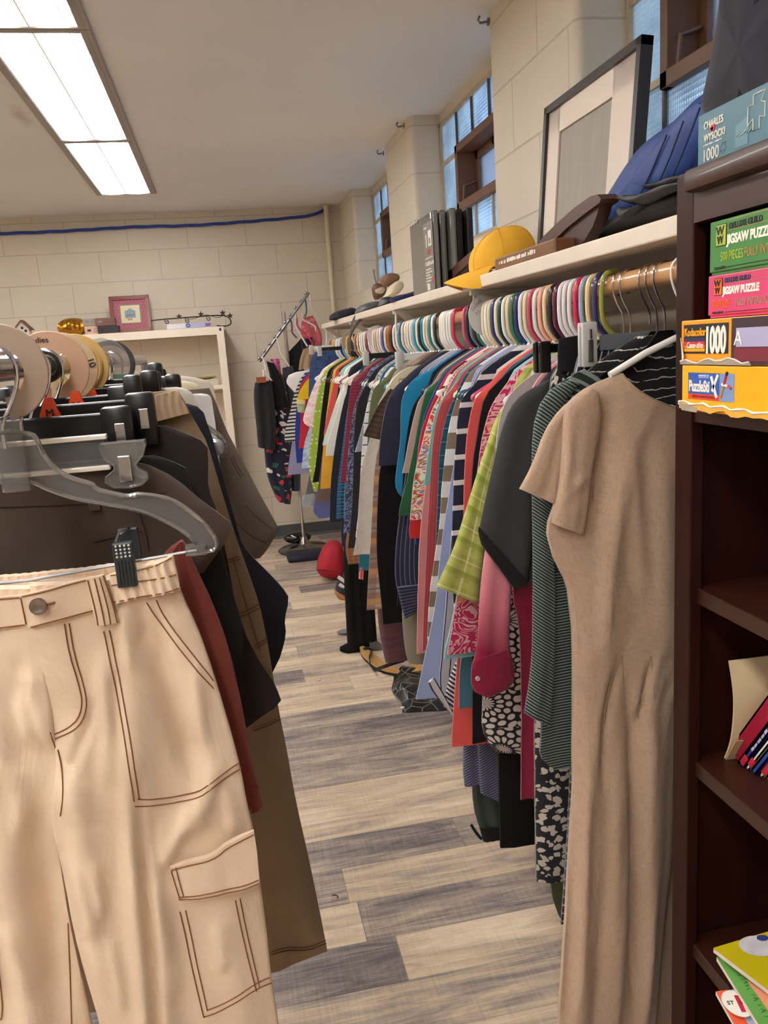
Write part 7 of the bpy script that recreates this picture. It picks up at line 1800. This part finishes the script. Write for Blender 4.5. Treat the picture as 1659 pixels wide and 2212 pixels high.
# plates
PL = plain('yellow_glazed_dish', 'b8a02e', .25, coat=.5)
tag(MB().lathe([(0, 1.248), (.05, 1.248), (.085, 1.258), (.088, 1.262), (.05, 1.253), (0, 1.253)], (-.13, 5.86, 0), 28).build('dish', PL), 'yellow oval dish on top of the pale stack in the white bookcase', 'dish')
for i in range(3):
    tag(MB().box((-.26 + .01 * i, 5.79, 1.206 + .0135 * i), (-.035, 5.98, 1.2185 + .0135 * i), bev=.002).build('place_mat', plain('pale_mats', 'cfc6b4', .6), None, False), 'pale folded place mat in the stack under the yellow dish', 'mat', 'pale mats stacked in the white bookcase')
o = MB().blob((-.035, 5.85, .845), .03, .03, .045, 10).build('ornament', plain('orange_ornament', 'cf6a2c', .4)); tag(o, 'small orange ornament on the middle shelf of the white bookcase', 'ornament')
# framed sampler
rt = thing('framed_sampler', 'small red framed sampler with pink polka dot mat leaning on the back wall', 'picture frame', (-.58, 5.93, WZ))
def lean(P, y0=5.90, k=.30): return [(x, y0 + (z - WZ) * k, z) for x, z in P]
def ring(mb, x0, x1, z0, z1, w, dy, th):
    for (a0, a1, c0, c1) in ((x0, x1, z0, z0 + w), (x0, x1, z1 - w, z1), (x0, x0 + w, z0, z1), (x1 - w, x1, z0, z1)):
        P = [(a0, c0), (a1, c0), (a1, c1), (a0, c1)]; mb.prism([(x, y + dy, z) for x, y, z in lean(P)], (0, th, 0))
    return mb
sx0, sx1, sz0, sz1 = -.713, -.447, WZ + .001, 1.846
ring(MB(), sx0, sx1, sz0, sz1, .026, -.012, .018).build('frame', plain('mahogany_frame', '7a3d2c', .4), rt, False)
ring(MB(), sx0 + .008, sx1 - .008, sz0 + .008, sz1 - .008, .006, -.016, .006).build('frame_bead', plain('mahogany_frame_light', '8e4c38', .4), rt, False)
MB().prism([(x, y - .002, z) for x, y, z in lean([(sx0 + .02, sz0 + .02), (sx1 - .02, sz0 + .02), (sx1 - .02, sz1 - .02), (sx0 + .02, sz1 - .02)])], (0, .003, 0)).build('mat', plain('pink_mat', 'a8586a', .7), rt, False)
mb = MB()
for i in range(9):
    for j in range(9):
        x, z = sx0 + .036 + i * .0243, sz0 + .036 + j * .0222
        if not (2 <= i <= 6 and 2 <= j <= 6): mb.blob((x + (.006 if j % 2 else -.006), 5.90 + (z - WZ) * .30 - .0025, z), .0030, .001, .0030, 4)
mb.build('polka_dots', plain('mat_dots', 'd9aab0', .7), rt)
def patch(name, P, dy, m): return MB().prism([(x, y + dy, z) for x, y, z in lean(P)], (0, .0015, 0)).build(name, m, rt, False)
patch('inner_border', [(-.655, 1.655), (-.505, 1.655), (-.505, 1.790), (-.655, 1.790)], -.0040, plain('taupe_border', '8a7a70', .7))
patch('sampler', [(-.642, 1.662), (-.515, 1.662), (-.515, 1.780), (-.642, 1.780)], -.0055, plain('cream_sampler', 'd9caa9', .8))
patch('house_motif', [(-.615, 1.695), (-.545, 1.695), (-.545, 1.742), (-.565, 1.750), (-.580, 1.762), (-.595, 1.750), (-.615, 1.742)], -.0068, plain('blue_motif', '7f9aa8', .8))
for q in (-.594, -.577): patch('heart_motif', [(q, 1.676), (q + .008, 1.686), (q + .006, 1.692), (q, 1.688), (q - .006, 1.692), (q - .008, 1.686)], -.0068, plain('rose_motif', 'a8606a', .8))
patch('shelf_motif', [(-.606, 1.712), (-.556, 1.714), (-.556, 1.717), (-.606, 1.715)], -.0072, plain('brown_lettering', '4a4038', .8))
patch('animal_motif', [(-.598, 1.717), (-.596, 1.728), (-.590, 1.731), (-.572, 1.731), (-.562, 1.728), (-.561, 1.721), (-.566, 1.717), (-.570, 1.722), (-.588, 1.721), (-.592, 1.717)], -.0074, plain('wool_motif', 'a59678', .8))
for q in (-.600, -.585, -.572, -.560): patch('peg_motif', [(q, 1.705), (q + .004, 1.705), (q + .004, 1.710), (q, 1.710)], -.0074, plain('peg_motif', '5d7486', .8))
# small card boxes
for (x0, x1, z0, z1, c, lab, y) in ((-.878, -.792, WZ, 1.652, 'd9b39a', 'peach storage box under the pale grey one on the white bookcase', 5.83), (-.79, -.655, WZ, 1.646, '2b2a2e', 'black storage box under the brown one on the white bookcase', 5.80),
                                    (-.885, -.80, 1.653, 1.700, '9b938b', 'pale grey storage box stacked on the peach one', 5.83), (-.80, -.675, 1.647, 1.700, '7c564e', 'brown storage box stacked on the black one', 5.81)):
    rt = thing('storage_box', lab, 'box', ((x0 + x1) / 2, y, z0), 'small storage boxes on the white bookcase')
    m = plain('box_' + c, c, .6)
    MB().box((x0, y, z0 + .0005), (x1, y + .10, z1), bev=.002).build('body', m, rt, False)
    MB().box((x0 + .018, y - .002, z0 + .022), (x0 + .042, y + .001, z0 + .036), bev=.001).build('grip', plain('dark_grip', '1c1a1a', .5) if c in ('d9b39a', '2b2a2e') else plain('box_grip_' + c, '8d8078', .5), rt, False)
    for i in range(3): MB().box((x0 + .055, y - .001, z0 + .015 + i * .012), (x1 - .003, y + .001, z0 + .0165 + i * .012)).build('crease', plain('box_crease', '3f3634', .7), rt, False)
# gold fluted bowl
rt = thing('fluted_bowl', 'shiny gold fluted bowl on the white bookcase', 'bowl', (-.95, 5.86, WZ))
V, Fc = [], []; n, mm = 12, 72
for i in range(n + 1):
    u = i / n
    for k in range(mm):
        a = 2 * math.pi * k / mm; r = .094 * math.sin(.35 + u * 2.6) ** .8 * (1 + .07 * math.cos(18 * a) * math.sin(u * 3.14))
        V.append((-.955 + r * math.cos(a), 5.87 + r * .9 * math.sin(a), WZ + .001 + .118 * (1 - math.cos(.25 + u * 2.7)) / 1.98 - .001))
for i in range(n):
    for k in range(mm): k2 = (k + 1) % mm; Fc.append((i * mm + k, i * mm + k2, (i + 1) * mm + k2, (i + 1) * mm + k))
Fc.append(tuple(range(n * mm, n * mm + mm))); Fc.append(tuple(range(mm))[::-1])
MB().add(V, Fc).build('bowl', plain('gold_lustre', 'b5802a', .22, .85), rt)
# birdhouse
rt = thing('birdhouse', 'small white birdhouse with red roof at the left of the white bookcase top', 'birdhouse', (-1.27, 5.85, WZ))
bx = -1.262
MB().prism([(bx - .04, 5.80, WZ + .001), (bx + .04, 5.80, WZ + .001), (bx + .04, 5.80, WZ + .068), (bx, 5.80, WZ + .112), (bx - .04, 5.80, WZ + .068)], (0, .09, 0)).build('body', plain('birdhouse_white', 'd9d2c6', .6), rt, False)
mr_ = plain('birdhouse_roof', '6b3a30', .6)
for s in (-1, 1): MB().prism([(bx, 5.785, WZ + .122), (bx + s * .056, 5.785, WZ + .060), (bx + s * .050, 5.785, WZ + .055), (bx, 5.785, WZ + .112)], (0, .115, 0)).build('roof', mr_, rt, False)
for (dx, dz) in ((0, .07), (.02, .05)): MB().lathe([(0, 0), (.009, 0), (.009, .002), (0, .002)], (bx + dx, 5.7985, WZ + dz), 14, axis=1).build('entrance', BLK, rt)
# leafy wire coat rail leaning on the wall
rt = thing('wire_hook_rail', 'dark wire hook rail with metal leaves propped on the white bookcase', 'hook rail', (-.2, 5.95, WZ))
WIR = plain('dark_bronze_wire', '3a322a', .45, .6)
def wp(pts, Y=5.95): return [tuple(atY(a, b, Y)) for a, b in pts]
MB().tube(resample(wp([(312, 695), (330, 692), (360, 689), (400, 686), (440, 683), (470, 681), (488, 682), (497, 688), (500, 697), (495, 703), (480, 705), (468, 703)]), 50, 1), .0045, 8).tube(resample(wp([(316, 712), (312, 702), (313, 694), (320, 693), (322, 706), (323, 712)]), 20, 1), .0035, 6).build('rail', WIR, rt)
MB().tube(resample(wp([(398, 686), (410, 690), (420, 688), (432, 684), (446, 679), (460, 684), (472, 687), (480, 682)]), 50, 2), .002, 6).build('vine', WIR, rt)
for (a, b) in ((356, 692), (400, 690), (446, 685)):
    MB().tube(resample(wp([(a, b - 3), (a + 1, b + 6), (a + 6, b + 8), (a + 9, b + 3), (a + 6, b), (a + 3, b + 3)]), 20, 2), .0028, 6).build('scroll_hook', WIR, rt)
for (a, b) in ((387, 684), (434, 679), (481, 676), (497, 682)):
    c = atY(a, b, 5.94); P = []
    for j in range(10):
        an = math.pi / 2 + 2 * math.pi * j / 10; r = .024 if j % 2 == 0 else .010
        P.append((c[0] + r * math.cos(an), c[1], c[2] + r * math.sin(an)))
    MB().prism(P, (0, .004, 0)).build('leaf', WIR, rt, False)
rt = thing('tissue_box', 'flat white and lilac tissue box at the front edge of the white bookcase', 'box', (-.15, 5.80, WZ))
TB = plain('white_carton', 'd8d6da', .5)
MB().box((-.338, 5.765, WZ + .001), (-.040, 5.89, WZ + .036), bev=.002).build('carton', TB, rt, False)
MB().box((-.215, 5.7635, WZ + .003), (-.08, 5.7655, WZ + .035)).build('lilac_print', plain('lilac_print', 'a9add0', .5), rt, False)
MB().box((-.082, 5.7625, WZ + .006), (-.045, 5.7655, WZ + .030)).build('violet_print', plain('violet_print', '7a5f94', .5), rt, False)
MB().lathe([(.007, 0), (.013, 0), (.013, .002), (.007, .002), (.007, 0)], (-.195, 5.7615, WZ + .019), 18, axis=1).build('emblem', plain('navy_emblem', '2a3466', .5), rt)

# ================================================================== far costumer rack
CX, CY = .445, 5.62
root = thing('costumer_rack', 'chrome round-base rack with slanting knobbed arm in the back corner', 'clothes rack', (CX, CY, 0))
MB().lathe([(0, 0), (.185, 0), (.19, .008), (.17, .020), (.06, .034), (.035, .06), (.020, .10), (0, .10)], (CX, CY, 0), 40).build('base', plain('worn_chrome', '8d8b86', .22, 1.0), root)
MB().tube([(CX, CY, .08), (CX, CY, 1.66)], .0125, 14).build('pole', CHROME, root)
b0_, b1_ = atY(560, 781, CY - .02), atY(667, 632, CY - .02)
MB().tube([tuple(b0_), tuple(b1_)], .0105, 12).build('arm', STEEL, root)
for i in range(10):
    q = b0_ + (b1_ - b0_) * (i + .25) / 9.6 + np.array([-.010, -.012, .012])
    MB().blob(tuple(q), .0105, .0105, .0105, 8).build('knob', CHROME, root)
CG = 'clothes on the slanting rack in the back corner'
def cgar(kind, label, cat, mat, L, R, Y, t=.03, amp=.008, k=2, parts=()):
    o, sf = cloth(kind, mat, xz(L, Y), xz(R, Y), Y, None, t, 26, 12, amp, k, Y * 13, smooth=1)
    tag(o, label, cat, CG)
    return o
def chang(label, c, pts, Y):
    tag(MB().tube([(x, Y, z) for x, z in resample(xz(pts, Y), 40, 1)], .0055, 8).build('tube_hanger', plain('hanger_' + c, c, .3)), label, 'hanger', 'hangers on the slanting rack in the back corner')
FLN = fab('navy_floral', '191c30', 'flor', ('c22f3a', '2a5a50', 'd9c9c4', 'b03a48'), per=.05, duty=.40)
o = cgar('skirt', 'black ruffle edged skirt with brown waist tag on the slanting rack', 'skirt', F('black_lace', '16171a'), [(551, 826), (548, 845), (549, 880), (554, 920), (556, 950), (558, 966)], [(588, 822), (590, 850), (594, 880), (597, 920), (596, 950), (594, 972)], 5.42)
a, b = atY(553, 815, 5.38), atY(575, 826, 5.38); MB().box((a[0], 5.372, b[2]), (b[0], 5.38, a[2])).build('waist_tag', plain('rust_tag', '8e4a22', .6), o, False)
cgar('floral_dress', 'navy dress printed with red flowers on the slanting rack', 'dress', FLN, [(585, 800), (575, 850), (571, 900), (570, 960), (574, 1010), (580, 1040), (600, 1083)], [(612, 810), (622, 860), (628, 950), (630, 1020), (630, 1060), (627, 1089)], 5.50)
cgar('black_tee', 'black short sleeved tee over the navy floral dress on the slanting rack', 'shirt', black, [(575, 780), (583, 810), (590, 850), (592, 880)], [(592, 785), (606, 810), (617, 850), (622, 880)], 5.46, t=.02)
cgar('bright_pullover', 'fuchsia and blue print top on the slanting rack', 'shirt', fab('fuchsia_print', 'd0388a', 'trop', ('e05aa0', '3a4a9c', 'e8407a', '8a3a8a', 'e88aa0'), per=.05), [(584, 775), (592, 800), (600, 830), (606, 850)], [(603, 775), (607, 800), (610, 830), (612, 850)], 5.54, t=.015)
cgar('grey_pullover', 'dark grey top beside the narrow striped tee on the slanting rack', 'shirt', F('dark_grey_jersey', '3a3b42'), [(610, 795), (612, 850), (616, 920), (620, 1000), (626, 1060)], [(632, 790), (645, 850), (650, 920), (650, 1000), (648, 1060)], 5.555, t=.02)
cgar('fuchsia_dress', 'multicolour floral dress hem low on the slanting rack', 'dress', fab('fuchsia_floral', '8a2a5a', 'flor', ('c23a7a', '6a8a4a', 'd0a04a'), per=.05, duty=.45), [(612, 900), (616, 1000), (622, 1040)], [(632, 900), (634, 1000), (638, 1044)], 5.66, t=.015)
cgar('black_dress', 'long black dress beside the pole of the slanting rack', 'dress', F('black_satin', '131215'), [(624, 760), (625, 790), (628, 840)], [(652, 730), (655, 780), (660, 840)], 5.66, t=.02)
cgar('pink_lace_pullover', 'salmon pink lace top high on the slanting rack', 'blouse', fab('salmon_lace', 'c9646a', 'leopard', ('e08a8c',), per=.03, duty=.4), [(655, 686), (651, 700), (650, 720), (655, 745)], [(675, 682), (688, 705), (696, 725), (694, 750)], 5.70, t=.02)
cgar('purple_pullover', 'purple and black top between the fuchsia hanger and pink lace top', 'shirt', F('purple_black', '2a1a36'), [(650, 735), (651, 752), (655, 760)], [(674, 728), (677, 745), (678, 755)], 5.64, t=.015)
cgar('camel_pullover', 'camel beige top hanging behind the white draped tee', 'shirt', F('camel', 'a58a6c'), [(655, 755), (648, 775), (645, 800)], [(678, 745), (680, 770), (682, 790)], 5.58, t=.015)
for lab, c, pts, Y in (('white tube hanger highest on the slanting rack', 'e4dcd2', [(664, 633), (669, 632), (671, 650), (672, 665), (682, 677), (684, 683), (690, 690)], 5.66), ('teal tube hanger second highest on the slanting rack', '1f6a72', [(656, 645), (660, 648), (662, 665), (662, 676), (658, 684)], 5.64),
                       ('white tube hanger above the salmon pink lace top', 'ded6d0', [(645, 657), (650, 662), (653, 680), (653, 690), (668, 698), (681, 704), (682, 714)], 5.62), ('white tube hanger with long arm ending near the white draped tee', 'e2dcd6', [(633, 670), (638, 675), (639, 690), (637, 704), (650, 725), (664, 748)], 5.60),
                       ('fuchsia tube hanger over the purple and black top', 'd8306e', [(638, 676), (642, 690), (642, 705), (660, 724), (672, 735), (675, 744)], 5.61), ('purple tube hanger near the pole of the slanting rack', '5a3a62', [(624, 688), (629, 692), (631, 710), (630, 718), (641, 730)], 5.59),
                       ('white tube hanger with drooping arm midway on the slanting rack', 'e0dcda', [(596, 728), (599, 735), (604, 752), (605, 760), (616, 778), (625, 792)], 5.57), ('white tube hanger lowest on the slanting rack', 'dcd8d4', [(564, 772), (569, 774), (573, 790), (574, 800)], 5.44), ('white clip hanger arm above the black skirt', 'dedad6', [(568, 798), (570, 808), (568, 822), (570, 800), (588, 824)], 5.43)):
    chang(lab, c, pts, Y)
# small dress hooks on the window side: none

# ================================================================== on the floor under the clothes
def fl(a, b, z=0.0): return atZ(a, b, z)
o = pxblob('red_bag', 'red soft bag slumped on the floor under the far clothes', 'bag', [(684, 1232), (686, 1212), (693, 1195), (703, 1175), (716, 1168), (732, 1168), (742, 1180), (742, 1248), (716, 1248), (694, 1246)], 4.68, 4.88, plain('red_canvas', 'a5182a', .75, noise=.05, bump=.2), axis='Y', zmin=.002)
MB().tube([tuple(atY(a, b, 4.685)) for a, b in chaikin([(686, 1232), (696, 1231), (712, 1233), (722, 1234)], 1)], .004, 5).build('seam', plain('dark_red_seam', '6a0f1c', .8), o)
pxblob('striped_bag', 'cream and navy striped bag behind the red bag on the floor', 'bag', [(718, 1248), (720, 1225), (728, 1205), (738, 1192), (752, 1190), (756, 1252), (738, 1254)], 4.92, 5.1, fab('bag_stripe_navy', '25304e'), axis='Y', zmin=.002)
for pl in ([(719, 1246), (722, 1225), (731, 1205), (741, 1195)], [(729, 1236), (735, 1215), (744, 1205)]):
    MB().tube([tuple(atY(a, b, 4.935)) for a, b in chaikin(pl, 2)], .014, 8, flat=.6).build('stripe', plain('cream_stripe', 'd6cdb8', .8), bpy.data.objects['striped_bag'])
# sneaker: navy and white with tan sole
o = pxblob('sneaker', 'navy and white shoe with tan sole beside the leggings on the floor', 'shoe', [(724, 1280), (726, 1262), (734, 1250), (748, 1248), (766, 1256), (768, 1286), (740, 1290)], 4.34, 4.46, plain('navy_shoe', '1c2236', .6), axis='Y', zmin=.002)
pxblob('sole', None, None, [(722, 1276), (726, 1272), (746, 1282), (768, 1288), (768, 1296), (740, 1292), (726, 1288)], 4.335, 4.465, plain('tan_sole', '9a6630', .6), parent=o, axis='Y', zmin=.002)
for pl in ([(733, 1262), (744, 1270), (752, 1278)], [(730, 1246), (742, 1254), (752, 1262)]): MB().tube([tuple(atY(a, b, 4.345)) for a, b in pl], .010, 6, flat=.4).build('stripe', plain('white_leather', 'dad6d0', .5), o)
# navy folded cloth by the rack base
c = fl(660, 1212); rt = MB().box((c[0] - .12, c[1] - .02, .001), (c[0] + .13, c[1] + .15, .05), bev=.018).build('folded_navy_bag', plain('navy_bag', '191c2e', .7, bump=.3)); tag(rt, 'dark navy folded bag on the floor against the round rack base', 'bag')
# black rounded shoe beside it
c = fl(655, 1193); tag(MB().blob((c[0] - .02, c[1] + .14, .080), .10, .05, .044, 12).build('black_clog', plain('glossy_black', '0d0d0f', .15, coat=.6)), 'glossy black shoe lying on the round rack base', 'shoe')
# flip-flop sandal
rt = thing('sandal', 'tan thong sandal with black straps lying under the maroon velvet trousers', 'sandal', tuple(fl(850, 1440)))
def sole(pts, z, th, nm, m):
    P = [fl(a, b, z) for a, b in pts]; P = resample(np.vstack([P, P[:1]]), 40, 2)[:-1]
    return MB().prism([(q[0], q[1], z) for q in P], (0, 0, -th)).build(nm, m, rt, False)
SL = [(777, 1398), (782, 1392), (796, 1402), (816, 1418), (836, 1436), (860, 1442), (890, 1436), (918, 1430), (930, 1438), (916, 1448), (880, 1452), (846, 1450), (818, 1442), (796, 1426), (781, 1412)]
sole(SL, .030, .010, 'footbed', plain('tan_leather', 'b98f58', .5, noise=.1))
sole([(a, b + 1) for a, b in SL], .0195, .019, 'sole', plain('black_rubber', '17161a', .7))
BS = plain('black_strap', '1b1b1f', .5)
MB().tube([tuple(fl(a, b, z)) for a, b, z in ((802, 1408, .032), (798, 1420, .055), (800, 1436, .05), (808, 1446, .03))], .008, 8, flat=.4).tube([tuple(fl(a, b, z)) for a, b, z in ((808, 1448, .03), (830, 1440, .06), (850, 1432, .07), (872, 1426, .04))], .009, 8, flat=.4).build('strap', BS, rt)
MB().blob(tuple(fl(790, 1400, .036)), .014, .010, .006, 8).build('toe_post', BS, rt)
# a second sandal behind, grey lining
o = tag(pxblob('grey_slipper', None, None, [(786, 1392), (794, 1376), (806, 1376), (822, 1390), (838, 1402), (834, 1416), (810, 1406)], 3.52, 3.6, plain('grey_lining', '77777a', .8), axis='Y', zmin=.002), 'grey lined slipper lying behind the tan thong sandal', 'slipper')
# crocodile print trousers heap
CROC = bpy.data.materials.new('croc_print'); t, N, L, P = nt(CROC)
P.inputs['Roughness'].default_value = .35
tc = N.new('ShaderNodeTexCoord'); vo = N.new('ShaderNodeTexVoronoi'); vo.feature = 'DISTANCE_TO_EDGE'; vo.inputs['Scale'].default_value = 17
L.new(tc.outputs['Object'], vo.inputs['Vector']); lt_ = N.new('ShaderNodeMath'); lt_.operation = 'LESS_THAN'; lt_.inputs[1].default_value = .03; L.new(vo.outputs[0], lt_.inputs[0])
mx = N.new('ShaderNodeMix'); mx.data_type = 'RGBA'; L.new(lt_.outputs[0], mx.inputs[0]); mx.inputs[6].default_value = srgb('161719'); mx.inputs[7].default_value = srgb('6a6c68'); L.new(mx.outputs[2], P.inputs['Base Color'])
V, Fc = [], []; nu, nv_ = 26, 20
q00, q10, q01, q11 = fl(840, 1448), fl(960, 1440), fl(866, 1541), fl(1010, 1533)
for i in range(nu + 1):
    for j in range(nv_ + 1):
        u, v = i / nu, j / nv_; p = q00 * (1 - u) * (1 - v) + q10 * u * (1 - v) + q01 * (1 - u) * v + q11 * u * v
        e = min(1, 6 * min(u, 1 - u)) * min(1, 6 * min(v, 1 - v))
        V.append((p[0] + .012 * math.sin(v * 9), p[1], .004 + e * (.028 + .010 * math.sin(u * 7 + v * 3) + .008 * math.sin(v * 13 + u * 2))))
W_ = nv_ + 1
for i in range(nu):
    for j in range(nv_): a = i * W_ + j; Fc.append((a, a + W_, a + W_ + 1, a + 1))
base_n = len(V); V2 = [(x, y, .001) for x, y, z in V]
for i in range(nu):
    for j in range(nv_): a = base_n + i * W_ + j; Fc.append((a, a + 1, a + W_ + 1, a + W_))
rim = [i * W_ for i in range(nu + 1)] + [nu * W_ + j for j in range(1, W_)] + [i * W_ + nv_ for i in range(nu - 1, -1, -1)] + [j for j in range(nv_ - 1, 0, -1)]
for a, b in zip(rim, rim[1:] + rim[:1]): Fc.append((a, b, base_n + b, base_n + a))
tag(MB().add(V + V2, Fc).build('snakeskin_skirt', CROC), 'black crackle patterned garment fallen on the floor in front of the sandal', 'clothing')
# stray grey shoe tip and lint
c = fl(736, 1366, .01); tag(MB().blob((c[0] + .04, c[1], .012), .06, .03, .011, 10).build('grey_insole', plain('grey_felt', '6a6d68', .9)), 'small grey shoe tip poking out left of the leggings', 'shoe')
for (a, b, s, lab) in ((870, 1531, .010, 'scrap of white lint on the floor by the crackle garment'), (689, 1471, .008, 'bit of pale paper litter on the floor lane')):
    c = fl(a, b, .0); tag(MB().blob((c[0], c[1], .004), s, s * .6, .004, 6, noise=.3).build('lint', plain('white_lint', 'd5d2cc', .9)), lab, 'litter')
c = fl(725, 1937); tag(MB().tube([(c[0] - .008, c[1] + .006, .0015), (c[0], c[1] + .004, .003), (c[0] + .006, c[1] - .004, .003), (c[0] + .004, c[1] - .01, .0015)], .0014, 6).build('thread', BLK), 'short dark thread lying on the floor beside the wide leg hem', 'litter')
